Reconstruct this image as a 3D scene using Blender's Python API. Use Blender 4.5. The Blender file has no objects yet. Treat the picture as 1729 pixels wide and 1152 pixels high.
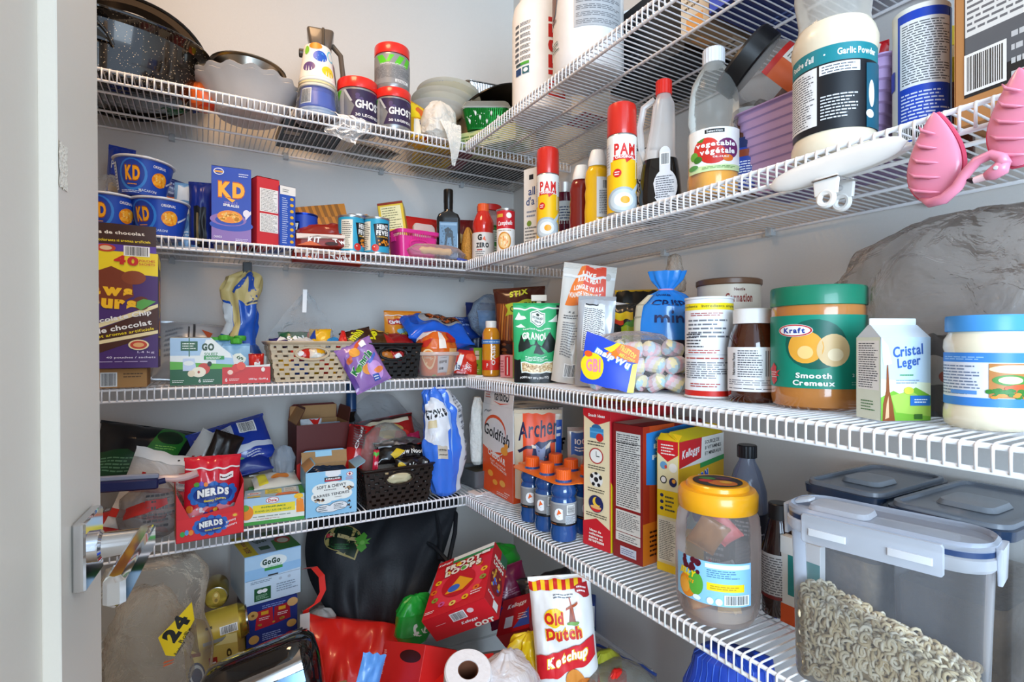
import bpy, bmesh, math, random
from mathutils import Vector, Matrix, noise
from math import sin, cos, pi, radians, atan2, tan, atan, sqrt, hypot
SC = bpy.context.scene; COL = SC.collection
random.seed(7)
# ---------------------------------------------------------------- camera, world, lights, exposure
CZ = 1.15                                   # eye height; the photo's lens: 907 px focal length over 1729 px
F_PX, U0, HOR = 907.0, 864.5, 581.0
cam = bpy.data.cameras.new('camera'); camo = bpy.data.objects.new('camera', cam); COL.objects.link(camo)
camo.location = (0, 0, CZ); camo.rotation_euler = (radians(90), 0, radians(-30))
cam.sensor_width = 36; cam.lens = 36*F_PX/1729; cam.shift_y = 5/1729; cam.clip_start = .02
SC.camera = camo
w = bpy.data.worlds.new('world'); SC.world = w; w.use_nodes = True
w.node_tree.nodes['Background'].inputs[0].default_value = (.62, .79, 1, 1)
w.node_tree.nodes['Background'].inputs[1].default_value = 1.25
def area(name, loc, tgt, sx, sy, power, colr):
    l = bpy.data.lights.new(name, 'AREA'); l.shape = 'RECTANGLE'; l.size = sx; l.size_y = sy; l.energy = power; l.color = colr
    o = bpy.data.objects.new(name, l); COL.objects.link(o); o.location = loc
    o.rotation_euler = (Vector(tgt)-Vector(loc)).to_track_quat('-Z', 'Y').to_euler(); return o
area('assumed_daylight', (-.7, -2.3, 1.35), (.5, 1.3, .95), 1.8, 1.6, 96, (.64, .82, 1))  # added area light for assumed cool daylight behind the camera; no window built
area('assumed_ceiling_light', (-.02, .92, 2.36), (.1, 1.1, 1.0), .3, .3, 6, (1, .62, .32))  # assumed warm ceiling light, set near the back wall to warm its top
area('cool_fill_light', (.7, -1.3, 2.5), (.5, 1, 1.0), .7, .7, 5, (.74, .88, 1))  # added cool fill light, there to turn the right wall bluer
SC.view_settings.view_transform = 'Standard'; SC.view_settings.look = 'None'
SC.view_settings.gamma = 1; SC.view_settings.use_curve_mapping = False; SC.view_settings.exposure = .52
SC.cycles.max_bounces = 10; SC.cycles.transparent_max_bounces = 24; SC.cycles.use_denoising = True
SC.cycles.caustics_reflective = False; SC.cycles.caustics_refractive = False
# ---------------------------------------------------------------- materials
def lin(h):
    c = [int(h[i:i+2], 16)/255 for i in (0, 2, 4)]
    return tuple(x/12.92 if x <= .04045 else ((x+.055)/1.055)**2.4 for x in c)
MATS = {}
def M(h, rough=.38, metal=0., bump=0., spec=.38, coat=0., scale=40., var=.05, sss=0., speck=None):
    if isinstance(h, bpy.types.Material): return h
    key = (h, rough, metal, bump, spec, coat, scale, var, speck)
    if key in MATS: return MATS[key]
    m = bpy.data.materials.new('print_'+h if metal == 0 else 'metal_'+h); m.use_nodes = True
    nt = m.node_tree; N = nt.nodes; b = N['Principled BSDF']
    tc = N.new('ShaderNodeTexCoord'); nz = N.new('ShaderNodeTexNoise'); nz.inputs['Scale'].default_value = scale
    nz.inputs['Detail'].default_value = 3; nt.links.new(tc.outputs['Object'], nz.inputs['Vector'])
    mx = N.new('ShaderNodeMix'); mx.data_type = 'RGBA'; c = lin(h)
    mx.inputs['A'].default_value = (*[x*(1-var) for x in c], 1); mx.inputs['B'].default_value = (*[min(1, x*(1+var)+.002) for x in c], 1)
    nt.links.new(nz.outputs['Fac'], mx.inputs['Factor']); src = mx.outputs['Result']
    if speck:
        v = N.new('ShaderNodeTexVoronoi'); v.inputs['Scale'].default_value = 190
        nt.links.new(tc.outputs['Object'], v.inputs['Vector'])
        lt = N.new('ShaderNodeMath'); lt.operation = 'LESS_THAN'; lt.inputs[1].default_value = .17
        nt.links.new(v.outputs['Distance'], lt.inputs[0]); m2 = N.new('ShaderNodeMix'); m2.data_type = 'RGBA'
        m2.inputs['B'].default_value = (*lin(speck), 1); nt.links.new(src, m2.inputs['A']); nt.links.new(lt.outputs[0], m2.inputs['Factor'])
        src = m2.outputs['Result']
    nt.links.new(src, b.inputs['Base Color'])
    b.inputs['Roughness'].default_value = rough; b.inputs['Metallic'].default_value = metal
    b.inputs['Specular IOR Level'].default_value = spec; b.inputs['Coat Weight'].default_value = coat
    if bump:
        bp = N.new('ShaderNodeBump'); bp.inputs['Strength'].default_value = bump; bp.inputs['Distance'].default_value = .002
        nt.links.new(nz.outputs['Fac'], bp.inputs['Height']); nt.links.new(bp.outputs[0], b.inputs['Normal'])
    MATS[key] = m; return m
def CL(h, a=.12, rough=.08, ior=1.27, bump=0., scale=14.):
    """clear plastic film or wall: mostly see-through, with fresnel gloss"""
    key = ('clear', h, a, rough, bump)
    if key in MATS: return MATS[key]
    m = bpy.data.materials.new('clear_plastic_'+h); m.use_nodes = True; nt = m.node_tree; N = nt.nodes
    b = N['Principled BSDF']; c = lin(h); b.inputs['Base Color'].default_value = (*c, 1); b.inputs['Roughness'].default_value = rough
    b.inputs['IOR'].default_value = 1.5
    tr = N.new('ShaderNodeBsdfTransparent'); tr.inputs[0].default_value = (*[.6+.4*x for x in c], 1)
    fr = N.new('ShaderNodeFresnel'); fr.inputs[0].default_value = ior
    mm = N.new('ShaderNodeMath'); mm.operation = 'ADD'; mm.use_clamp = True; mm.inputs[1].default_value = a
    ms = N.new('ShaderNodeMixShader'); out = N['Material Output']
    nt.links.new(fr.outputs[0], mm.inputs[0]); nt.links.new(mm.outputs[0], ms.inputs[0])
    nt.links.new(tr.outputs[0], ms.inputs[1]); nt.links.new(b.outputs[0], ms.inputs[2]); nt.links.new(ms.outputs[0], out.inputs[0])
    if bump:
        tc = N.new('ShaderNodeTexCoord'); nz = N.new('ShaderNodeTexNoise'); nz.inputs['Scale'].default_value = scale
        nz.inputs['Detail'].default_value = 5; nz.inputs['Distortion'].default_value = 1.2
        bp = N.new('ShaderNodeBump'); bp.inputs['Strength'].default_value = bump; bp.inputs['Distance'].default_value = .02
        nt.links.new(tc.outputs['Object'], nz.inputs['Vector']); nt.links.new(nz.outputs['Fac'], bp.inputs['Height'])
        nt.links.new(bp.outputs[0], b.inputs['Normal']); nt.links.new(bp.outputs[0], fr.inputs['Normal'])
    MATS[key] = m; return m
WALLM = M('dcdad6', .8, bump=.12, scale=220., var=.02, spec=.2)
WIREM = M('f4f4f6', .28, spec=.5, var=.01, coat=.3)
CHROME = M('d8d8da', .08, 1.); FOIL = M('cfcfcf', .28, 1., bump=.5, scale=60.)
CARD = M('b98f62', .85, bump=.1, scale=90., spec=.2)
WH, BK = 'f4f4f2', '101012'
# ---------------------------------------------------------------- mesh builder
class MB:
    def __init__(s): s.v = []; s.f = []; s.m = []; s.mats = []
    def mi(s, mat):
        mat = M(mat)
        if mat not in s.mats: s.mats.append(mat)
        return s.mats.index(mat)
    def add(s, vs, fs, mat, T=None):
        n = len(s.v); k = s.mi(mat)
        if T is not None: vs = [T @ Vector(v) for v in vs]
        s.v += [tuple(v) for v in vs]; s.f += [tuple(i+n for i in f) for f in fs]; s.m += [k]*len(fs); return s
    def loft(s, secs, mat, k=6, cap=(1, 1), T=None, off=(0, 0)):
        """secs: (z, hx, hy, corner radius) rounded-rectangle rings"""
        vs = []; fs = []; n = 4*(k+1)
        for sec in secs:
            z, hx, hy, rc = sec[:4]; ox, oy = sec[4:6] if len(sec) > 4 else off
            rc = min(rc, hx, hy)
            for q, (sx, sy) in enumerate(((1, 1), (-1, 1), (-1, -1), (1, -1))):
                for i in range(k+1):
                    a = q*pi/2 + i*pi/2/k
                    vs.append((ox+sx*(hx-rc)+rc*cos(a), oy+sy*(hy-rc)+rc*sin(a), z))
        for j in range(len(secs)-1):
            for i in range(n): a = j*n+i; b = j*n+(i+1) % n; fs.append((a, b, b+n, a+n))
        if cap[0]: fs.append(tuple(range(n-1, -1, -1)))
        if cap[1]: fs.append(tuple(range((len(secs)-1)*n, len(secs)*n)))
        return s.add(vs, fs, mat, T)
    def lathe(s, prof, mat, n=36, cap=(1, 1), T=None, sy=1., rib=0, ribd=0.):
        vs = []; fs = []
        for r, z in prof:
            for i in range(n):
                a = 2*pi*i/n; rr = r - (ribd if rib and i % 2 else 0)
                vs.append((rr*cos(a), rr*sin(a)*sy, z))
        for j in range(len(prof)-1):
            for i in range(n): a = j*n+i; b = j*n+(i+1) % n; fs.append((a, b, b+n, a+n))
        if cap[0]: fs.append(tuple(range(n-1, -1, -1)))
        if cap[1]: fs.append(tuple(range((len(prof)-1)*n, len(prof)*n)))
        return s.add(vs, fs, mat, T)
    def box(s, x0, x1, y0, y1, z0, z1, mat, T=None, b=.0008):
        b = min(b, (x1-x0)/3, (y1-y0)/3, (z1-z0)/3)
        hx, hy = (x1-x0)/2, (y1-y0)/2; o = ((x0+x1)/2, (y0+y1)/2)
        return s.loft([(z0, hx-b, hy-b, b), (z0+b, hx, hy, b), (z1-b, hx, hy, b), (z1, hx-b, hy-b, b)], mat, 1, T=T, off=o)
    def tube(s, pts, r, mat, n=8, closed=False, T=None):
        pts = [Vector(p) for p in pts]; vs = []; fs = []; m = len(pts); up = None
        for i, p in enumerate(pts):
            a = pts[(i-1) % m] if closed or i else p; c = pts[(i+1) % m] if closed or i < m-1 else p
            d = (c-a).normalized()
            if up is None: up = d.orthogonal().normalized()
            else: up = (up-d*up.dot(d)).normalized()
            q = d.cross(up); rr = r[i] if isinstance(r, (list, tuple)) else r
            for k in range(n): t = 2*pi*k/n; vs.append(p+up*rr*cos(t)+q*rr*sin(t))
        for j in range(m if closed else m-1):
            for k in range(n): a = j*n+k; b = j*n+(k+1) % n; c = ((j+1) % m)*n; fs.append((a, b, c+(k+1) % n, c+k))
        if not closed: fs += [tuple(range(n-1, -1, -1)), tuple(range((m-1)*n, m*n))]
        return s.add(vs, fs, mat, T)
    def wire(s, a, b, r, mat, n=5):
        return s.tube([a, b], r, mat, n)
    def grid(s, fn, nu, nv, mat, wrap=False, flip=False):
        vs = [fn(i/nu, j/nv) for j in range(nv+1) for i in range(nu+(0 if wrap else 1))]; fs = []
        k = nu if wrap else nu+1
        for j in range(nv):
            for i in range(nu):
                q = (j*k+i, j*k+(i+1) % k, (j+1)*k+(i+1) % k, (j+1)*k+i); fs.append(q[::-1] if flip else q)
        return s.add(vs, fs, mat)
    def art(s, fmap, items, ns=1, nt=1, o0=.0004, do=.00008):
        for k, it in enumerate(items):
            polys = it[0](*it[2:]); mat = it[1]; o = o0+do*k
            if callable(polys): polys = polys()
            bm = bmesh.new()
            for p in polys:
                try: bm.faces.new([bm.verts.new((x, y, 0)) for x, y in p])
                except ValueError: pass
            if any(len(p) > 4 for p in polys): bmesh.ops.triangulate(bm, faces=bm.faces[:])
            if not bm.verts: bm.free(); continue
            for ax, n in ((0, ns), (1, nt)):
                if n > 1:
                    lo = min(v.co[ax] for v in bm.verts); hi = max(v.co[ax] for v in bm.verts)
                    for q in range(math.floor(lo*n)+1, math.ceil(hi*n)):
                        co = [0, 0, 0]; no = [0, 0, 0]; co[ax] = q/n; no[ax] = 1
                        bmesh.ops.bisect_plane(bm, geom=bm.verts[:]+bm.edges[:]+bm.faces[:], plane_co=co, plane_no=no)
            bm.verts.index_update()
            s.add([fmap(v.co.x, v.co.y, o) for v in bm.verts], [tuple(v.index for v in f.verts) for f in bm.faces], mat)
            bm.free()
        return s
    def build(s, name, parent=None, loc=None, rot=None, angle=35, kind=None):
        me = bpy.data.meshes.new(name); me.from_pydata(s.v, [], s.f)
        for m in s.mats: me.materials.append(m)
        me.polygons.foreach_set('material_index', s.m); me.polygons.foreach_set('use_smooth', [True]*len(s.f))
        me.update()
        if angle: me.set_sharp_from_angle(angle=radians(angle))
        o = bpy.data.objects.new(name, me); COL.objects.link(o)
        if parent: o.parent = parent
        if loc: o.location = loc
        if rot: o.rotation_euler = rot
        if kind: o['kind'] = kind
        return o
def tag(o, label, cat, group=None):
    o['label'] = label; o['category'] = cat
    if group: o['group'] = group
    return o
def thing(name, label, cat, loc=(0, 0, 0), rot=0., group=None):
    o = bpy.data.objects.new(name, None); COL.objects.link(o); o.location = loc; o.empty_display_size = .03
    o.rotation_euler = rot if isinstance(rot, (tuple, list)) else (0, 0, rot); return tag(o, label, cat, group)
def copy_tree(o, parent=None):
    c = o.copy(); COL.objects.link(c)
    if parent: c.parent = parent
    for ch in list(o.children): copy_tree(ch, c)
    return c
# ---------------------------------------------------------------- printed art, in face fractions (0..1)
GL = {}
def glyph(ch, bold):
    if (ch, bold) in GL: return GL[ch, bold]
    cu = bpy.data.curves.new('glyph', 'FONT'); cu.body = ch; cu.size = 1; cu.resolution_u = 3; cu.offset = bold; cu.fill_mode = 'BOTH'
    ob = bpy.data.objects.new('glyph', cu); me = ob.to_mesh()
    vs = [(v.co.x, v.co.y) for v in me.vertices]; fs = [tuple(p.vertices) for p in me.polygons]; ob.to_mesh_clear()
    bpy.data.objects.remove(ob); bpy.data.curves.remove(cu)
    x0 = min((v[0] for v in vs), default=0); x1 = max((v[0] for v in vs), default=.25)
    GL[ch, bold] = (vs, fs, x0, x1); return GL[ch, bold]
def _text(txt, cx, cy, w, h, rot=0, bold=.012, shear=0., arc=0.):
    polys = []; x = 0; V = []
    for ch in txt:
        if ch == ' ': x += .28; continue
        vs, fs, x0, x1 = glyph(ch, bold)
        base = len(V); V += [(x+a-x0+shear*b, b) for a, b in vs]; polys += [tuple(base+i for i in f) for f in fs]; x += x1-x0+.07
    if not V: return []
    ax, bx = min(v[0] for v in V), max(v[0] for v in V); ay, by = min(v[1] for v in V), max(v[1] for v in V)
    sx, sy = w/max(bx-ax, 1e-4), h/max(by-ay, 1e-4); c, s = cos(rot), sin(rot); out = []
    for a, b in V:
        fx = (a-(ax+bx)/2)*sx; fy = (b-(ay+by)/2)*sy
        fy += arc*(1-(2*fx/w)**2)
        out.append((cx+fx*c-fy*s, cy+fx*s+fy*c))
    return [[out[i] for i in p] for p in polys]
def _ell(cx, cy, rx, ry, a0=0, a1=2*pi, n=22):
    full = abs(a1-a0-2*pi) < 1e-6
    p = [(cx+rx*cos(a0+(a1-a0)*i/n), cy+ry*sin(a0+(a1-a0)*i/n)) for i in range(n if full else n+1)]
    return [p]
def _lines(x0, y0, x1, y1, n, fill=.45, seed=1, ragged=.35):
    rr = random.Random(seed*131+n); out = []; st = (y1-y0)/n
    for i in range(n):
        y = y1-(i+.8)*st; x = x0
        e = x1-(x1-x0)*ragged*rr.random()**2
        while x < e-1e-6:
            wv = (x1-x0)*(.05+.14*rr.random()); q = min(e, x+wv); out.append([(x, y), (q, y), (q, y+st*fill), (x, y+st*fill)]); x = q+(x1-x0)*.025
    return out
def _bars(x0, y0, x1, y1, vert=True, seed=3):
    rr = random.Random(seed); out = []; n = 30
    p = 0.
    while p < .97:
        wv = .012+.03*rr.random()
        a, b = p, min(1, p+wv)
        out.append([(x0+(x1-x0)*a, y0), (x0+(x1-x0)*b, y0), (x0+(x1-x0)*b, y1), (x0+(x1-x0)*a, y1)] if vert else
                   [(x0, y0+(y1-y0)*a), (x1, y0+(y1-y0)*a), (x1, y0+(y1-y0)*b), (x0, y0+(y1-y0)*b)])
        p = b+.012+.022*rr.random()
    return out
def T(t, c, cx, cy, w, h, rot=0, bold=.012, shear=0., arc=0.): return (_text, c, t, cx, cy, w, h, rot, bold, shear, arc)
def R(c, x0, y0, x1, y1): return (lambda a, b, d, e: [[(a, b), (d, b), (d, e), (a, e)]], c, x0, y0, x1, y1)
def E(c, cx, cy, rx, ry, a0=0, a1=2*pi): return (_ell, c, cx, cy, rx, ry, a0, a1)
def G(c, *p): return (lambda q: [list(q)], c, p)
def L(c, x0, y0, x1, y1, n, seed=1, fill=.42, ragged=.35): return (_lines, c, x0, y0, x1, y1, n, fill, seed, ragged)
def BC(x0, y0, x1, y1, vert=True, seed=3):
    dx, dy = (x1-x0)*.08, (y1-y0)*.08
    return [R(WH, x0-dx, y0-dy, x1+dx, y1+dy), (_bars, '181818', x0, y0, x1, y1, vert, seed)]
def NF(x0, y0, x1, y1, c='333333', bg='f3f1ec', n=14, seed=1):
    return [R(bg, x0, y0, x1, y1), L(c, x0+(x1-x0)*.06, y0+(y1-y0)*.03, x1-(x1-x0)*.04, y1-(y1-y0)*.02, n, seed, .3)]
def dots(c, n, x0, y0, x1, y1, rx, ry, seed=1):
    rr = random.Random(seed)
    def f():
        out = []
        for i in range(n):
            k = .6+.6*rr.random(); out += _ell(x0+(x1-x0)*rr.random(), y0+(y1-y0)*rr.random(), rx*k, ry*k, n=9)
        return out
    return (lambda: f(), c)
def OT(t, c, oc, cx, cy, w, h, rot=0, bold=.02, shear=0., ow=.05, arc=0.):
    """lettering with a contrasting outline"""
    return [T(t, oc, cx, cy, w*1.04, h*1.14, rot, bold+ow, shear, arc), T(t, c, cx, cy, w, h, rot, bold, shear, arc)]
def leaf(c, cx, cy, r, ry=None):
    ry = ry or r; pts = []
    for i in range(22):
        a = pi/2+2*pi*i/22; k = (1., .45, .75, .4, .95, .5, .8, .35, .7, .4, .25, .9)[min(i, 22-i)]
        pts.append((cx+r*k*cos(a), cy+ry*k*sin(a)))
    return G(c, *pts)
def FM(W, H, d, z0=0, face='front', W2=None):
    """maps onto the sides of a carton W wide, H high, depth d, centred on the origin"""
    if face == 'front': return lambda x, y, o: ((x-.5)*W, -d/2-o, z0+y*H)
    if face == 'right': return lambda x, y, o: (W/2+o, (x-.5)*d, z0+y*H)
    if face == 'left': return lambda x, y, o: (-W/2-o, (.5-x)*d, z0+y*H)
    if face == 'top': return lambda x, y, o: ((x-.5)*W, (y-.5)*d, z0+H+o)
    if face == 'bottom': return lambda x, y, o: ((x-.5)*W, (.5-y)*d, z0-o)
    if face == 'back': return lambda x, y, o: ((.5-x)*W, d/2+o, z0+y*H)
def CYL(r, z0, z1, a0=-80, a1=80, r1=None, sy=1.):
    a0, a1 = radians(a0), radians(a1); r1 = r if r1 is None else r1
    def f(x, y, o):
        a = a0+(a1-a0)*x; rr = r+(r1-r)*y+o
        return (rr*sin(a), -rr*cos(a)*sy, z0+(z1-z0)*y)
    return f
# ---------------------------------------------------------------- where things stand
FY, FX, WY, WX = 1.36, .637, 1.72, 1.0
SH = [None, CZ+.5625, CZ+.2325, CZ-.091, CZ-.419]
def bear(u): return radians(30)+atan((u-U0)/F_PX)
def PB(u, off): y = FY+off; return (y*tan(bear(u)), y)
def PR(u, off): x = FX+off; return (x, x/tan(bear(u)))
def dep(p): return .5*p[0]+.8660254*p[1]
def zat(v, p): return CZ+(HOR-v)*dep(p)/F_PX
def GP(u, v, z):
    d = F_PX*(z-CZ)/(HOR-v); q = (u-U0)/F_PX; return (d*(.5+.866*q), d*(.866-.5*q))
def PD(u, d): q = (u-U0)/F_PX; return (d*(.5+.866*q), d*(.866-.5*q))
def rpx(px, u, p): return px*dep(p)*cos(atan((u-U0)/F_PX))/F_PX
def facing(p): return -atan2(p[0], p[1])
def ht(v, p, z): return zat(v, p)-z
def P3(p, z): return (p[0], p[1], z)
# ---------------------------------------------------------------- item kinds
def carton(name, label, cat, pL, pR, z0, h, D, col, front=(), left=(), right=(), top=(), bottom=(), group=None, rough=.42, flaps=None, tilt=(0, 0), extra=None):
    """printed board box; its front face runs from pL to pR on the ground"""
    W = hypot(pR[0]-pL[0], pR[1]-pL[1]); a = atan2(pR[1]-pL[1], pR[0]-pL[0])
    c = ((pL[0]+pR[0])/2-sin(a)*D/2, (pL[1]+pR[1])/2+cos(a)*D/2)
    mb = MB(); m = M(col, rough)
    if flaps: mb.loft([(0, W/2, D/2, .0012), (h, W/2, D/2, .0012)], m, 1, cap=(1, 0)); mb.loft([(h, W/2-.0012, D/2-.0012, .001), (.004, W/2-.0012, D/2-.0012, .001)], CARD, 1, cap=(0, 1)); mb.loft([(h, W/2, D/2, .001), (h, W/2-.0012, D/2-.0012, .001)], CARD, 1, cap=(0, 0))
    else:
        mb.box(-W/2, W/2, -D/2, D/2, 0, h, m, b=.0012)
        mb.box(-W/2+.004, W/2-.004, -D/2+.004, D/2*.1, h-.0002, h+.0006, m, b=.0002)      # tucked top flap
    for face, it in (('front', front), ('left', left), ('right', right), ('top', top), ('bottom', bottom)):
        if it: mb.art(FM(W, h, D, 0, face), it, o0=.0010 if face == 'top' else .0003)
    o = mb.build(name, loc=P3(c, z0), rot=(tilt[0], tilt[1], a)); tag(o, label, cat, group)
    if flaps:
        for side, ang, ln, itm in flaps:
            fb = MB(); L_ = W if side in 'fb' else D
            fb.loft([(0, L_/2-.001, .0006, .0003), (ln*.85, L_/2-.004, .0006, .0003), (ln, L_/2-.014, .0006, .0003)], m, 1)
            fb.art(lambda x, y, oo: ((x-.5)*L_*.95, -.0006-oo, y*ln*.9), [R(CARD, 0.01, 0.02, .99, .98)] if itm is None else itm)
            f = fb.build('flap', o)
            if side == 'b': f.location = (0, D/2-.001, h); f.rotation_euler = (ang, 0, 0)
            if side == 'f': f.location = (0, -D/2+.001, h); f.rotation_euler = (ang, 0, 0)
            if side == 'l': f.location = (-W/2+.001, 0, h); f.rotation_euler = (ang, 0, -pi/2)
            if side == 'r': f.location = (W/2-.001, 0, h); f.rotation_euler = (ang, 0, pi/2)
    return o
def turned(name, label, cat, loc, rot, parts, group=None):
    """round things: parts = (part name, profile, material, [(map, items, ns, nt)...], options)"""
    root = thing(name, label, cat, loc, rot, group); prev = {}
    for p in parts:
        nm, prof, mat = p[:3]; arts = p[3] if len(p) > 3 else []; op = dict(p[4]) if len(p) > 4 else {}
        sub = op.pop('sub', None); lab = op.pop('label', None); mb = MB()
        if prof: mb.lathe(prof, M(mat), **op)
        for fm, items, ns, nt in arts: mb.art(fm, items, ns, nt)
        o = mb.build(nm, prev[sub] if sub else root); prev[nm] = o
        if lab: o['label'] = lab
    return root
def capp(r, z0, z1, b=.0015): return [(r, z0), (r, z1-b), (r-b, z1), (0.0001, z1)]
def tin(r, h, rim=.0015): return [(r-.001, 0), (r+rim, .001), (r+rim, .003), (r, .004), (r, h-.004), (r+rim, h-.003), (r+rim, h), (r-rim, h), (r-rim, h-.002)]
def pmap(W, H, D, style='pillow', wr=.004, seed=0, nu=26, nv=30, bend=0., side=-1, taper=0.):
    V = []
    for j in range(nv+1):
        t = j/nv; row = []
        for i in range(nu+1):
            s = 2*i/nu-1
            e = max(0, 1-abs(s)**2.6)**.62
            if style == 'pillow': ft = max(0, 1-abs(2*t-1)**3.2)**.62
            elif style == 'stand': ft = max(0, 1-t**1.6)**.8
            else: ft = (max(0, 1-abs(2*t-1)**6))**.5
            edge = e*min(1, ft*1.5)
            n1 = noise.noise(Vector((s*2.2+seed*7.3, t*3.1, seed*3.7+side)))+.5*abs(noise.noise(Vector((s*5.+seed, t*6.5, side*4.+seed))))
            th = D/2*e*ft+n1*wr*(.25+edge)
            if side > 0: th = max(th, 0)
            hw = W/2*(1-.05*ft+.012*noise.noise(Vector((t*7, seed*2.1, s))))*(1-taper*t)
            zz = t*H+.006*noise.noise(Vector((s*3, t*2, seed+9.)))*(1 if .02 < t else 0)
            row.append(Vector((s*hw, side*max(th, .0006 if side < 0 else .0004)+bend*(t-.5)**2*4*.01, zz)))
        V.append(row)
    def f(x, y, o=0.):
        x = min(max(x, 0), 1)*nu; y = min(max(y, 0), 1)*nv; i = min(int(x), nu-1); j = min(int(y), nv-1); a, b = x-i, y-j
        p = (V[j][i]*(1-a)+V[j][i+1]*a)*(1-b)+(V[j+1][i]*(1-a)+V[j+1][i+1]*a)*b
        return (p.x, p.y+side*o, p.z)
    return f
def pouch(name, label, cat, loc, rot, W, H, D, col, art=(), back=(), style='pillow', wr=.004, seed=0, nu=26, nv=30, rough=.28, group=None,
          mat=None, seal=True, taper=0., parent=None, bcol=None, zipz=None, kind=None):
    mt = mat or M(col, rough, bump=.25, scale=25., coat=.2); mb = MB()
    ff = pmap(W, H, D, style, wr, seed, nu, nv, taper=taper); fb = pmap(W, H, D, style, wr, seed, nu, nv, side=1, taper=taper)
    mb.grid(ff, nu, nv, mt); mb.grid(fb, nu, nv, M(bcol) if bcol else mt, flip=True)
    if style == 'stand': mb.grid(lambda x, y: tuple(Vector(ff(x, 0))*(1-y)+Vector(fb(x, 0))*y), nu, 2, mt, flip=True)
    if art: mb.art(ff, art, nu, nv, o0=.0009, do=.00013)
    if back: mb.art(fb, back, nu, nv, o0=.0009, do=.00013)
    o = mb.build(name, parent, loc, rot if isinstance(rot, (tuple, list)) else (0, 0, rot), angle=60)
    if not parent: tag(o, label, cat, group)
    if seal:
        for t0, t1 in (((.965, 1.012),) if style == 'stand' else ((.965, 1.012), (-.012, .035))):
            sb = MB(); a_ = W/2*(1-taper*t0); z0, z1 = t0*H, t1*H; sb.loft([(z0+(z1-z0)*k/8, a_, .0016+.0006*(k % 2), .001) for k in range(9)], mt, 1); sb.build('crimped_seal', o)
    if zipz:
        zb = MB(); zb.grid(lambda x, y: tuple(Vector(ff(.01+.98*x, zipz+.02*y, .0016))), nu, 2, M('e8e8e8', .3)); zb.build('zip_strip', o)
    return o
def sack(name, label, cat, loc, rot, prof, mat, sy=1., amp=.006, pleat=0, pamp=0., seed=0, nu=48, nv=36, group=None, parent=None, off=None, open_top=False, arts=None, twist=0., freq=3.):
    """soft closed bag: prof = [(radius, z)...] smoothed, with folds"""
    def fn(x, y, o=0.):
        y = min(max(y, 0), 1)*(len(prof)-1); i = min(int(y), len(prof)-2); k = y-i; k = k*k*(3-2*k)
        r = prof[i][0]*(1-k)+prof[i+1][0]*k; z = prof[i][1]*(1-k)+prof[i+1][1]*k; a = 2*pi*x-pi
        ox, oy = (0, 0)
        if off: ox = off[i][0]*(1-k)+off[i+1][0]*k; oy = off[i][1]*(1-k)+off[i+1][1]*k
        n = noise.noise(Vector((cos(a)*1.5*freq/3+seed, sin(a)*1.5*freq/3, z*freq*4+seed)))+.6*abs(noise.noise(Vector((cos(a)*3.4*freq/3, sin(a)*3.4*freq/3+seed, z*freq*9))))
        rmax = max(q[0] for q in prof); kk = min(1, r/rmax*2)
        rr = r+amp*n*kk+pamp*cos(pleat*a+twist*z*40)*(1-min(1, r/rmax))*(r/rmax)*1.6+o
        return (ox+rr*cos(a), oy+rr*sin(a)*sy, max(z+amp*.5*n*kk, prof[0][1]))
    mb = MB(); mb.grid(fn, nu, nv, mat, wrap=True)
    mb.f.append(tuple(range(nu-1, -1, -1))); mb.m.append(0)
    if not open_top: mb.f.append(tuple(range(nv*nu, nv*nu+nu))); mb.m.append(0)
    for it in (arts or ()): mb.art(lambda x, y, o: fn(x, y, o), it, nu, nv, o0=.0012, do=.0002)
    o = mb.build(name, parent, loc, rot if isinstance(rot, (tuple, list)) else (0, 0, rot), angle=70)
    if not parent: tag(o, label, cat, group)
    return o
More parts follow.
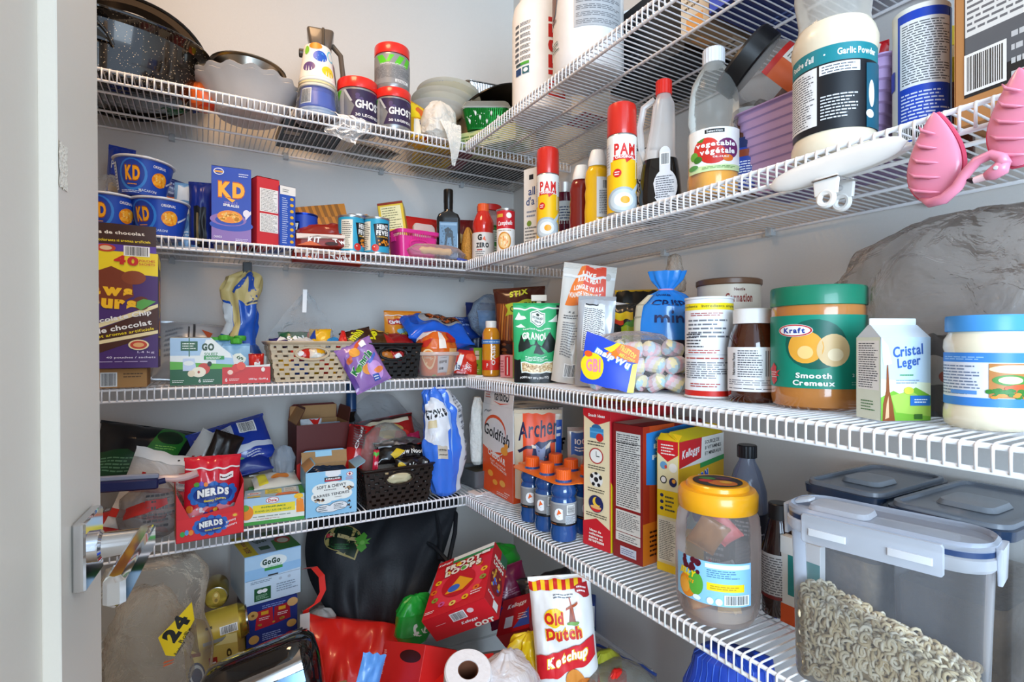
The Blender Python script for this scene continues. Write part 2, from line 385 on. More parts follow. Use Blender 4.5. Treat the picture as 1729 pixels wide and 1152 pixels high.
def basket(name, label, cat, loc, rot, W, D, H, col, taper=.86, hole=True, style='weave', group=None, hw=.055, hh=.02, rows=9, t_rim=.006):
    root = thing(name, label, cat, loc, rot, group); m = M(col, .4); mb = MB(); th = .0018
    rim = MB()
    def wall(i, s, t, o):
        k = taper+(1-taper)*t; a, b = W/2*k-o, D/2*k-o; z = t*H
        return [((2*s-1)*a, -b, z), (a, (2*s-1)*b, z), ((1-2*s)*a, b, z), (-a, (1-2*s)*b, z)][i]
    for w_ in range(4):
        n = max(8, int((W if w_ % 2 == 0 else D)/.0062)); nr = rows*2
        Lw = W if w_ % 2 == 0 else D
        for j in range(nr):
            for i in range(n):
                s0, s1, t0, t1 = i/n, (i+1)/n, j/nr, (j+1)/nr; c = ((s0+s1)/2-.5)*Lw, ((t0+t1)/2-.70)*H
                if hole and w_ % 2 == 0 and (c[0]/hw)**2+(c[1]/hh)**2 < 1: continue
                if j % 2 and (i+(j//2)*2) % 4 >= 2 and .5 < j < nr-1 and i not in (0, n-1): continue
                bul = .0012*(1 if ((i//2+j//2) % 2) else -.3) if style == 'weave' else 0
                vs = [wall(w_, *q) for q in ((s0, t0, -bul), (s1, t0, -bul), (s1, t1, -bul), (s0, t1, -bul), (s0, t0, th), (s1, t0, th), (s1, t1, th), (s0, t1, th))]
                mb.add(vs, [(0, 1, 2, 3), (7, 6, 5, 4), (0, 4, 5, 1), (1, 5, 6, 2), (2, 6, 7, 3), (3, 7, 4, 0)], m)
    k = taper; mb.loft([(0, W/2*k, D/2*k, .008), (.003, W/2*k, D/2*k, .008)], m)
    mb.build('woven_body', root, angle=30)
    r_ = .012
    rim.loft([(H-.008, W/2+.001, D/2+.001, r_), (H-.002, W/2+t_rim, D/2+t_rim, r_), (H, W/2+t_rim, D/2+t_rim, r_), (H+.001, W/2+t_rim-.002, D/2+t_rim-.002, r_), (H, W/2-.003, D/2-.003, r_), (H-.008, W/2-.003, D/2-.003, r_)], m, cap=(0, 0))
    rim.build('rim', root)
    if hole:
        for sg in (-1, 1):
            hb = MB(); zc = .70*H; yy = D/2*(taper+(1-taper)*.70)+.001
            hb.tube([(hw*1.05*cos(a)*1, sg*yy, zc+hh*1.1*sin(a)) for a in [2*pi*q/28 for q in range(28)]], .0032, m, 6, closed=True); hb.build('handle_frame', root)
    return root
# ================================================================ the room
def slab(name, x0, x1, y0, y1, z0, z1, mat):
    mb = MB(); mb.box(x0, x1, y0, y1, z0, z1, mat, b=.0005); return mb.build(name, kind='structure')
slab('wall_back', -.9, 1.12, WY, WY+.12, 0, 2.44, WALLM)
slab('wall_right', WX, WX+.12, -.35, WY, 0, 2.44, WALLM)
slab('wall_left', -.9, -.78, -.25, WY, 0, 2.44, WALLM)
slab('wall_front', -.78, -.19, -.25, -.13, 0, 2.44, WALLM)
slab('ceiling', -.9, 1.12, -.35, 1.84, 2.44, 2.5, M('e6e2da', .9, bump=.3, scale=160.))
slab('floor', -1.6, 2.2, -3.2, 1.84, -.05, 0, M('8d7a66', .45, scale=9., var=.2))
slab('baseboard_back', -.78, WX, WY-.014, WY, 0, .1, M('e9e9e8', .3))
slab('baseboard_right', WX-.014, WX, -.3, WY-.014, 0, .1, M('e9e9e8', .3))
# assumed ceiling lamp of the pantry, unseen above the frame
t = thing('assumed_ceiling_lamp', 'assumed round white flush ceiling lamp above the shelves, out of view', 'lamp', (-.02, .92, 2.44))
MB().lathe([(.09, -.006), (.11, -.002), (.11, 0)], M('dddddd', .3, 1.), cap=(1, 0)).build('lamp_base', t)
MB().lathe([(.0001, -.05), (.05, -.046), (.085, -.03), (.1, -.008)], M('fff8ea', .4), cap=(0, 0)).build('lamp_shade', t)
# ---- the open door: stile, recessed panel, lever handle
DW = M('e4dbcc', .42, bump=.04, scale=300., var=.01)  # white door paint with the assumed ceiling lamp's warm cast mixed into its colour
mb = MB(); Wd, Hd, Td, St, Rc = .76, 2.03, .035, .112, .011
mb.box(-Td, 0, -St, 0, 0, Hd, DW); mb.box(-Td, 0, -Wd, -Wd+St, 0, Hd, DW)
mb.box(-Td, 0, -Wd+St, -St, 0, .24, DW); mb.box(-Td, 0, -Wd+St, -St, Hd-.13, Hd, DW)
mb.box(-Td+Rc, -Rc, -Wd+St, -St, .24, Hd-.13, DW)
door = mb.build('door_1', loc=(-.075, .620, 0), rot=(0, radians(-.35), radians(-4.6)), kind='structure')
hz = CZ-.168
mb = MB(); mb.box(0, .009, -.088, -.033, hz-.0275, hz+.0275, CHROME, b=.0015); ro = mb.build('handle_rose', door)
mb = MB()
Tr = Matrix.Translation((.009, -.0605, hz)) @ Matrix.Rotation(pi/2, 4, 'Y')
mb.lathe([(.013, 0), (.013, .004), (.0105, .006), (.0105, .036), (.0115, .04)], CHROME, T=Tr, n=32); nk = mb.build('handle_neck', ro)
mb = MB(); mb.box(.037, .050, -.172, -.049, hz-.0105, hz+.0105, CHROME, b=.003); mb.build('lever', nk if 0 else ro)
mb = MB(); mb.grid(lambda x, y: (.0006+.0004*noise.noise(Vector((x*9, y*9, 0))), -.111+.020*x+.003*noise.noise(Vector((y*5, x*3, 4))), CZ+.117+.034*y+.002*noise.noise(Vector((x*5, 2, 4)))), 8, 10, M('efe8d8', .8, bump=1., scale=400.)); mb.build('paint_patch', door)
for k, z in enumerate((.25, 1.02, 1.8)):
    mb = MB(); mb.tube([(-.0, -Wd-.004, z-.05), (0, -Wd-.004, z+.05)], .006, CHROME, 10); mb.box(-.03, 0, -Wd-.002, -Wd, z-.045, z+.045, CHROME); mb.build('hinge', door)
# ---- wire shelves
LIP = .028; PITCH = .0127
def shelf_wires(a0, a1, P, mat):
    """P(along, depth from the lip, height) -> world"""
    deck, lip = MB(), MB(); n = int((a1-a0)/PITCH); D = WY-FY-.004
    for i in range(n+1):
        a = a0+i*PITCH
        deck.tube([P(a, D, -.0015), P(a, .004, -.0015), P(a, -.0028, -.0035)], .00145, mat, 6)
        lip.tube([P(a, -.0028, -.0035), P(a, -.0034, -.012), P(a, -.0034, -LIP)], .0015, mat, 6)
    lip.wire(P(a0, 0, -.0045), P(a1, 0, -.0045), .0029, mat, 8); lip.wire(P(a0, -.0005, -LIP), P(a1, -.0005, -LIP), .003, mat, 8)
    return deck, lip, D
names = {1: 'topmost of four, holding the roaster and tubs', 2: 'second from the top', 3: 'third from the top', 4: 'lowest of four, over the floor pile'}
for k in (1, 2, 3, 4):
    z = SH[k]
    for side in ('back', 'right'):
        if side == 'back':
            P = lambda a, d, h: (a, FY+d, z+h); a0, a1 = -.76, WX-.006
        else:
            P = lambda a, d, h: (FX+d, a, z+h); a0, a1 = -.3, FY-.008
        root = thing('wire_shelf', 'white wire shelf on the %s wall, %s' % ('left-hand back' if side == 'back' else 'right-hand', names[k]), 'shelf', P(a0, 0, 0), 0, 'wire shelves around the corner')
        off = Vector(P(a0, 0, 0))
        Pl = lambda a, d, h: tuple(Vector(P(a, d, h))-off)
        deck, lip, D = shelf_wires(a0, a1, Pl, WIREM)
        deck.build('wire_deck', root, angle=0); lip.build('front_lip', root, angle=0)
        for d in (.118, .236, D-.004):
            MB().wire(Pl(a0, d, -.0058), Pl(a1, d, -.0058), .0029, WIREM, 8).build('cross_rod', root, angle=0)
        a = a0+.12
        while a < a1-.02:
            cb = MB()
            if side == 'back': cb.box(a-.007, a+.007, D-.012, D+.0035, -.016, .002, CL('dfe6ea', .5), T=Matrix.Translation((-a0, 0, 0)))
            else: cb.box(D-.012, D+.0035, a-.007, a+.007, -.016, .002, CL('dfe6ea', .5), T=Matrix.Translation((0, -a0, 0)))
            cb.build('wall_clip', root); a += .285
        if side == 'right':
            for dd in (.012, .2):
                cb = MB(); cb.box(dd, dd+.022, a1-a0-.03, a1-a0+.022, -.0012, .0045, M('f1f1ef', .35)); cb.box(dd+.004, dd+.018, a1-a0+.012, a1-a0+.02, -.012, 0, M('f1f1ef', .35)); cb.build('corner_clip', root)
# ================================================================ topmost shelf, back wall
z1 = SH[1]+.001
SPK = M('15110e', .12, coat=.6, speck='c9b79a', var=.3, scale=12.)
def oval(prof, mat, sy=.62, n=56, T=None, cap=(1, 0)): return MB().lathe(prof, mat, n=n, sy=sy, T=T, cap=cap)
# speckled roasting pan
t = thing('roasting_pan', 'large black speckled enamel roasting pan at the left end of the top shelf', 'pan', (-.205, 1.505, z1))
oval([(.150, 0), (.172, .006), (.192, .05), (.200, .112), (.216, .120), (.222, .123), (.222, .128), (.213, .129), (.203, .126), (.195, .112), (.187, .05), (.168, .012), (.001, .010)], SPK, cap=(1, 1)).build('pan_body', t)
MB().tube([(.2205*cos(a), .62*.2205*sin(a), .1265) for a in [2*pi*i/60 for i in range(60)]], .0042, M('0b0a09', .1, coat=.7), 8, closed=True).build('rolled_rim', t)
for sx in (1,):
    MB().grid(lambda x, y: ((-.07+.115*x)+.0*y, -(.124+.026*sin(pi*x)*(.35+.65*y)), .058+.042*y*sin(pi*x)**.6+.004*cos(pi*y)), 22, 6, SPK).tube([(-.07+.115*x/16, -(.124+.028*sin(pi*x/16)), .058+.044*sin(pi*x/16)**.6) for x in range(17)], .004, SPK, 8).build('side_handle', t)
# lid / tray leaning at the wall behind
t = thing('roaster_lid', 'dark brown oval roaster lid leaning on the wall behind the speckled pan', 'lid', (-.17, 1.652, z1+.003), (radians(80), 0, 0))
Tt = Matrix.Translation((0, .17, .0))
mdk = M('3a322b', .22, .6); mb = MB(); mb.lathe([(.0001, -.030), (.08, -.030), (.15, -.018), (.165, 0), (.184, .003), (.187, .001)], mdk, n=56, sy=.92, T=Tt, cap=(0, 0)); mb.build('lid_body', t)
MB().tube([(.187*cos(a), .17+.92*.187*sin(a), .002) for a in [2*pi*i/60 for i in range(60)]], .005, M('0d0b0a', .12, coat=.6), 8, closed=True).build('rolled_rim', t)
# zip bag between
pouch('zip_bag', 'small clear zip bag with a blue seal beside the speckled pan', 'bag', (.012, 1.585, z1+.035), (0, radians(-24), 0), .07, .16, .012, 'c7d4e0', mat=CL('cdd9e6', .35, .2, bump=.4), seed=3, seal=False,
      art=[R('6a4a78', .02, .10, .98, .14), R('4763b5', .02, .0, .98, .09)])
# small colourful packet low beside the bowls
t = sack('candy_packet', 'small yellow, orange and green candy packet lying under the bowls\' edge', 'packet', (.005, 1.50, z1), .3, [(.012, 0), (.030, .01), (.034, .035), (.026, .055), (.008, .072)], M('f06a2a', .3), seed=2, amp=.005, arts=([R('e8df3a', .3, .55, .8, .95), E('58b53a', .5, .62, .12, .14), R('f0f0e6', .42, .3, .58, .42), G('d23c22', (.1, .1), (.5, .4), (.9, .1))],))
t = pouch('snack_packet', 'small dark green packet lying left of the yellow and orange one', 'packet', (-.055, 1.52, z1+.004), (radians(-80), 0, .5), .06, .07, .02, '1f5a2a', seed=4, art=[R('151a4a', .1, .1, .9, .4), E('69b545', .5, .7, .3, .15)], seal=False)
# scalloped bowls
def scallop(name, label, z, sc=1., grp=None, pos=PB(420, .14)):
    mb = MB(); n = 96
    prof = [(.062, 0), (.070, .002), (.092, .030), (.108, .058), (.122, .072)]
    inn = [(.1195, .0735), (.106, .062), (.088, .034), (.066, .008), (.001, .007)]
    P = prof+inn; vs = []; fs = []
    for r, zz in P:
        for i in range(n):
            a = 2*pi*i/n; k = min(1, max(0, (zz-.045)/.028)); w_ = 1+.030*k*cos(16*a); vs.append((r*w_*cos(a)*sc, r*w_*sin(a)*sc, zz+.0028*k*cos(16*a)))
    for j in range(len(P)-1):
        for i in range(n): a = j*n+i; b = j*n+(i+1) % n; fs.append((a, b, b+n, a+n))
    fs.append(tuple(range(n-1, -1, -1))); mb.add(vs, fs, M('cfc8c2', .35, coat=.2))
    o = mb.build(name, loc=P3(pos, z)); return tag(o, label, 'bowl', grp)
scallop('pie_dish', 'beige scalloped pie dish, lower of the two nested, on the top wire shelf', z1)
scallop('pie_dish', 'beige scalloped pie dish, upper of the two nested, under the metal tin', z1+.0115)
t = thing('cake_tin', 'round silver metal cake tin sitting on the beige scalloped dishes', 'tin', P3(PB(419, .145), z1+.0852), (0, radians(2), 0))
mt = M('9c968c', .3, 1., var=.2, scale=14.)
MB().lathe([(.070, 0), (.073, .003), (.080, .038), (.086, .040), (.086, .042), (.079, .041), (.071, .004), (.001, .003)], mt, n=56, cap=(1, 1)).build('tin_body', t)
MB().tube([(.0865*cos(a), .0865*sin(a), .041) for a in [2*pi*i/48 for i in range(48)]], .0018, mt, 6, closed=True).build('rolled_rim', t)
# paper cups
pc = PB(536, .075); rr = .0435
t = thing('paper_cup', 'white paper cup with coloured balloon dots, upside down on top of the blue cups', 'cup', P3(pc, z1+.098), facing(pc))
mb = MB(); mb.lathe([(.043, 0), (.0445, .002), (.043, .004), (.0325, .088), (.031, .089), (.0305, .086), (.001, .086)], M('f3f0ea', .5))
mb.art(CYL(.0428, .004, .088, -90, 90, .0328), [E('f08a22', .46, .93, .15, .10), E('2a5ecb', .56, .62, .15, .17), E('6fd0ea', .82, .72, .10, .17), E('f3f0ea', .82, .72, .075, .13), E('6a4f86', .33, .28, .13, .14), E('f2d52a', .72, .20, .14, .16), E('e0359a', .97, .45, .06, .17), E('8ac83a', .26, .80, .06, .13), dots('5aa6e8', 9, .48, .5, .64, .74, .012, .016, 5), dots('c9a012', 5, .64, .12, .8, .28, .01, .014, 6)], 16, 4)
mb.build('cup_body', t)
for i in range(3):
    z = z1+.076+.0075*i; mb = MB(); mb.lathe([(.0445, 0), (.0462, .002), (.0445, .004), (.036, .07), (.034, .071)], M(('efe6d4', 'e6d9a8', 'f3f0ea')[i], .5), cap=(0, 1))
    tag(mb.build('paper_cup', loc=P3(pc, z)), ('lowest', 'middle', 'uppermost')[i]+' pale rimmed paper cup between the balloon cup and the blue cup', 'cup', 'pale nested paper cups')
for i in range(4):
    z = z1+.002+.0075*i; mb = MB(); mb.lathe([(.0465, 0), (.0482, .0022), (.0465, .004), (.038, .072 if i < 3 else .070), (.036, .0725)], M('4766bf' if i == 3 else 'b9c6d8', .35), cap=(0, 1))
    if i == 3: mb.art(CYL(.0464, .004, .07, -80, 80, .0382), [R('3a55ad', .0, .55, 1, .98), *BC(.08, .1, .3, .62)], 14, 3)
    tag(mb.build('paper_cup', loc=P3(pc, z)), 'blue paper cup in the plastic-sleeved stack at the bottom' if i == 3 else ('lowest', 'second', 'third')[i % 3]+' pale rim from the bottom of the sleeved paper cup stack', 'cup', None if i == 3 else 'pale cups under the blue cup')
sack('plastic_sleeve', 'clear torn plastic sleeve around the blue cups, trailing over the shelf edge', 'wrapper', P3(pc, z1), facing(pc), [(.0515, .0), (.0525, .03), (.050, .06), (.048, .085)], CL('eef2f6', .05, .1, bump=.5), seed=5, amp=.0025, open_top=True)
mb = MB(); mb.grid(lambda x, y: (.02+.075*x+.02*sin(5*y), -.058-.028*y**.5-.006*noise.noise(Vector((x*6, y*6, 1))), .012-.062*y-.02*x*y+.008*noise.noise(Vector((x*5, y*5, 3)))), 14, 16, CL('f2f4f6', .22, .1, bump=.8))
tag(mb.build('plastic_film', loc=P3(pc, z1)), 'crinkled clear film hanging over the top shelf lip below the cups', 'wrapper')
# thermos jug
pj = PB(541, .155); t = thing('thermos_jug', 'tall brown-grey plastic jug with a spout behind the paper cups', 'jug', P3(pj, z1), facing(pj)); t.scale = (1, 1, .95)
mj = M('5c5248', .3, coat=.2)
MB().loft([(0, .036, .036, .03), (.006, .04, .04, .034), (.05, .043, .043, .036), (.14, .042, .04, .03), (.19, .036, .036, .026), (.218, .026, .028, .02)], mj, 6).build('jug_body', t)
mb = MB(); mb.loft([(.218, .024, .024, .01), (.235, .026, .027, .01), (.283, .034, .032, .008), (.287, .033, .031, .008)], mj, 4, cap=(1, 0)); mb.loft([(.287, .033, .031, .008), (.287, .030, .028, .007), (.240, .022, .02, .007)], M('3c352e', .5), 4, cap=(0, 1)); mb.box(.004, .010, -.034, .03, .235, .289, M('241f1b', .3)); mb.build('spout', t)
mb = MB(); mb.tube([(.03, .0, .26), (.052, 0, .235), (.058, 0, .18), (.056, 0, .10), (.044, 0, .05)], .007, mj, 10); mb.build('handle', t)
mb = MB(); mb.lathe([(.010, 0), (.0115, .002), (.0115, .016), (.009, .018)], M('4c443b', .35), T=Matrix.Translation((-.036, -.005, .222)) @ Matrix.Rotation(-pi/2, 4, 'Y'), rib=1, ribd=.0008, n=24); mb.build('knob', t)
# things lying low behind, seen through the wires
carton('flat_box', 'flat black box lying low on the top shelf behind the blue cups', 'box', PB(478, .13), PB(582, .13), z1, .028, .17, '1a1714', top=[L('777777', .1, .2, .8, .8, 4)], bottom=[R('0e0c0b', 0, 0, 1, 1), L('8a8378', .1, .3, .6, .6, 4), R('b9ab93', .05, .66, .3, .8)])
pouch('foil_packet', 'crumpled grey foil packet lying under the red-lidded tubs', 'packet', P3(PB(640, .21), z1+.012), (radians(-86), 0, radians(8)), .14, .13, .03, '7b746b', mat=M('8d867c', .25, .8, bump=.8, scale=30.), seed=8, seal=False)
# red-lidded supplement tubs
MSIL = M('9a9c9e', .3, .55, var=.02)
def ghost(label, p, z, h, r, turn, grp=None, back=False, sc=1.):
    if not back:
        art_ = [R('9fa1a3', 0, 0, .34, 1), G('58b52c', (.03, .98), (.30, .98), (.22, .66), (.14, .66), (.12, .8), (.09, .70), (.02, .66)), L('6f7174', .04, .14, .28, .6, 9), *BC(.16, .03, .30, .10),
                G('2f2348', (.36, .98), (1.0, .98), (1.0, .02), (.42, .02), (.50, .45), (.44, .62)), G('b9bbbd', (.33, .98), (.37, .98), (.47, .6), (.44, .58)),
                dots('4a3a6c', 9, .5, .55, .98, .95, .03, .06, 4), T('GHOST', WH, .73, .52, .44, .27, .04, .04, .12), T('30 LEGENDS', WH, .71, .17, .40, .09, .02, .02)]
    else:
        art_ = [R('8e9092', 0, 0, 1, 1), G('5ccb2a', (.22, .97), (.34, .97), (.42, .72), (.30, .66)), G('5ccb2a', (.46, .97), (.54, .97), (.46, .72), (.40, .72)), G('5ccb2a', (.62, .97), (.72, .97), (.62, .64), (.54, .68)), G('5ccb2a', (.76, .97), (.86, .97), (.78, .62), (.70, .66)),
                L('6f7174', .1, .18, .85, .6, 10), L('e6e6e6', .3, .64, .8, .7, 2), R('e9e9e9', .55, .05, .8, .15), L('222222', .57, .06, .78, .14, 2), G('2f2348', (.93, .9), (1, .9), (1, .1), (.97, .3))]
    return turned('supplement_tub', label, 'tub', P3(p, z), facing(p)+turn, [
        ('tub_body', [(r*.93, 0), (r*.97, .003), (r, .010), (r, h*.76), (r*.97, h*.775), (r*.93, h*.79)], MSIL, [(CYL(r, h*.11, h*.74, -100, 100), art_, 24, 2)]),
        ('lid', [(r*1.0, h*.785), (r*1.01, h*.80), (r*1.01, h*.98), (r*.985, h), (.0001, h)], M('df2a20', .3, coat=.3), [], {'rib': 0, 'cap': (1, 0), 'label': 'red screw lid'})])
pg = PB(604, .085); ghost('grey and purple supplement tub with red lid, standing left of the stacked pair', pg, z1, .127, .052, -.15)
pg = PB(664, .06); ghost('grey and purple supplement tub with red lid, lower of the stacked pair', pg, z1, .113, .0465, -.28)
pg2 = PB(662, .072); ghost('silver supplement tub with green stripes and red lid, on top of another tub', pg2, z1+.1135, .123, .0465, .0, back=True)
# plates and bowls
carton('storage_box', 'plain brown box under the paper plates, mostly hidden', 'box', PB(712, .20), PB(800, .20), z1, .125, .12, 'a8906c')
pp = PB(757, .17)
for i, (r, z, c, l) in enumerate(((.095, .152, 'e6dfcc', 'lower cream paper plate in the tilted stack on the top shelf'), (.10, .166, 'e2d8bc', 'middle cream paper plate in the tilted stack on the top shelf'), (.098, .180, 'ece6d6', 'top paper plate with a green, red and blue printed rim'))):
    mb = MB(); mb.lathe([(r*.6, 0), (r*.7, .003), (r*.97, .022), (r, .022), (r*.7, .005), (.001, .003)], M(c, .5), n=48, cap=(1, 1))
    if i == 2: mb.art(CYL(r*.7, .0028, .0215, -110, 80, r*.965), [R('c9b878', 0, 0, .5, 1), R('c0564a', .05, .3, .25, .9), R('34549a', .26, .1, .4, .7), R('d9c069', .5, .2, .75, .9)], 30, 3)
    tag(mb.build('paper_plate', loc=P3((pp[0]+(-.02 if i == 0 else .0), pp[1]), z1+z), rot=(radians(-5), radians(4), 0)), l, 'plate')
MB_ = MB(); MB_.lathe([(.05, 0), (.055, .002), (.088, .03), (.09, .03), (.055, .005), (.001, .004)], M('e9e4da', .4), n=40, cap=(1, 1)); tag(MB_.build('cereal_bowl', loc=P3(PB(738, .19), z1+.127)), 'off-white bowl under the stack of paper plates', 'bowl')
# yellow packets
pouch('snack_pouch', 'yellow and orange packet wedged right of the stacked tubs', 'packet', P3(PB(704, .075), z1), (radians(-8), radians(10), .3), .062, .115, .05, 'e0a51e', style='stand', seed=11, art=[R('f4d31d', .0, .55, 1, 1), E('e06a1c', .5, .8, .3, .12), R('e9e2d0', .1, .05, .4, .5), G('cf2418', (.55, .1), (.8, .25), (.9, .05), (.7, 0)), T('MIX', '2b2b6c', .55, .42, .5, .12)])
carton('cookie_box', 'flat yellow and purple box lying under the white plastic bag', 'box', PB(708, .10), PB(800, .07), z1, .03, .16, 'd9b21c', top=[], bottom=[R('d8b01e', 0, 0, 1, 1), R('7a2338', .72, 0, 1, 1), T('COOKIES', '272a66', .42, .7, .6, .22), L('272a66', .1, .2, .6, .5, 4)], front=[R('caa21c', 0, 0, 1, 1), R('6a2030', .8, 0, 1, 1)])
# white plastic bag drooping over the lip
t = sack('plastic_bag', 'white plastic grocery bag of buns slumped over the top shelf lip', 'bag', P3(PB(743, .035), z1+.003), .2, [(.03, 0), (.050, .012), (.054, .045), (.046, .075), (.026, .095), (.006, .108)], CL('f4f1e8', .72, .25, bump=.7, scale=22.), seed=7, amp=.012, sy=.75)
mb = MB(); mb.grid(lambda x, y: ((x-.5)*.07*(1-y*.85)+.01*y, -.050-.012*sin(pi*y), .035-.115*y+.006*noise.noise(Vector((x*8, y*5, 0)))), 12, 14, CL('f4f1e8', .7, .3, bump=.6, scale=26.)); mb.build('hanging_corner', t)
# foil pans
def loafpan(name, label, p, z, W, D, H, mat, rot=0, rim=None, arts=None, lid=None):
    t = thing(name, label, 'pan', P3(p, z), rot); mb = MB(); n = 13
    mb.loft([(0, W/2*.80, D/2*.78, .012), (.002, W/2*.82, D/2*.8, .014), (H, W/2, D/2, .018), (H, W/2-.001, D/2-.001, .018), (.003, W/2*.81, D/2*.79, .013)], M(mat) if isinstance(mat, str) else mat, 6, cap=(1, 1))
    for s in (-1, 1):
        for i in range(-8, 9):
            x = i*W*.045; mb.tube([(x*.86, s*(D/2*.8+.001), .004), (x, s*(D/2+.0012), H-.003)], .0022, mat, 6)
    for f in arts or (): mb.art(*f)
    mb.build('pan_body', t)
    MB().loft([(H-.001, W/2+.005, D/2+.005, .02), (H+.0015, W/2+.006, D/2+.006, .02), (H+.0015, W/2, D/2, .018), (H-.001, W/2, D/2, .018)], rim or FOIL, 6, cap=(0, 0)).build('rim', t)
    if lid:
        MB().loft([(H+.002, W/2+.005, D/2+.005, .02), (H+.006, W/2+.003, D/2+.003, .02), (H+.020, W/2-.004, D/2-.004, .018), (H+.022, W/2-.012, D/2-.012, .016)], lid, 6, cap=(0, 1)).build('clear_lid', t)
    return t
carton('snack_box', 'pale green box under the green loaf pan', 'box', (.628, 1.45), (.745, 1.27), z1, .045, .10, 'b9c48a', front=[L('5a7a3a', .1, .2, .8, .8, 3)])
pf = (.715, 1.385)
GF = M('0f7a2c', .25, .55, bump=.3)
loafpan('loaf_pan', 'green foil loaf pan with silver snowflakes and a clear lid', pf, z1+.047, .135, .08, .058, GF, rot=radians(-30), lid=CL('e8ece8', .2, .1, bump=.2), rim=CL('e8ece8', .4),
        arts=[(lambda x, y, o: ((x-.5)*.130*(.84+.16*y), -.0315-.0085*y-.0035-o, .003+.054*y), [leaf('dfe6e2', .1+.13*i+.03*(i % 2), .3+.4*((i*5) % 3)/2, .035, .15) for i in range(7)]+[dots('d7e0da', 16, .05, .1, .95, .9, .008, .03, 9)])])
loafpan('foil_pan', 'silver foil pan with a red cord standing behind the green loaf pan', (.845, 1.60), z1+.236, .20, .09, .05, FOIL, rot=radians(-8))
loafpan('foil_pan', 'plain silver foil pan low on the deck left of the corner box', (.60, 1.60), z1+.001, .09, .10, .055, FOIL, rot=radians(8))
mb = MB(); mb.lathe([(.0001, .02), (.06, .017), (.11, .004), (.118, 0), (.118, -.004)], M('1a1714', .3, .3), n=48, cap=(0, 0)); MBk = mb.build('wok_lid', loc=P3((.80, 1.50), z1+.186), rot=(radians(-14), radians(-16), 0)); tag(MBk, 'black round pan lid tilted behind the white powder bottle', 'lid')
MB().lathe([(.012, 0), (.012, .012), (.016, .022), (.0001, .024)], M('181614', .4), cap=(0, 0)).build('knob', MBk, loc=(0, 0, .018))
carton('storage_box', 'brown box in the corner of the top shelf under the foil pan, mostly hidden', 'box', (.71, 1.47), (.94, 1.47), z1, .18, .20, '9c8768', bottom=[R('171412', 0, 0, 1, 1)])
# ================================================================ topmost shelf, right wall
px = PD(915, 1.35)
ic = lambda y: [R('5a5c60', .10, y, .17, y+.032), L('55575b', .19, y-.004, .34, y+.036, 3, int(y*100), .5, .2), ]
art_ = []
for y in (.80, .74, .68, .62, .56, .50, .44): art_ += ic(y)
art_ += [R('4aa33a', .12, .385, .32, .415), R('30444e', .12, .385, .2, .415), R('1c3f70', .12, .29, .21, .36), R('20606c', .23, .29, .32, .36), E(WH, .275, .325, .03, .022),
         T('DIESEL', 'c82a26', .62, .50, .62, .17, pi/2, .03)]
turned('protein_bottle', 'white protein powder bottle with a vertical red name, standing in the corner', 'bottle', P3(px, z1), facing(px)+.05, [
    ('bottle_body', [(.066, 0), (.073, .004), (.0745, .012), (.0745, .245), (.070, .268), (.056, .287), (.052, .292)], M('f3f2f0', .35), [(lambda x, y, o: CYL(.0745, .02, .25, -78, 82)(x, y, o), [i if i[0] is not _text else i for i in art_[:-1]], 18, 2), (CYL(.0745, .02, .25, -78, 82), [T('DIESEL', 'c82a26', .66, .48, .92, .24, pi/2, .03)], 18, 2)]),
    ('cap', [(.055, .29), (.056, .292), (.056, .318), (.053, .322), (.0001, .322)], M('f0efed', .4), [], {'rib': 1, 'ribd': .0007, 'n': 60, 'cap': (1, 0)})])
px = PD(993, 1.156)
turned('protein_tub', 'large pale grey tub with fine-print panel beside the white powder bottle', 'tub', P3(px, z1), facing(px), [
    ('tub_body', [(.064, 0), (.072, .004), (.076, .016), (.0755, .05), (.0745, .27), (.072, .30), (.06, .32)], M('dcdad8', .4), [(CYL(.0757, .045, .27, -88, 85), [R('a9abae', .38, .15, .86, 1.0), *[L('6c6e72', .40, .17+.065*i, .84, .215+.065*i, 3, i) for i in range(12)], L('7a4a3a', .02, .3, .16, .6, 5), G('7c5a46', (0, .28), (.14, .38), (.18, .52), (.06, .60), (0, .5)), L('2f5a4a', .03, .02, .22, .12, 4)], 22, 2)]),
    ('lid', [(.062, .31), (.066, .315), (.066, .345), (.0001, .348)], M('e8e7e5', .4), [], {'rib': 1, 'ribd': .0008, 'n': 60, 'cap': (1, 0)})])
px = PR(1064, .245)
turned('protein_bottle', 'white bottle with a narrow neck half hidden behind the large pale tub', 'bottle', P3(px, z1), facing(px), [
    ('bottle_body', [(.045, 0), (.05, .004), (.05, .135), (.046, .155), (.028, .172), (.026, .18)], M('eceae8', .38), [(CYL(.05, .03, .12), [E('c8202c', .45, .78, .08, .06), L('b03038', .2, .2, .8, .6, 5)], 14, 2)]),
    ('cap', capp(.030, .176, .215), M('f0efed', .4), [], {'rib': 1, 'ribd': .0006, 'n': 48, 'cap': (1, 0)})])
carton('straw_box', 'thin red and white striped paper packet lying flat between the white tubs', 'packet', (.80, 1.13), (.80, 1.04), z1, .006, .09, 'efeceb', bottom=[R('efeceb', 0, 0, 1, 1)]+[G('c8252e', (0, y), (1, y+.06), (1, y+.12), (0, y+.06)) for y in (.05, .25, .45, .65, .82)]+[R('efeceb', .3, 0, .4, 1), R('efeceb', .6, 0, .7, 1)])
carton('storage_box', 'black box on the top right-hand shelf, seen from below', 'box', (.80, .94), (.80, .725), z1, .16, .16, '131418', front=[L('41434c', .1, .1, .5, .4, 4)], left=[R('1a2c54', .6, 0, 1, 1)], bottom=[R('121316', 0, 0, 1, 1), L('2c2e36', .1, .1, .5, .3, 3)])
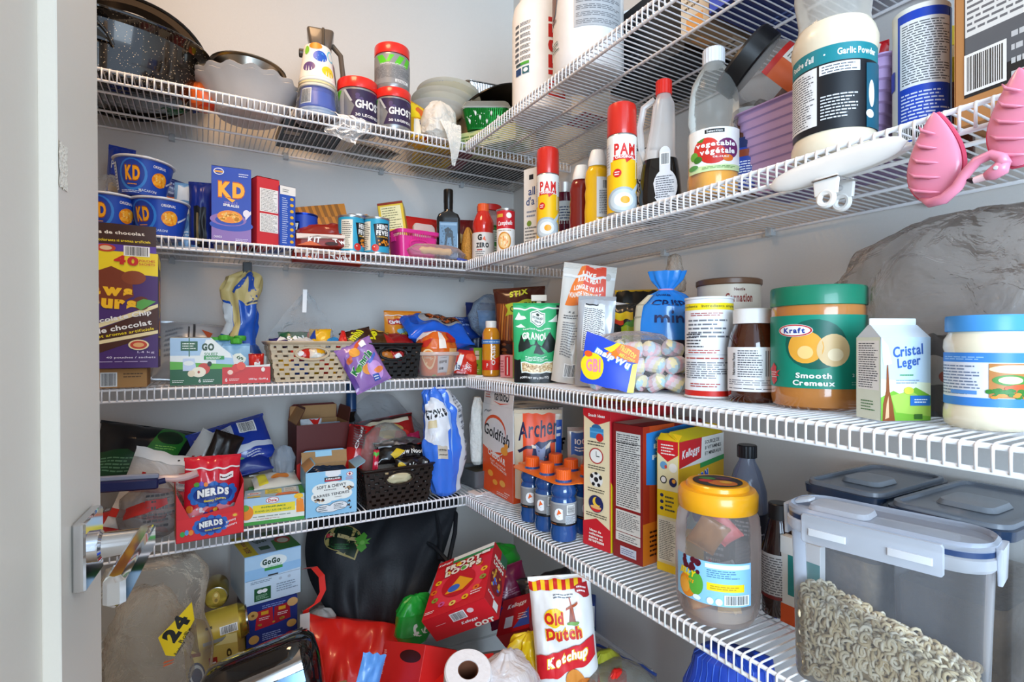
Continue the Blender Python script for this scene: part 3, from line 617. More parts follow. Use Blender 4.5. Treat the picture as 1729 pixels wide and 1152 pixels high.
carton('carton_box', 'beige cardboard carton between the black box and the blue box on the top shelf', 'box', (.77, .706), (.77, .643), z1, .15, .18, 'b59a78', front=[R('d9cdb8', 0, .0, 1, 1), L('6e5c46', .1, .3, .9, .9, 8), R('e0a25a', .2, .04, .8, .2)], bottom=[R('b0946f', 0, 0, 1, 1), R('d8c7ac', .08, .1, .92, .6), L('5e4c38', .15, .15, .85, .55, 6), R('dca463', .1, .7, .5, .9)])
carton('cereal_carton', 'deep blue box at the right end of the top shelf, seen from below', 'box', (.75, .625), (.75, .33), z1, .14, .20, '14348e', front=[G('1e4cc0', (0, 0), (.3, 0), (.5, 1), (0, 1)), E('e8a63a', .12, .3, .06, .2), T('FLAKES', WH, .6, .5, .5, .3), E('d2472f', .9, .5, .06, .2)], left=[R('1640a0', 0, 0, 1, 1), E('d8743a', .5, .6, .3, .2)],
       bottom=[R('132f80', 0, 0, 1, 1), L('5e7fd0', .1, .3, .4, .5, 3), E('d8a63a', .85, .8, .05, .08), R('20489c', .8, .0, 1, .5), E('cc5a4a', .9, .3, .04, .1), L('9db4ea', .5, .1, .75, .2, 2)])
# ================================================================ second shelf, back wall
z2 = SH[2]+.001
KB, KY = '1c3c9e', 'f6a81c'
def noodles(c, cx, cy, rx, ry, seed=1): return [E('e88a14', cx, cy, rx, ry), dots('f9b233', 26, cx-rx*.75, cy-ry*.6, cx+rx*.7, cy+ry*.6, rx*.18, ry*.22, seed), dots('fbd27a', 12, cx-rx*.6, cy-ry*.4, cx+rx*.5, cy+ry*.6, rx*.09, ry*.10, seed+1)]
def kdcup(label, p, z, turn, tilt=(0, 0)):
    a_ = [R('1b49b4', 0, 0, 1, 1), E('2f7fd6', .36, .54, .17, .46), E(KB, .36, .56, .14, .40), *OT('KD', KY, '9a4a10', .36, .58, .17, .40, 0, .05, 0, .02), L(KY, .30, .24, .42, .3, 1), T('ORIGINAL', WH, .66, .86, .16, .08), *noodles('', .68, .50, .10, .22, 3), T('MACARONI', 'cfe0f6', .55, .12, .22, .07), L('cfe0f6', .2, .02, .5, .1, 2), R('dfe9f6', .06, .1, .14, .9), L('1a3a8a', .07, .12, .13, .88, 9), G('cfd9ee', (.78, .45), (.93, .66), (.93, .60), (.79, .40))]
    return turned('macaroni_cup', label, 'cup', P3(p, z), (tilt[0], tilt[1], facing(p)+turn), [
        ('cup_body', [(.038, 0), (.041, .002), (.043, .006), (.0545, .076), (.055, .080)], M(KB, .3), [(CYL(.0427, .004, .0765, -95, 95, .0548), a_, 24, 3)]),
        ('rim', [(.0550, .0785), (.059, .0795), (.0595, .0815), (.058, .083), (.052, .0830)], M('d7dbe2', .3), [], {'n': 48}),
        ('foil_lid', [(.0575, .0832), (.0575, .0838), (.0001, .0842)], M('c3cbd8', .25, .5, bump=.3), [(lambda x, y, o: ((x-.5)*.1, (y-.5)*.1, .0844+o), [E('e39a2a', .5, .2, .3, .1), E(KB, .5, .55, .34, .2), T('KD', KY, .5, .55, .3, .2, 0, .04)], 1, 1)], {'cap': (1, 0), 'n': 40, 'sub': 'rim'})])
kdcup('blue macaroni cup with orange letters, lower left one at the door edge', PB(183, .085), z2, .1)
kdcup('blue macaroni cup with orange letters, lower right one of three', PB(270, .075), z2, -.22)
pk = PB(240, .085); kdcup('blue macaroni cup with orange letters, the one stacked on top, tilted', pk, z2+.0855, .05, (0, radians(3)))
pouch('pasta_packet', 'blue and straw-coloured spaghetti packet standing upright at the far left of the second shelf', 'packet', P3(PB(192, .27), z2), (0, radians(4), .1), .055, .25, .05, '1d3ea6', seed=21, art=[R('d9b26a', .1, .0, .9, .62), L('b98a3e', .12, .0, .88, .62, 3), R('16297a', 0, .62, 1, .70), T('PASTA', WH, .5, .8, .7, .08)])
pouch('pasta_packet', 'narrow dark packet standing behind the spaghetti packet', 'packet', P3(PB(216, .31), z2), (0, radians(7), 0), .04, .20, .04, '3a2a1a', seed=22, art=[R('5a4a30', .2, .1, .8, .7)])
sack('clear_bag', 'small clear plastic bag beside the left macaroni cups', 'bag', P3(PB(188, .20), z2), 0, [(.03, 0), (.04, .03), (.042, .09), (.03, .14), (.01, .16)], CL('dde3ea', .2, .1, bump=.7), seed=23, amp=.01)
pouch('rice_pouch', 'dark blue pouch with an orange line leaning left behind the macaroni cups', 'pouch', P3(PB(282, .24), z2+.09), (radians(-6), radians(14), .1), .145, .095, .04, '17307f', seed=24, art=[R('e07a1c', .1, .38, .6, .44), L('9fb4e0', .1, .5, .6, .9, 3), R('d8dbe4', .78, .0, .98, .6), R('12225c', .3, .0, .7, .3)])
pouch('snack_bag', 'light blue and white pouch standing behind the right macaroni cup', 'pouch', P3(PB(322, .17), z2), (0, radians(3), radians(-12)), .085, .155, .06, '79a9d6', seed=25, style='stand', art=[R('d9e6f2', .1, .72, .9, .96), G('e8f0f8', (.1, .5), (.9, .72), (.9, .66), (.1, .40)), E('3f74b8', .3, .35, .18, .12), L('e8f0f8', .2, .1, .8, .25, 3)])
pouch('snack_bag', 'dark navy pouch with a shiny fold squeezed left of the blue macaroni box', 'pouch', P3(PB(340, .14), z2), (0, 0, radians(-14)), .055, .155, .05, '1a2f86', seed=26, art=[R('1a1c22', .3, 0, .8, .6), R('8a7a58', .4, .05, .5, .5)])
# macaroni box
a_ = [R('2446b0', 0, 0, 1, 1), R('8a6ab0', 0, 0, 1, .20), E('2446b0', .5, .23, .55, .08), E('8a6ab0', .42, .30, .46, .085), E('2446b0', .45, .29, .36, .065), *OT('KD', 'fbb019', 'c05a10', .50, .70, .66, .20, 0, .06, 0, .02), G('fbb019', (.34, .60), (.60, .57), (.52, .535), (.44, .56)), T('SPIRALS', '9a86c8', .48, .525, .34, .03), T('SPIRALES', WH, .49, .49, .40, .035, -.03, .04),
      *noodles('', .46, .34, .32, .085, 5), E('e7e2ee', .88, .40, .09, .05), G('e7e2ee', (.84, .36), (.99, .44), (1, .40), (.86, .31)), E(WH, .18, .93, .13, .045), E('2446b0', .18, .93, .11, .035), R('e0a030', .08, .915, .28, .94), T('CANADA', 'efe8fa', .16, .065, .2, .03), L('d8cff0', .6, .02, .95, .06, 2), L('c8d2f2', .68, .88, .95, .94, 2)]
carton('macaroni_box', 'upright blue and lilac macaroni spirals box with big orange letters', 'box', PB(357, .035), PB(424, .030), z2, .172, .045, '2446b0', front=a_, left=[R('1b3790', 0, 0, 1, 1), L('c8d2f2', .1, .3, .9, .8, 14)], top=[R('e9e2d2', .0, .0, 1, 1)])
carton('cracker_box', 'dark navy narrow box between the macaroni box and the red one', 'box', PB(426, .075), PB(434, .075), z2, .105, .12, '141c48')
carton('pasta_side_box', 'narrow red box with two white ingredient panels, side on', 'box', PB(434, .030), PB(472, .045), z2, .161, .14, 'cf3038', front=[*NF(.12, .50, .93, .84, n=16), *NF(.12, .20, .93, .47, n=15, seed=4)], top=[R('d8434a', 0, 0, 1, 1)])
pouch('noodle_packet', 'red and yellow packet lying on the narrow boxes behind the red one', 'packet', P3(PB(426, .22), z2+.10), (radians(-10), 0, 0), .07, .06, .03, 'c93a1a', seed=27, art=[E('e9b22a', .5, .5, .3, .3), R('3a1a10', .2, .1, .5, .3)])
carton('bag_clip_box', 'narrow blue box with a white top and yellow spots, side on', 'box', PB(473, .035), PB(499, .045), z2, .148, .12, '2b55b8', front=[R('eceae6', 0, .86, 1, 1), L('777777', .15, .9, .6, .96, 2)]+[E('e8b52a', .75, .10+.1*i, .12, .025) for i in range(8)]+[L('b9c8ee', .12, .06, .5, .82, 22)], top=[R(WH, 0, 0, 1, 1)])
OB = 'e08a22'; ptn = [G('a8661a', (x, .0), (x+.07, .0), (x+.03, 1), (x-.04, 1)) for x in [.05+.13*i for i in range(7)]]
carton('cereal_bar_box', 'long orange patterned box leaning, the upper left of the two', 'box', PB(500, .25), PB(588, .24), z2+.118, .040, .09, OB, front=[R(OB, 0, 0, 1, 1), *ptn], bottom=[R('3a2468', 0, 0, 1, 1), L('c9b8e8', .1, .2, .4, .8, 4)], tilt=(radians(-10), radians(-11)))
carton('cereal_bar_box', 'long orange patterned box leaning, the lower right of the two', 'box', PB(530, .20), PB(626, .19), z2+.088, .036, .07, OB, front=[R(OB, 0, 0, 1, 1), *ptn], bottom=[R('3a2468', 0, 0, 1, 1)], tilt=(radians(-10), radians(-10)))
carton('cereal_bar_box', 'plain orange box lying flat under the two leaning ones', 'box', PB(512, .19), PB(632, .18), z2, .085, .12, 'c9781c', front=[R('b86a1a', 0, 0, .5, 1)])
def can(label, p, z, r, h, art_, body='c8c8c6', turn=0., lidm=None, name='food_can', cat='can', rot=None):
    return turned(name, label, cat, P3(p, z), rot or facing(p)+turn, [
        ('can_body', tin(r, h), M(body, .3, .9), [(CYL(r, .005, h-.005, -110, 110), art_, 26, 1)], {'n': 44}),
        ('can_lid', [(r-.003, h-.0025), (r*.85, h-.0025), (r*.83, h-.0035), (.0001, h-.0035)], M('bdbdbd', .25, 1.), [], {'cap': (0, 0), 'n': 44})])
pz = PB(513, .10); can('low blue can with a white letter behind the wrapped snack cakes', pz, z2, .033, ht(364, pz, z2), [R('2446b0', 0, 0, 1, 1), R('101a50', .1, .2, .42, .8), T('Z', WH, .35, .5, .10, .5, 0, .04)], '2446b0')
BA = [R('2f9fc4', 0, 0, 1, 1), R('e9e4d2', .16, .05, .40, .92), L('5a5a58', .18, .08, .38, .88, 14), G('14181c', (.46, .84), (.80, .90), (.84, .2), (.52, .16)), T('HEINZ', WH, .66, .76, .26, .15, 0, .05), T('FEVES', WH, .66, .58, .28, .15, 0, .05), T('ORIGINAL', 'e6b64a', .66, .46, .26, .05), dots('e38a22', 16, .56, .22, .82, .36, .022, .035, 3), E('d2322a', .50, .12, .075, .11), E('f0d8c8', .48, .15, .015, .02)]
can('light blue beans can with a dark label, the right one of the front pair', PB(636, .050), z2, .0325, .096, BA, turn=-.1)
can('light blue beans can half hidden by wrapped snack cakes', PB(593, .062), z2, .0325, .096, BA, turn=.5)
can('dark blue rimmed can standing behind the two light blue cans', PB(604, .14), z2, .036, .118, [R('1c3c9a', 0, 0, 1, 1), E('e8e6e0', .6, .5, .14, .3), T('TUNA', '1c3c9a', .6, .5, .2, .2)])
SM = '8a2418'
for i, (z, l, tl) in enumerate(((.004, 'lower', .0), (.044, 'upper', -.06))):
    k_ = pouch('snack_cake_pack', 'brown and white wrapped chocolate snack cakes, the %s pack of two' % l, 'packet', P3(PB(553+i*3, .055), z2+z+.002), (radians(-80), tl, radians(2)), .135, .060, .036, SM, seed=31+i, wr=.006, seal=False, art=[], rough=.2)
    mb = MB(); f = pmap(.135, .060, .036, 'pillow', .006, 31+i)
    k_.scale = (1.3, 1.3, 1.3)
for i, z in enumerate((.004, .036)):
    o = [q for q in COL.objects if q.name.startswith('snack_cake_pack')][i]
    mb = MB(); mb.loft([(-.004, .064, .012, .010), (.0, .066, .018, .012), (.020, .064, .017, .012), (.026, .055, .012, .01)], M('8a2418', .25, bump=.4), 4)
    mb.art(lambda x, y, oo: ((x-.5)*.128, -.0185-oo, .0+.022*y), [G('ead9cc', (0, .55), (.3, .9), (.7, .7), (1, .95), (1, 1), (0, 1)), T('KIT', WH, .25, .5, .2, .5, 0, .04, .2), T('Twist', WH, .68, .4, .3, .5, .1, .03, .2), G('d8642a', (.0, .0), (.2, .4), (.35, 0)), G('d8642a', (.8, .0), (.95, .4), (1, 0)), E('3a1a10', .5, .2, .1, .15)], 8, 2, o0=.001)
    mb.grid(lambda x, y: ((x-.5)*.138, -.0155+.02*y, .0225+.003*noise.noise(Vector((x*9, y*4, i)))), 20, 4, M('ead9cc', .2, bump=.5)); k = mb.build('wrapped_cake', o); k.rotation_euler = (radians(80), 0, 0); k.location = (0, .026, 0)
carton('cracker_box', 'yellow edged cracker box tipped on its side with a nutrition panel', 'box', PB(650, .13), PB(693, .10), z2+.012, .158, .06, 'e2c23a', front=[*NF(.1, .5, .9, .93, '6a6a40', 'ece6b4', 9), R('3a8ac8', .1, .44, .9, .47), *NF(.1, .06, .9, .42, '6a6a40', 'ece6b4', 9, 5), R('8a2a1a', 0, .96, 1, 1)], left=[R('5a1c2c', 0, 0, 1, 1), E('d8a62a', .5, .4, .3, .2), E('4a8a3a', .4, .6, .2, .08), R('e8dfd0', .6, .7, .9, .9)], top=[R('dcd6c2', 0, 0, 1, 1)], tilt=(radians(-6), radians(-9)))
# pink basket and what is in it
pb_ = PB(697, .085)
t = thing('pink_basket', 'small bright pink plastic basket with a scalloped rim on the second shelf', 'basket', P3(pb_, z2), radians(6)); t.scale = (1, 1, 1.4)
mp = M('d9328c', .3, coat=.2); mb = MB()
mb.loft([(0, .050, .036, .012), (.002, .052, .038, .012), (.043, .058, .044, .014), (.043, .0565, .0425, .013), (.004, .051, .037, .012)], mp, 5, cap=(1, 1)); mb.build('basket_body', t)
mb = MB()
for i in range(64):
    a = 2*pi*i/64; mb.tube([(.058*cos(a)*1.04, .044*sin(a)*1.06-.0, .034), (.060*cos(a)*1.04, .046*sin(a)*1.06, .052)], .0012, mp, 5)
mb.loft([(.048, .062, .048, .016), (.055, .063, .049, .016), (.055, .060, .046, .015), (.048, .059, .045, .015)], mp, 5, cap=(0, 0)); mb.build('scalloped_rim', t)
MB().tube([(.03*cos(a), -.043-.0012, .026+.011*sin(a)) for a in [2*pi*i/20 for i in range(20)]], .0022, mp, 6, closed=True).build('handle_frame', t)
mb = MB(); mb.loft([(0, .034, .006, .004), (.003, .036, .008, .005), (.042, .034, .007, .005), (.05, .028, .006, .005)], M('cbb7b2', .35), 5); mb.art(lambda x, y, o: ((x-.5)*.05, -.0082-o, .012+.02*y), [L('c05a5a', 0, 0, .8, .9, 3)]); tag(mb.build('snap_cover', loc=P3(PB(718, .10), z2+.062), rot=(radians(-14), 0, .1)), 'pale grey plastic container lid sticking out of the pink basket', 'lid')
pouch('red_pouch', 'bright red pouch with dark letters behind the pink basket', 'pouch', P3(PB(712, .19), z2), (radians(-4), 0, .05), .12, .15, .05, 'd22620', seed=36, style='stand', art=[T('BITES', '2a0e0e', .45, .42, .4, .2), G('f0512f', (0, .7), (.5, .82), (1, .62), (1, .5), (.5, .7), (0, .6))])
t = sack('bread_bag', 'clear bag with a long bread roll and a blue zip lying along the shelf lip', 'bag', P3(PB(737, .042), z2+.001), radians(2), [(.012, 0), (.030, .004), (.034, .014), (.025, .024), (.006, .028)], CL('ecdfe0', .20, .12, bump=.5), seed=37, amp=.004, sy=.9)
t.scale = (2.6, 1.1, 1.5)
mb = MB(); mb.tube([(-.050+.1*i/12, .002*sin(i), .0165+.001*sin(i*2)) for i in range(13)], [.002]+[.0095+.0006*sin(i*2.1) for i in range(11)]+[.002], M('e3c07c', .6, bump=.4), 12)
tag(mb.build('bread_roll', loc=P3(PB(736, .042), z2+.009), rot=(0, 0, radians(2))), 'long golden bread roll inside the clear bag on the second shelf', 'bread')
mb = MB(); mb.box(-.022, .022, -.004, .004, 0, .007, M('4a5fb8', .4)); tag(mb.build('bag_zip', loc=P3(PB(781, .03), z2+.001), rot=(0, 0, .5)), 'short blue zip end of the bread bag near the shelf corner', 'zip')
# black bottle
pq = PB(757, .085); t = thing('liqueur_bottle', 'squared black and blue glass bottle with a black neck', 'bottle', P3(pq, z2), facing(pq)+.02); t.scale = (1.02, 1, 1.46)
mbk = M('0e1114', .12, coat=.8)
mb = MB(); mb.loft([(0, .031, .016, .006), (.003, .033, .018, .007), (.088, .033, .018, .007), (.097, .028, .016, .008), (.103, .014, .0135, .013), (.108, .0125, .0125, .012)], mbk, 6)
mb.art(lambda x, y, o: ((x-.5)*.060, -.0180-o, .004+.083*y), [R('5e86a8', .08, .04, .92, .92), R('86aac8', .12, .84, .88, .89), G('26333f', (.30, .34), (.36, .62), (.30, .74), (.48, .80), (.70, .70), (.74, .36), (.66, .36), (.62, .56), (.46, .54), (.40, .34)), dots('3c5a74', 22, .14, .3, .86, .82, .03, .02, 8), T('YOL', '10161c', .36, .25, .22, .06, 0, .04), T('BOLLY', '10161c', .52, .15, .5, .06, 0, .04)]); mb.build('bottle_body', t)
MB().lathe([(.0125, .106), (.0130, .108), (.0130, .120), (.0136, .121), (.0136, .145), (.0125, .147), (.0001, .147)], M('14110f', .3), cap=(0, 0)).build('neck_cap', t)
# plastic jug, red bottle and cans by the corner
pj = PB(826, .19); t = turned('storage_jar', 'clear plastic jar with a wide red lid behind the red sports bottle', 'jar', P3(pj, z2), facing(pj), [
    ('jar_body', [(.034, 0), (.038, .004), (.044, .03), (.044, .165), (.030, .195)], CL('d9b9b2', .35, .1)), ('contents', [(.034, .004), (.041, .006), (.041, .12), (.001, .122)], M('a88a5c', .8, bump=1., scale=60.)), ('lid', [(.038, .194), (.040, .196), (.040, .212), (.038, .214), (.0001, .214)], M('c4201c', .35), [], {'cap': (1, 0), 'rib': 1, 'ribd': .0006, 'n': 48})])
pr = PR(816, .055)
turned('sports_drink_bottle', 'red sports drink bottle with an orange cap and grey label near the corner', 'bottle', P3(pr, z2), facing(pr), [
    ('bottle_body', [(.026, 0), (.030, .004), (.0310, .012), (.0305, .076), (.0280, .084), (.0310, .096), (.0295, .112), (.020, .134), (.0155, .142)], M('c5281c', .12, coat=.5), [(CYL(.0312, .006, .078, -100, 90), [R('d8d4cf', 0, 0, 1, 1), T('G', '1c1c1c', .43, .80, .12, .24, 0, .06), T('ZERO', '1c1c1c', .50, .50, .36, .20, 0, .06), G('e2642a', (.5, .72), (.56, .86), (.60, .66)), L('777777', .3, .05, .6, .3, 3), R('b02a1c', .35, .30, .5, .34)], 18, 1)]),
    ('cap', capp(.0160, .140, .163), M('e25a24', .35), [], {'cap': (1, 0), 'rib': 1, 'ribd': .0006, 'n': 48})])
can('narrow green can with a pale label left of the red soup can', PR(830, .085), z2, .0185, .105, [R('3b8a3c', 0, 0, 1, 1), R('dfe8da', .45, .55, .8, .9), L('2a5a2a', .47, .58, .78, .88, 5), R('cfe0c8', .42, .12, .85, .42), L('2a4a2a', .44, .14, .8, .4, 4)], '3b8a3c')
can('red and white soup can with a bowl of noodles on it, next to the corner', PR(854, .052), z2, .0235, .116, [R('f2efea', 0, 0, 1, .58), R('c8202a', 0, .56, 1, 1), T('Campbells', WH, .5, .68, .46, .14, .04, .02, .25), E(WH, .62, .88, .08, .07), R('d8a83a', .22, .84, .44, .92), E('d08a2c', .48, .26, .20, .22), E('f0c98a', .48, .26, .165, .18), dots('e88a3a', 12, .38, .14, .58, .36, .02, .03, 3), dots('f5e6c0', 14, .38, .12, .58, .38, .012, .03, 4), L('9a7a4a', .3, .50, .7, .54, 1)], turn=-.1)
sack('popcorn_bag', 'small clear bag of yellow corn kernels left of the red sports bottle', 'bag', P3(PB(790, .06), z2), .2, [(.008, 0), (.017, .005), (.019, .05), (.014, .085), (.005, .105)], M('c08a3a', .5, bump=2., scale=240., var=.4), seed=41, amp=.003)
pouch('chip_bag', 'dark red pouch standing between the black bottle and the red sports bottle', 'pouch', P3(PB(785, .16), z2), (0, 0, radians(-20)), .06, .150, .04, '6a1416', seed=42, art=[R('c89a4a', .2, .5, .7, .7), G('3a0a0c', (0, 0), (1, 0), (1, .3), (0, .4))])
# ================================================================ second shelf, right wall
# tall white broth carton
pa, pc2 = PR(869, .090), PR(884, .062)
pA = (.727, 1.205); pB = (.702, 1.148)
def xy_u(u, x): return (x, x/tan(bear(u)))
pL, pM, pR_ = xy_u(870, .722), xy_u(885, .700), xy_u(909, .716)
a = atan2(pR_[1]-pM[1], pR_[0]-pM[0])
carton('broth_carton', 'tall white carton with small print standing left of the first spray can', 'carton', xy_u(884, .703), xy_u(912, .722), z2, .206, .055, 'ecebe6', front=[R('23262c', .34, .86, .6, .92), T('all', '2a4a8a', .5, .72, .4, .10), T("d'a", '2a4a8a', .42, .60, .5, .10), L('8a94a8', .2, .4, .8, .5, 2), E('7a9a3a', .35, .33, .14, .035), L('777777', .1, .1, .9, .3, 5)],
       left=[E('c8503c', .5, .72, .18, .055), E('ecebe6', .5, .72, .14, .042), L('70747c', .1, .26, .9, .62, 16), R('4a2a22', .1, .235, .95, .25), *BC(.3, .06, .9, .14)], tilt=(0, 0))
def pam(label, p, z, r, h, turn):
    a_ = [R('f2bc14', 0, 0, 1, 1), R('e9e7e0', 0, .66, 1, 1), G('e9e7e0', (.5, 1), (.72, 1), (.72, .45), (.58, .30), (.5, .33)), R('f2bc14', .30, .30, .7, .68), L('9a9ca4', .74, .15, .98, .9, 24), R('d6d8da', .0, .5, .26, .9), L('9a9ca4', .02, .52, .24, .88, 10), R('e9e7e0', .30, .68, .70, .97),
          T('PAM', 'cf2420', .50, .81, .34, .15, 0, .035), G('cf2420', (.32, .67), (.68, .69), (.68, .74), (.32, .72)), G('cf2420', (.5, .68), (.6, .685), (.52, .63)), T('ORIGINAL', WH, .5, .708, .3, .035, .02, .03), E('cf2420', .38, .50, .065, .055), L(WH, .34, .47, .42, .53, 2),
          E('a6b2b8', .48, .15, .27, .17), E('c4ced2', .48, .15, .22, .14), E('e6ecee', .48, .15, .15, .095), E('f5a51c', .50, .15, .07, .05), G('c4ced2', (.60, .26), (.74, .40), (.77, .38), (.66, .23))]
    return turned('spray_can', label, 'can', P3(p, z), facing(p)+turn, [
        ('can_body', [(r*.95, 0), (r*1.01, .001), (r*1.01, .003), (r*.98, .005), (r, .007), (r, h*.70), (r*.96, h*.715), (r*.9, h*.72)], M('cfcfcc', .25, .8), [(CYL(r, .007, h*.70, -125, 125), a_, 28, 2)]),
        ('cap', [(r*1.0, h*.715), (r*1.01, h*.72), (r*1.0, h*.95), (r*.95, h*.985), (r*.8, h), (.0001, h)], M('cc2a1e', .28, coat=.3), [], {'cap': (1, 0)})])
pam('yellow cooking spray can with a red cap, the left and farther of two', PR(925, .053), z2, .0255, .215, .0)
pam('yellow cooking spray can with a red cap, the right and nearer of two', PR(1050, .040), z2, .0268, .210, .22)
px = PR(953, .13); turned('jam_jar', 'dark red glass jar half hidden between the spray can and the ketchup', 'jar', P3(px, z2), facing(px), [
    ('jar_body', [(.022, 0), (.0255, .003), (.026, .06), (.024, .11), (.020, .135)], M('5a1024', .1, coat=.6), [(CYL(.0256, .055, .11), [R('cfd2cf', 0, 0, 1, 1), L('3a4a6a', .1, .2, .9, .8, 5)], 12, 1)]), ('lid', capp(.022, .133, .158), M('d7d3cd', .3, .6), [], {'cap': (1, 0)})])
def squeeze(name, label, p, z, r, h, col, cap, art_=None, sy=.72):
    turned(name, label, 'bottle', P3(p, z), facing(p)+.15, [
        ('bottle_body', [(r*.92, 0), (r, .004), (r*.98, h*.12), (r, h*.22), (r*.93, h*.34), (r*.98, h*.44), (r*.90, h*.52), (r*.97, h*.62), (r*.90, h*.72), (r*.70, h*.79), (r*.62, h*.80)], M(col, .15, coat=.4), art_ or [], {'sy': sy, 'n': 44}),
        ('cap', [(r*.72, h*.79), (r*.74, h*.80), (r*.72, h*.86), (r*.55, h*.97), (r*.48, h), (.0001, h)], M(cap, .35), [], {'cap': (1, 0), 'sy': .85})])
squeeze('ketchup_bottle', 'dark red ketchup squeeze bottle with a white cap', PR(982, .072), z2, .0265, .150, '7a1a12', 'ece8e0')
squeeze('mustard_bottle', 'yellow mustard squeeze bottle with a white cap and back label', PR(1009, .058), z2, .0265, .158, 'e5b012', 'ece8e0', [(CYL(.0268, .020, .100, -10, 75, sy=.75), [R('dcdedf', 0, 0, 1, 1), *BC(.3, .72, .8, .92), L('5a5c62', .12, .08, .9, .68, 14)], 10, 4)])
# syrup bottle
ps = PR(1115, .085); t = thing('syrup_bottle', 'pancake syrup bottle with a loop handle and a red cap, half full', 'bottle', P3(ps, z2), facing(ps)-.15)
ms = CL('efeae6', .34, .14, bump=.05)
body = [(0, .030, .020, .018), (.004, .034, .024, .02), (.03, .037, .027, .022), (.075, .033, .025, .02), (.115, .026, .021, .018), (.16, .022, .019, .018, .004, 0), (.200, .019, .018, .017, .006, 0), (.214, .013, .013, .012, .006, 0), (.222, .0115, .0115, .011, .006, 0)]
MB().loft(body, ms, 6, cap=(1, 0)).build('bottle_body', t)
MB().loft([(.001, .0305, .0205, .019), (.004, .0346, .0246, .020), (.03, .0376, .0276, .022), (.075, .0336, .0256, .020), (.098, .0299, .0234, .019), (.099, .0270, .0200, .018)], M('120c0a', .08, coat=.3), 6).build('syrup', t)
MB().tube([(-.010, 0, .212), (-.030, 0, .200), (-.037, 0, .165), (-.034, 0, .125), (-.026, 0, .098)], .0062, ms, 10).build('handle', t)
mb = MB(); mb.art(lambda x, y, o: (.012+(x-.5)*.042, -.0290-o+abs(x-.5)**2*.012, .012+.105*y), [E('d9dade', .5, .30, .5, .30), R('d9dade', .28, .5, .72, .9), E('d9dade', .5, .88, .22, .1), *BC(.34, .68, .66, .86), L('5c5e66', .12, .12, .88, .50, 10), E('d9dade', .5, .05, .1, .02)], 8, 6); mb.build('back_label', t)
MB().lathe(capp(.0145, .217, .243), M('d6281e', .32), cap=(1, 0), rib=1, ribd=.0006, n=40, T=Matrix.Translation((.006, 0, 0))).build('cap', t)
pouch('coffee_bag', 'black and white patterned pouch behind the syrup bottle', 'pouch', P3(PR(1086, .155), z2), (0, 0, facing(PR(1086, .14))), .07, .17, .04, '3a2a2c', seed=44, art=[R('e4e2de', .1, .60, .9, .97), T('COCOA', WH, .4, .5, .6, .12, pi/2), *[E('e4e2de', .3+.2*(i % 2), .1+.08*i, .12, .03) for i in range(6)]])
# oil bottle
po = PR(1205, .088); t = thing('oil_bottle', 'large clear vegetable oil bottle with a white cap and red pepper label', 'bottle', P3(po, z2), facing(po))
mo = CL('eef0ec', .08, .06, bump=.12, scale=9.)
R_ = .0415
MB().lathe([(.034, 0), (.040, .003), (R_, .012), (R_, .035), (R_-.0015, .040), (R_-.001, .100), (R_-.002, .108), (.036, .116), (.040, .130), (.038, .165), (.034, .190), (.022, .212), (.0155, .220), (.0150, .230)], mo, cap=(1, 0), n=48).build('bottle_body', t)
MB().lathe([(.033, .003), (.0385, .005), (.0395, .012), (.0390, .054), (.001, .054)], M('ffb400', .1, coat=.4), n=40).build('oil', t)
mb = MB(); LM = CYL(R_, .038, .106, -62, 66)
mb.art(LM, [R('f3f3ef', 0, .0, 1, 1), R('cfe3a8', 0, .0, 1, .14), R('1a1c20', .34, .87, .66, .96), T('Selection', WH, .5, .915, .26, .05), E('6d2a62', .72, .50, .20, .24), E('d2362a', .36, .52, .22, .26), E('c7281e', .48, .38, .22, .22), G('4a8a2c', (.2, .72), (.34, .78), (.30, .68)), E('6aa83a', .14, .40, .08, .10), E('3f7a2a', .22, .30, .08, .08), E('e2732a', .72, .28, .09, .08), T('vegetable', WH, .52, .60, .66, .15, 0, .035), T('végétale', WH, .55, .43, .58, .17, 0, .035), T('OIL-HUILE', WH, .6, .31, .26, .04), E('5a9a52', .12, .14, .11, .06), L('6a9a5a', .3, .05, .9, .11, 2)], 20, 1); mb.build('front_label', t)
MB().lathe(capp(.0175, .222, .247), M('e6e6e8', .35), cap=(1, 0), rib=1, ribd=.0007, n=44).build('cap', t)
# small jar with a blue label behind the oil
px = PR(1262, .125); turned('sauce_jar', 'brown jar with a blue label and clear shoulder right of the oil bottle', 'jar', P3(px, z2), facing(px), [
    ('jar_body', [(.022, 0), (.026, .003), (.0265, .085), (.022, .108), (.020, .13)], M('4a1c0c', .1, coat=.5), [(CYL(.0268, .012, .092, -80, 80), [R('1f3fa2', 0, 0, 1, 1), L('dfe4f4', .3, .1, .9, .55, 9), R('14245c', 0, .8, 1, 1), R('8a3a1a', .05, .62, .95, .76)], 14, 1)]), ('lid', capp(.022, .128, .142), CL('e3e8ea', .4), [], {'cap': (1, 0)})])
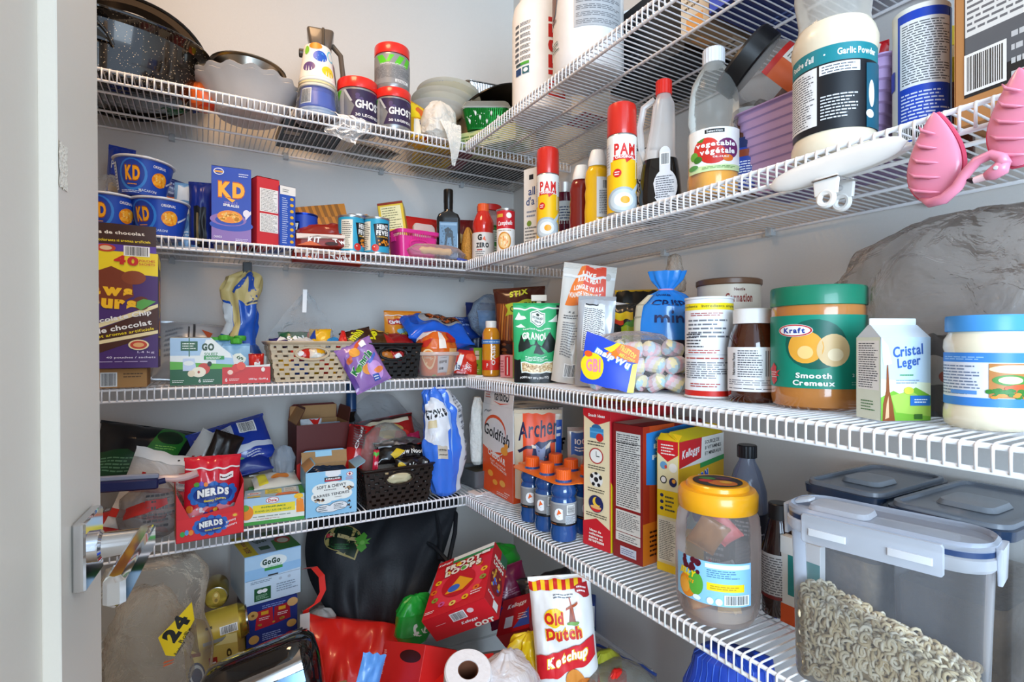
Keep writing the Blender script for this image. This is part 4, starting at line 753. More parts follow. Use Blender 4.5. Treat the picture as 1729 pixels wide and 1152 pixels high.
# purple basket holding the leaning jar
pbk = (.798, .455); t = thing('ribbed_basket', 'lilac ribbed plastic basket behind the garlic powder jar', 'basket', P3(pbk, z2), radians(-90))
mpu = M('a58bb8', .45); mb = MB(); secs = []
for i in range(19):
    z = .122*i/18; k = .80+.20*i/18; b = .0012*(i % 2); secs += [(z, .112*k+b, .062*k+b, .016), (z+.0045, .112*k+b, .062*k+b, .016)]
secs += [(.128, .117, .066, .018), (.130, .117, .066, .018), (.130, .112, .061, .016), (.006, .088, .048, .013)]
mb.loft(secs, mpu, 5); mb.build('ribbed_body', t)
for sx in (-1, 1):
    mb = MB(); mb.tube([(sx*(.1115)+0, .022*cos(a), .092+.013*sin(a)) for a in [2*pi*i/24 for i in range(24)]], .0032, mpu, 6, closed=True)
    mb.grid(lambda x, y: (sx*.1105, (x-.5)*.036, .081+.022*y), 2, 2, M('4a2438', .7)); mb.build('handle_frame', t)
pjr = (.832, .512); t = thing('snack_jar', 'clear jar with a wide black lid tipped over on top of the lilac basket', 'jar', P3(pjr, z2+.150), (radians(8), radians(-48), radians(-50))); t.scale = (1.4, 1.4, 1.4)
MB().lathe([(.024, .0), (.036, .003), (.0395, .012), (.0395, .060), (.034, .072)], CL('e6e2e0', .18, .06, bump=.1), n=44, cap=(1, 0)).build('jar_body', t)
mb = MB(); mb.art(CYL(.0397, .012, .056, -20, 95), [R('e0642a', 0, 0, 1, 1), R('efece6', .3, .2, .8, .85), L('70706c', .34, .24, .76, .8, 8), R('c8281e', .0, .85, 1, 1)], 14, 1); mb.build('orange_label', t)
MB().lathe([(.0385, .068), (.0405, .070), (.0405, .088), (.038, .091), (.0001, .091)], M('141416', .35), cap=(1, 0), rib=1, ribd=.0005, n=72).build('lid', t)
MB().lathe([(.001, .004), (.032, .006), (.036, .014), (.034, .028), (.001, .030)], M('a05a3a', .7, bump=1.5, scale=90., var=.4)).build('contents', t)
sack('crumpled_bag', 'crumpled clear plastic bag poking out of the lilac basket', 'bag', P3((.79, .56), z2+.085), .3, [(.02, 0), (.035, .02), (.033, .05), (.02, .07), (.006, .08)], CL('e9e6e2', .4, .15, bump=.9, scale=30.), seed=45, amp=.012)
# garlic powder
pg = PR(1408, .063); t = thing('garlic_powder_jar', 'big waisted plastic jar of cream garlic powder with a teal and black label', 'jar', P3(pg, z2), facing(pg)-.04)
CR = 'e6d9bf'; r = .0475
GM = M(CR, .25, bump=.15, scale=50.)
MB().lathe([(r*.92, 0), (r*1.0, .003), (r*1.03, .010), (r*1.02, .018), (r*.97, .024), (r*.97, .128), (r*1.01, .136), (r*1.02, .146), (r*.95, .158), (r*.86, .166)], GM, n=52, cap=(1, 1)).build('powder_body', t)
MB().lathe([(r*.87, .165), (r*.84, .176), (r*.88, .192), (r*.95, .212), (r*.93, .232), (r*.80, .246)], CL('d9d4cb', .38, .1, bump=.1), n=52, cap=(0, 0)).build('clear_neck', t)
MB().lathe([(r*.84, .243), (r*.86, .245), (r*.86, .27), (.0001, .272)], M('3c3f45', .4), cap=(1, 0), n=60, rib=1, ribd=.0006).build('lid', t)
mb = MB(); mb.art(CYL(r*.975, .026, .128, -84, 84), [R('10151c', 0, 0, 1, 1), R('15808a', 0, .80, 1, 1.0), T("Poudre d'ail", 'f2f4f2', .22, .90, .26, .08, 0, .03), E('f2f4f2', .44, .90, .008, .01), T('Garlic Powder', 'f2f4f2', .72, .90, .36, .08, 0, .03), R('eceef0', .03, .08, .38, .78), L('5a5c64', .05, .10, .36, .76, 22), R('eceef0', .40, .66, .72, .78), L('5a5c64', .42, .67, .70, .77, 3), L('cfd2d8', .41, .12, .70, .42, 8), E('e8eaec', .84, .35, .05, .2), G('1a5a70', (.78, .0), (1, .0), (1, .8), (.78, .75)), E('f2f4f2', .84, .40, .035, .16), E('f2f4f2', .82, .16, .045, .05)], 26, 2); mb.build('wrap_label', t)
# red and white packet, salt tube, yellow packet
pouch('tea_packet', 'red and white packet standing in the lilac basket behind the garlic jar', 'packet', P3((.835, .415), z2+.02), (0, 0, radians(-75)), .05, .175, .03, 'cf2430', seed=46, art=[G(WH, (.55, .5), (.7, .5), (.82, 1), (.66, 1)), R('b01a28', 0, .0, 1, .3)])
px = PR(1555, .118); r = .0285
turned('salt_tube', 'tall round cardboard tube in royal blue and white with a barcode', 'tube', P3(px, z2), facing(px)-.06, [
    ('tube_body', [(r*.98, 0), (r*1.01, .001), (r*1.01, .004), (r, .006), (r, .160), (r*1.01, .162), (r*1.01, .166)], M('e9e7df', .45), [(CYL(r, .006, .160, -84, 84), [R('1742b4', .22, 0, 1, 1), R('e4e6e8', .26, .42, .92, .93), L('54585e', .29, .44, .90, .91, 24), L('d2daf0', .28, .14, .90, .38, 9), *BC(.30, .02, .78, .11), R('1742b4', .0, .45, .16, .6), R('2a55c8', .92, 0, 1, 1)], 22, 2)]),
    ('tube_lid', [(r*.99, .1655), (r*.9, .1655), (r*.88, .164), (.0001, .164)], M('b9bcc0', .3, .8), [], {'cap': (0, 0)})])
px = PR(1610, .19); turned('spice_shaker', 'small dark shaker with a yellow cap behind the salt tube', 'shaker', P3(px, z2), facing(px), [
    ('shaker_body', [(.018, 0), (.021, .002), (.021, .085), (.017, .095)], M('6a3a30', .3, bump=1., scale=200.)), ('cap', capp(.0185, .093, .125), M('e0d21c', .35), [], {'cap': (1, 0)})])
px = PR(1598, .26); turned('spice_shaker', 'yellow-topped shaker farther back, peeking over the salt tube', 'shaker', P3(px, z2), facing(px), [
    ('shaker_body', [(.018, 0), (.021, .002), (.021, .165), (.017, .175)], M('c8b07a', .3)), ('cap', capp(.0185, .173, .20), M('ead81c', .35), [], {'cap': (1, 0)})])
carton('kraft_box', 'brown cardboard box with a large white print label at the right edge', 'box', xy_u(1612, .712), xy_u(1800, .700), z2, .215, .20, 'bd8550', rough=.7, front=[R('23262a', .10, .14, 1, 1), R('e4e4e2', .11, .44, 1, 1), L('6a6c72', .13, .46, .98, .98, 18), R('5c6066', .11, .24, 1, .44), L('c8cacc', .55, .15, .98, .4, 4), *BC(.13, .17, .48, .34)], left=[R('c48c58', 0, 0, 1, 1), L('8a5a30', .2, .3, .8, .6, 4)])
# big white bag clip hanging on the lip
pcx = PR(1408, -.006)
Yc = lambda u: PR(u, -.012)[1]
y0, y1 = Yc(1300), Yc(1532)
t = thing('bag_clip', 'large white plastic bag clip hanging from the lip of the second shelf', 'clip', (FX-.012, (y0+y1)/2, z2-.030), 0)
L_ = y0-y1; mb = MB(); vs = []
def bar(x, y, o=0): return 0
sec = []
for i in range(25):
    q = i/24; s = (q-.5)*2; hh = .0145*(1-abs(s)**3.2)**.5+.0005; th = .0055*(1-abs(s)**4)**.5+.0004; yy = -s*L_/2; zz = .008*(-s)*-1*.0+.004*s
    sec.append([(th*cos(a)-.008*0, yy, zz+hh*sin(a)) for a in [2*pi*k/16 for k in range(16)]])
vs = [p for r_ in sec for p in r_]; fs = [(j*16+i, j*16+(i+1) % 16, (j+1)*16+(i+1) % 16, (j+1)*16+i) for j in range(24) for i in range(16)]
MW = M('eceae6', .35); mb.add(vs, fs, MW); mb.build('long_jaw', t, angle=0)
mb = MB(); mb.add([(v[0]+.013, v[1], v[2]*.8+.0) for v in vs], fs, MW); mb.build('rear_jaw', t, angle=0)
for sx, nm in ((-.010, 0), (.022, 1)):
    mb = MB(); mb.loft([(-.013, .0022, .013, .002), (-.018, .0026, .0145, .002), (-.034, .0026, .013, .002)], MW, 4, T=Matrix.Translation((sx, 0, 0)))
    mb.tube([(sx, .008*cos(a), -.038+.008*sin(a)) for a in [2*pi*i/20 for i in range(20)]], .0034, MW, 8, closed=True); mb.build('squeeze_tab', t)
mb = MB(); mb.tube([(-.0135, -.014, -.016), (-.0135, .014, -.016), (.026, .014, -.016), (.026, -.014, -.016)], .0011, CHROME, 6, closed=True); mb.tube([(-.006, 0, -.022), (.020, 0, -.022)], .003, CHROME, 8); mb.build('spring', t)
# flamingo clips
def flamingo(label, u, zc, sc, flip=1, neck=True):
    p = PR(u, -.020); t = thing('flamingo_clip', label, 'clip', (p[0], p[1], zc), (0, 0, -pi/2))
    PK, PD_ = M('e58aa4', .3, coat=.3), M('d9506f', .3, coat=.2)
    def body(x, y):      # teardrop shell: x round, y up
        a = 2*pi*x; yy = y; wv = (sin(pi*yy**.80))**.75*(1-.28*yy)
        return (wv*.030*sc*cos(a)*flip, .010*sc*wv*sin(a)-.002, (yy-.5)*.105*sc)
    MB().grid(lambda x, y: body(x, .004+.992*y), 32, 28, PK, wrap=True).build('body', t, angle=0)
    mb = MB(); mb.tube([(wv*.0305*sc*cos(a)*flip, .002, 0) for a, wv in ()] or [(.0305*sc*c_*flip*(sin(pi*min(.996, max(.004, q))**.80))**.75*(1-.28*q), .003, (q-.5)*.105*sc) for c_, q in [(1, .02+.96*k/16) for k in range(17)]+[(-1, .98-.96*k/16) for k in range(17)]], .0026*sc, PD_, 8, closed=True); mb.build('outline_ridge', t)
    mb = MB()
    for k in range(5):
        z_ = (.032-.017*k)*sc; w_ = (.010+.003*min(k, 3))*sc
        mb.tube([(-w_*1.2*flip, -.0085*sc, z_+.006*sc), (-w_*.8*flip, -.0115*sc, z_-.001*sc), (0*flip, -.0120*sc, z_-.006*sc), (w_*.5*flip, -.0105*sc, z_-.008*sc)], [.0006*sc, .0020*sc, .0018*sc, .0005*sc], PK, 8)
    mb.build('wing_feathers', t, angle=0)
    if neck:
        mb = MB(); pts = [(-.012, -.006, -.046), (.000, -.011, -.054), (.014, -.013, -.053), (.026, -.013, -.043), (.034, -.013, -.030), (.044, -.013, -.019), (.056, -.013, -.016), (.064, -.013, -.022), (.066, -.013, -.030)]
        mb.tube([(a_*sc*flip, b_*sc, c_*sc) for a_, b_, c_ in pts], [.0015*sc, .0055*sc, .0062*sc, .0058*sc, .0055*sc, .0052*sc, .0052*sc, .0060*sc, .0070*sc], PK, 12)
        mb.build('neck', t, angle=0)
        mb = MB(); mb.tube([(.067*sc*flip, -.013*sc, -.026*sc), (.0635*sc*flip, -.013*sc, -.033*sc), (.056*sc*flip, -.013*sc, -.037*sc), (.050*sc*flip, -.013*sc, -.038*sc)], [.0055*sc, .0082*sc, .0070*sc, .0040*sc], PK, 14)
        mb.build('head', t, angle=0)
        mb = MB(); mb.tube([(.052*sc*flip, -.013*sc, -.0378*sc), (.041*sc*flip, -.0135*sc, -.0395*sc)], [.0044*sc, .0034*sc], M('f0c9cf', .3), 12); mb.tube([(.041*sc*flip, -.0135*sc, -.0395*sc), (.034*sc*flip, -.0135*sc, -.037*sc)], [.0036*sc, .0008*sc], M('17171a', .3), 10); mb.build('beak', t)
        MB().lathe([(.0022*sc, 0), (.0018*sc, .0008*sc), (.0001, .001*sc)], M('d8d8dc', .2), T=Matrix.Translation((.062*sc*flip, -.0208*sc, -.033*sc)) @ Matrix.Rotation(pi/2, 4, 'X'), n=14).build('eye', t)
    mb = MB(); mb.box(-.010, .010, .006, .016, -.03*sc, .03*sc, M('e58aa4', .4)); mb.tube([(-.008, .012, -.01*sc), (.008, .012, -.01*sc)], .004, CHROME, 8); mb.build('clip_jaw', t)
    return t
flamingo('pink plastic flamingo towel clip with a curved neck and black-tipped beak', 1578, zat(266, PR(1578, -.020)), .84)
flamingo('second pink flamingo towel clip, cut off by the right edge of the photo', 1722, zat(198, PR(1722, -.020)), .82, neck=False)
# ================================================================ third shelf, back wall
z3 = SH[3]+.001
pR_ = (-.079, 1.335); pL = (-.285, 1.335)
carton('fruit_snack_box', 'plain brown cardboard box under the purple cookie box', 'box', (-.30, 1.352), PB(248, -.006), z3, .040, .11, 'b98a55', rough=.8, front=[*BC(.62, .12, .74, .75), L('6a4a2a', .80, .5, .98, .8, 2)])
BP = '4a2a6e'
z_ = z3+.041
a_ = [R(BP, 0, 0, 1, 1), G('f2d81c', (0, .86), (.0, 1), (1, 1), (1, .80)), G('f2d81c', (0, .98), (1, .90), (1, .995), (0, .995)), G('f0e2b0', (.3, .26), (1, .52), (1, .56), (.3, .30)), G('4a2414', (0, .0), (.3, .05), (1, .30), (1, .53), (.4, .28), (0, .22)),
      R('4a2414', 0, .22, .3, .45), G('f0e2b0', (0, .16), (.5, .20), (1, .30), (1, .33), (.5, .23), (0, .19)),
      G('7a3414', (.45, .80), (.62, .87), (.78, .80), (.80, .62), (.62, .52), (.48, .60)), E('8a4018', .80, .78, .10, .06), E('6a2c10', .86, .56, .07, .06), G('5ca84a', (.78, .55), (.88, .60), (.985, .58), (.86, .50)),
      *OT('aws', 'f8c21c', '8a3a0a', .62, .655, .34, .075, -.06, .06), *OT('ours', 'f8c21c', '8a3a0a', .62, .55, .40, .085, -.06, .06),
      T('Chocolate Chip', WH, .66, .425, .58, .052, .20, .03), T('de chocolat', WH, .72, .355, .46, .045, .20, .03), T('arants et aromes artificiels', 'f2d81c', .66, .292, .62, .026, .17, .02),
      T('40', 'c8281e', .74, .925, .20, .08, -.06, .05), T('POUCHES', 'c85a2e', .91, .93, .13, .02), T('SACHETS', 'c85a2e', .91, .90, .13, .02),
      E('f0e2b0', .84, .20, .085, .045), E('c8442a', .84, .20, .07, .036), E('e8b070', .84, .20, .045, .02), T('1.4 kg', 'd8cce8', .90, .135, .14, .022), T('40 pouches / sachets', 'e8e0f4', .78, .09, .40, .022), L('b8a8d0', .3, .05, .95, .065, 1)]
t = carton('cookie_pouch_box', 'large purple and yellow cookie pouch box with its top torn open, by the door', 'box', pL, pR_, z_, .236, .075, BP, front=a_,
       right=[R(BP, 0, 0, 1, 1), G('f2d81c', (0, .92), (.9, .82), (1, .96), (0, 1)), R('3a1a12', .0, .58, .8, .88), E('c8701c', .5, .68, .3, .1), T('Paws', 'f2c81c', .55, .56, .6, .07, .2, .05), T('Pattes', 'f2c81c', .55, .49, .6, .06, .2, .05), E('b8702a', .45, .36, .3, .06), R('f2d81c', 0, .265, 1, .275), R('d8b21c', .3, .1, .7, .16)],
       flaps=[('r', radians(-62), .04, [R('e8e2d6', .0, .1, 1, .9), R('8a7a52', .2, .3, .8, .6)])])
fb = MB(); fb.loft([(0, .100, .0006, .0003), (.040, .100, .0006, .0003), (.055, .088, .0006, .0003)], M('4a2a1c', .4), 1)
fb.art(lambda x, y, o: ((x-.5)*.2, -.0006-o, y*.055), [R('5a3aa0', .0, .0, 1, .25), R('3f2113', 0, .25, 1, 1), T('Pepites de chocolat', 'f0e8dc', .62, .66, .56, .16, .04, .03), T('sans colorants ni aromes artificiels', 'f2d81c', .70, .40, .50, .10, .04, .02), E('c8442a', .58, .1, .08, .14), E('e8c8a0', .58, .1, .05, .08), *BC(.74, -.12, .93, .20)])
f = fb.build('flap', t); f.location = (0, -.0372, .236); f.rotation_euler = (radians(2), 0, 0)
# apple sauce carton
pL, pR_ = PB(287, .012), PB(457, .004); W_ = pR_[0]-pL[0]; hh = .104
t = thing('apple_sauce_carton', 'opened green, blue and red apple sauce carton with two pouches showing', 'box', P3(((pL[0]+pR_[0])/2, FY+.008+.045), z3), 0)
mb = MB(); D_ = .088; cb = M('e2e6e0', .4)
def wallq(x0, x1, y0, y1, za, zb): mb.add([(x0, y0, 0), (x1, y1, 0), (x1, y1, zb), (x0, y0, za)], [(0, 1, 2, 3)], cb)
w2 = W_/2
mb.loft([(0, w2, D_/2, .001), (.0008, w2, D_/2, .001)], CARD, 1)
def panel(pts, n, th=.0008, m=cb): mb.add([tuple(p) for p in pts]+[tuple(Vector(p)+Vector(n)*th) for p in pts], [tuple(range(len(pts)))[::-1], tuple(range(len(pts), 2*len(pts)))]+[(i, (i+1) % len(pts), len(pts)+(i+1) % len(pts), len(pts)+i) for i in range(len(pts))], m)
panel([(-w2, -D_/2, 0), (w2, -D_/2, 0), (w2, -D_/2, .043), (w2*.50, -D_/2, .040), (w2*-.02, -D_/2, .085), (w2*-.22, -D_/2, hh), (-w2, -D_/2, hh)], (0, 1, 0))
panel([(-w2, D_/2, 0), (w2, D_/2, 0), (w2, D_/2, .06), (-w2, D_/2, hh)], (0, -1, 0)); panel([(w2, -D_/2, 0), (w2, D_/2, 0), (w2, D_/2, .06), (w2, -D_/2, .043)], (-1, 0, 0)); panel([(-w2, -D_/2, 0), (-w2, D_/2, 0), (-w2, D_/2, hh), (-w2, -D_/2, hh)], (1, 0, 0))
panel([(-w2, -D_/2, hh), (-w2*.24, -D_/2, hh), (-w2*.3, D_/2, hh+.002), (-w2, D_/2, hh+.002)], (0, 0, -1))
FMg = lambda x, y, o: (-w2+x*W_, -D_/2-o, y*hh)
mb.art(FMg, [G('a9cbe8', (0, .4), (0, .985), (.38, .985), (.5, .80), (.60, .64), (.62, .4)), R('e9f1ee', .0, .42, .44, .62), G('5fb53c', (0, .28), (.0, .50), (.3, .46), (.6, .42), (.74, .40), (.74, .28)), R('1d5c34', 0, 0, .50, .33), R('cf2a26', .50, 0, 1, .36), G('e9f1ee', (.28, .62), (.34, .96), (.40, .96), (.58, .66), (.6, .56), (.4, .6)),
    R('1f5a34', .10, .72, .26, .92), L('e8f0e4', .115, .75, .245, .9, 3), G('2a6a34', (.175, .6), (.185, .6), (.185, .99), (.175, .99)), T('GO', '2c4a2a', .36, .80, .12, .16, 0, .06), T('SQUEEZ', '3a8a3c', .39, .64, .13, .08), R('2f9a44', .32, .53, .52, .61), L(WH, .34, .54, .5, .6, 2), G('c6d6ee', (.12, .30), (.12, .56), (.23, .56), (.25, .30)), E('e9f1ee', .175, .46, .05, .05), E('c8402e', .32, .34, .06, .12), E('f2ead2', .27, .27, .07, .11), E('a8402a', .27, .27, .012, .03), E('e8d8b8', .20, .24, .035, .07), E('1a2a22', .375, .44, .022, .055),
    E('d83a30', .64, .34, .045, .09), E('e8503c', .69, .38, .045, .09), E('d23028', .58, .25, .05, .08), E('f6d2c0', .58, .25, .028, .05), L('dfe8e0', .02, .05, .14, .12, 2), T('6', WH, .28, .09, .022, .08), L('dfe8e0', .31, .05, .43, .12, 2), T('6', WH, .54, .09, .022, .08), L('f4d8d4', .57, .06, .68, .12, 2), T('1.08 kg - 12x90 g', WH, .87, .09, .20, .05, 0, .03), E('f0e8e0', .92, .30, .02, .05)], 1, 1)
mb.art(lambda x, y, o: (w2+o, -D_/2+x*D_, y*.043), [R('c22420', 0, 0, 1, 1), *BC(.15, .2, .5, .8)])
mb.build('carton_body', t)
mb = MB(); mb.grid(lambda x, y: (w2+.002+.020*y, -D_/2+.004+.05*x, .044+.008*y), 2, 4, M('3f8a34', .5)); mb.build('flap', t)
for i, (x, y, h) in enumerate(((.030, -.012, .088), (.006, .010, .096))):
    t2 = pouch('fruit_pouch', 'pale blue apple sauce pouch with a green cap, %s in the carton' % ('in front' if not i else 'second'), 'pouch', (t.location.x+x, t.location.y+y, z3+.002), (radians(-6), 0, 0), .058, h, .022, '8fbcdc', seed=51+i, nu=14, nv=18, style='stand', art=[E('e9f4ea', .5, .60, .36, .13), T('GoGo', '2f5a3a', .5, .62, .5, .09, 0, .05), T('squeez', '4a9a4c', .55, .52, .4, .05), E('c83a2e', .35, .18, .16, .10), E('e8584a', .6, .15, .14, .08), R('5aa84a', 0, 0, 1, .05)])
    cb_ = MB(); cb_.lathe([(.011, 0), (.0125, .002), (.0125, .011), (.010, .013), (.0001, .013)], M('4fae3a', .35), T=Matrix.Translation((0, 0, h)), rib=1, ribd=.0006, n=24); cb_.build('cap', t2)
for i in range(3):
    mb = MB(); mb.lathe([(.0125, 0), (.0135, .002), (.0135, .010), (.011, .012), (.0001, .012)], M('4fae3a', .35), rib=1, ribd=.0006, n=24)
    mb.lathe([(.005, -.05), (.005, 0)], M('d8e4d8', .4), n=12); tag(mb.build('pouch_cap', loc=(t.location.x-.012+.026*i, t.location.y+.032, z3+.094+.002*i)), ('leftmost', 'middle', 'rightmost')[i]+' green screw cap of the pouches packed at the back of the carton', 'cap')
pouch('fruit_packet', 'small red packet tucked in the right end of the apple sauce carton', 'packet', (t.location.x+.072, t.location.y-.01, z3+.004), (0, 0, .1), .034, .062, .02, 'c62a24', seed=54, nu=12, nv=12, art=[R(WH, .3, .4, .7, .7)])
pouch('chip_bag', 'white and grey snack bag with a red brush mark lying behind the apple sauce carton', 'bag', P3(PB(332, .17), z3+.0), (radians(-34), radians(4), .05), .19, .17, .07, 'c9ccd0', seed=55, mat=M('c4c8cc', .22, .3, bump=.7, scale=24.), art=[R('3a3c40', .42, .3, .45, .9), R('3a3c40', .36, .45, .38, .8), G('b8502a', (.52, .78), (.66, .70), (.60, .56), (.80, .5), (.78, .3), (.52, .44), (.6, .62)), L('8a8c90', .1, .3, .3, .8, 6)])
# blue and gold bag clipped to the wires above
t = sack('chip_bag', 'tall crumpled blue and gold chip bag hanging from a clip under the second shelf', 'bag', P3(PB(407, .135), z3+.004), facing(PB(407, .135))+.1, [(.030, 0), (.044, .02), (.042, .09), (.030, .135), (.030, .18), (.040, .215), (.036, .25), (.008, .268)], M('1f56b8', .2, bump=.6, scale=26., coat=.3), seed=56, amp=.016, sy=.6, freq=4., off=[(0, 0), (0, 0), (-.003, 0), (.004, 0), (.0, 0), (.0, 0), (.006, 0), (.014, 0)],
     arts=([R('cdb878', .0, .62, 1, .99), R('cdb878', .12, .2, .22, .62), R('cdb878', 0, 0, .12, .30), G('2450a8', (.34, .62), (.40, .62), (.31, .95), (.25, .92)), G('2450a8', (.16, .70), (.19, .66), (.3, .9), (.27, .93)), E('d9c083', .36, .66, .08, .10), R('26365a', .3, .60, .42, .62), E('d8703a', .40, .10, .06, .05), E('cf3a2a', .32, .12, .03, .045), R('2a4a8a', .30, .2, .44, .26), R('c4c8cc', .02, .35, .12, .60)],))
mb = MB(); mb.box(-.010, .010, -.007, .007, -.008, .028, M('1c1a1a', .35)); mb.build('bag_clip', t, loc=(.014, 0, .262))
# beige basket
pb = PB(521, .055)
t = basket('storage_basket', 'beige woven plastic basket full of small chocolate bars', 'basket', P3((pb[0], FY+.065), z3), radians(1), .190, .115, .096, 'c9b494', rows=9, hw=.036, hh=.014)
def inbasket(cx, cy, z, Wb, Db, items):
    for i, (dx, dy, dz, w_, h_, c, nm, lab, art_, rz, rx) in enumerate(items):
        pouch(nm, lab, 'packet', (cx+dx, cy+dy, z+dz), (radians(rx), 0, radians(rz)), w_, h_, .022, c, seed=60+i+int(cx*100), nu=12, nv=12, art=art_, wr=.003)
cx, cy = pb[0], FY+.065
inbasket(cx, cy, z3, 0, 0, [
    (-.060, -.01, .086, .05, .03, '2e2a6a', 'chocolate_bar', 'purple and white wrapped chocolate bar at the left rim of the beige basket', [G(WH, (.2, .2), (.5, .8), (.8, .3))], 10, -60),
    (-.035, .0, .086, .07, .04, '1f5a3a', 'chocolate_bar', 'dark green wrapped bar with white letters in the beige basket', [T('Seal', WH, .6, .4, .6, .35, .2, .05)], -8, -35),
    (-.005, -.02, .088, .055, .03, 'd8d8d6', 'chocolate_bar', 'silver wrapped bar in the middle of the beige basket', [], 20, -70),
    (.025, -.006, .088, .055, .045, 'e8b21c', 'chocolate_bar', 'yellow wrapped bar standing in the beige basket', [G('20409a', (.0, .2), (.3, .9), (.4, .2))], -20, -30),
    (.030, .02, .09, .07, .042, 'd2441e', 'chocolate_bar', 'orange-red wrapped bar behind the yellow one in the beige basket', [], 10, -45),
    (.062, -.015, .087, .045, .030, '2f8ad0', 'chocolate_bar', 'light blue wrapped bar near the right end of the beige basket', [], 15, -60),
    (-.02, -.035, .05, .05, .03, 'c8281e', 'chocolate_bar', 'red wrapped bar showing through the handle hole of the beige basket', [E(WH, .4, .5, .2, .3)], 0, -20),
    (.015, -.035, .05, .045, .03, 'e8e0d0', 'chocolate_bar', 'white wrapped bar beside the red one behind the beige basket handle hole', [R('e8b21c', .5, .5, 1, 1)], 0, -20),
    (.0, .0, .012, .14, .045, 'd8b01c', 'chocolate_bar', 'yellow wrapped bar low in the beige basket behind the weave', [R('2a50b0', .2, 0, .5, 1), R('c8281e', .7, 0, .9, 1)], 0, -10)])
t = thing('clear_bag', 'big clear plastic bag rising to a point behind the beige basket', 'bag', P3((cx-.01, cy+.02), z3+.07), 0)
mb = MB()
for s in (-1, 1):
    mb.grid(lambda x, y: ((x-.5)*.185*(1-y)**.8+.012*y+.004*noise.noise(Vector((x*6, y*6, 2+s))), s*(.02*(1-y)*sin(pi*x)+.001)+.012*y+.009*noise.noise(Vector((x*4, y*5, s))), .02+.135*y+.01*noise.noise(Vector((x*3, 5, 1)))*(1-y)), 20, 20, CL('dfe3e6', .13, .12, bump=1., scale=20.), flip=s > 0)
mb.build('bag_film', t)
mb = MB(); mb.grid(lambda x, y: (.004+.002*y+(x-.5)*.010, -.004, .10+.058*y), 3, 8, M('efefef', .4)); mb.build('seal_strip', t)
# between baskets
pouch('candy_bag', 'small bright blue packet standing behind the brown and yellow one', 'packet', P3(PB(600, .12), z3+.06), (radians(-6), 0, -.1), .062, .062, .02, '1f6ac8', seed=70, nu=14, nv=14)
pouch('candy_bag', 'dark brown packet with yellow letters on top of the black basket', 'packet', P3(PB(613, .06), z3+.074), (radians(-30), radians(-14), .1), .085, .062, .03, '3a1f12', seed=71, art=[T('mini', 'd8d81c', .40, .66, .5, .34, .5, .05), R('b8913a', .1, .0, .9, .22), T('FUN', 'd8d81c', .66, .30, .4, .2, .3, .05)])
pouch('candy_bag', 'small red triangular packet at the right rim of the beige basket', 'packet', P3(PB(579, .04), z3+.080), (radians(-25), radians(6), 0), .034, .048, .02, 'd2241e', seed=72, nu=12, nv=12, taper=.75)
pouch('candy_bag', 'brown and yellow packet with large letters lying across the black basket', 'packet', P3(PB(642, .055), z3+.089), (radians(-62), radians(3), .05), .09, .07, .025, '4a3012', seed=73, art=[T('LP', 'd8d81c', .3, .4, .35, .5, 0, .06), R('c8a84a', .0, .7, 1, .95), R('a8201c', .7, 0, 1, .5)])
pouch('candy_bag', 'dark red shiny packet lying at the right end of the black basket', 'packet', P3(PB(678, .06), z3+.089), (radians(-66), 0, .0), .08, .06, .022, '8a1416', seed=74, nu=14, nv=14)
pk = PB(655, .055)
basket('storage_basket', 'black woven plastic basket behind the purple candy bag', 'basket', P3((pk[0]+.002, FY+.066), z3), 0, .152, .112, .092, '141211', rows=9, hw=.034, hh=.014)
inbasket(pk[0], FY+.066, z3, 0, 0, [(-.012, -.035, .04, .05, .03, 'b8702a', 'snack_packet', 'golden packet showing in the handle hole of the black basket', [], 0, -15), (.020, -.035, .04, .04, .03, 'a82a2e', 'snack_packet', 'dark red packet showing in the handle hole of the black basket', [E(WH, .5, .5, .25, .3)], 0, -15)])
# purple candy bag leaning out over the lip
pouch('candy_bag', 'lilac and orange gummy candy bag with green letters leaning on the black basket', 'bag', P3(PB(632, -.012), z3-.016), (radians(-14), radians(-24), radians(4)), .098, .120, .03, '9a72b4', seed=75, rough=.2, wr=.006, art=[
    G('d85a2a', (.0, .55), (.0, .60), (.6, 1), (.75, 1)), G('5a3a8a', (0, .1), (.12, .1), (.12, .8), (0, .6)), E('e8a03a', .40, .80, .14, .10), E('c8602a', .18, .68, .08, .06), *OT('Kamria', '1f7a3a', 'e8f0e0', .46, .56, .72, .16, .42, .05), E('e89a4a', .52, .36, .16, .11), E('6aa83a', .30, .44, .08, .06), E('c898d8', .70, .30, .2, .2), G('4a6ac8', (.6, .5), (.9, .66), (.9, .6), (.62, .44)), E('e8844a', .78, .28, .14, .06), R('3a5ab0', .55, .08, .72, .22), L(WH, .57, .1, .7, .2, 2), R(WH, .62, .84, .78, .96)])
# orange cookie pouch
pouch('cookie_pouch', 'upright orange animal cookie pouch with a red name patch at the back', 'pouch', P3(PB(681, .15), z3+.085), (radians(-3), 0, radians(-2)), .112, .100, .03, 'e38a1e', seed=76, style='stand', zipz=.86, art=[R('b8241e', .08, .60, .52, .76), T('Christie', WH, .30, .68, .38, .10, 0, .05), R('f2c82a', .54, .62, .95, .74), L('c8661c', .56, .64, .93, .72, 2), L('b8501a', .3, .82, .8, .86, 1), E('7ab8d0', .48, .42, .18, .09), *OT('ANIMAL', 'f2dc2a', '1a1a1a', .52, .28, .60, .18, .06, .05), L('8a4a12', .1, .06, .4, .2, 3)])
carton('snack_box', 'plain box standing hidden behind the black basket under the orange pouch', 'box', PB(640, .19), PB(705, .19), z3, .080, .09, 'a8702c')
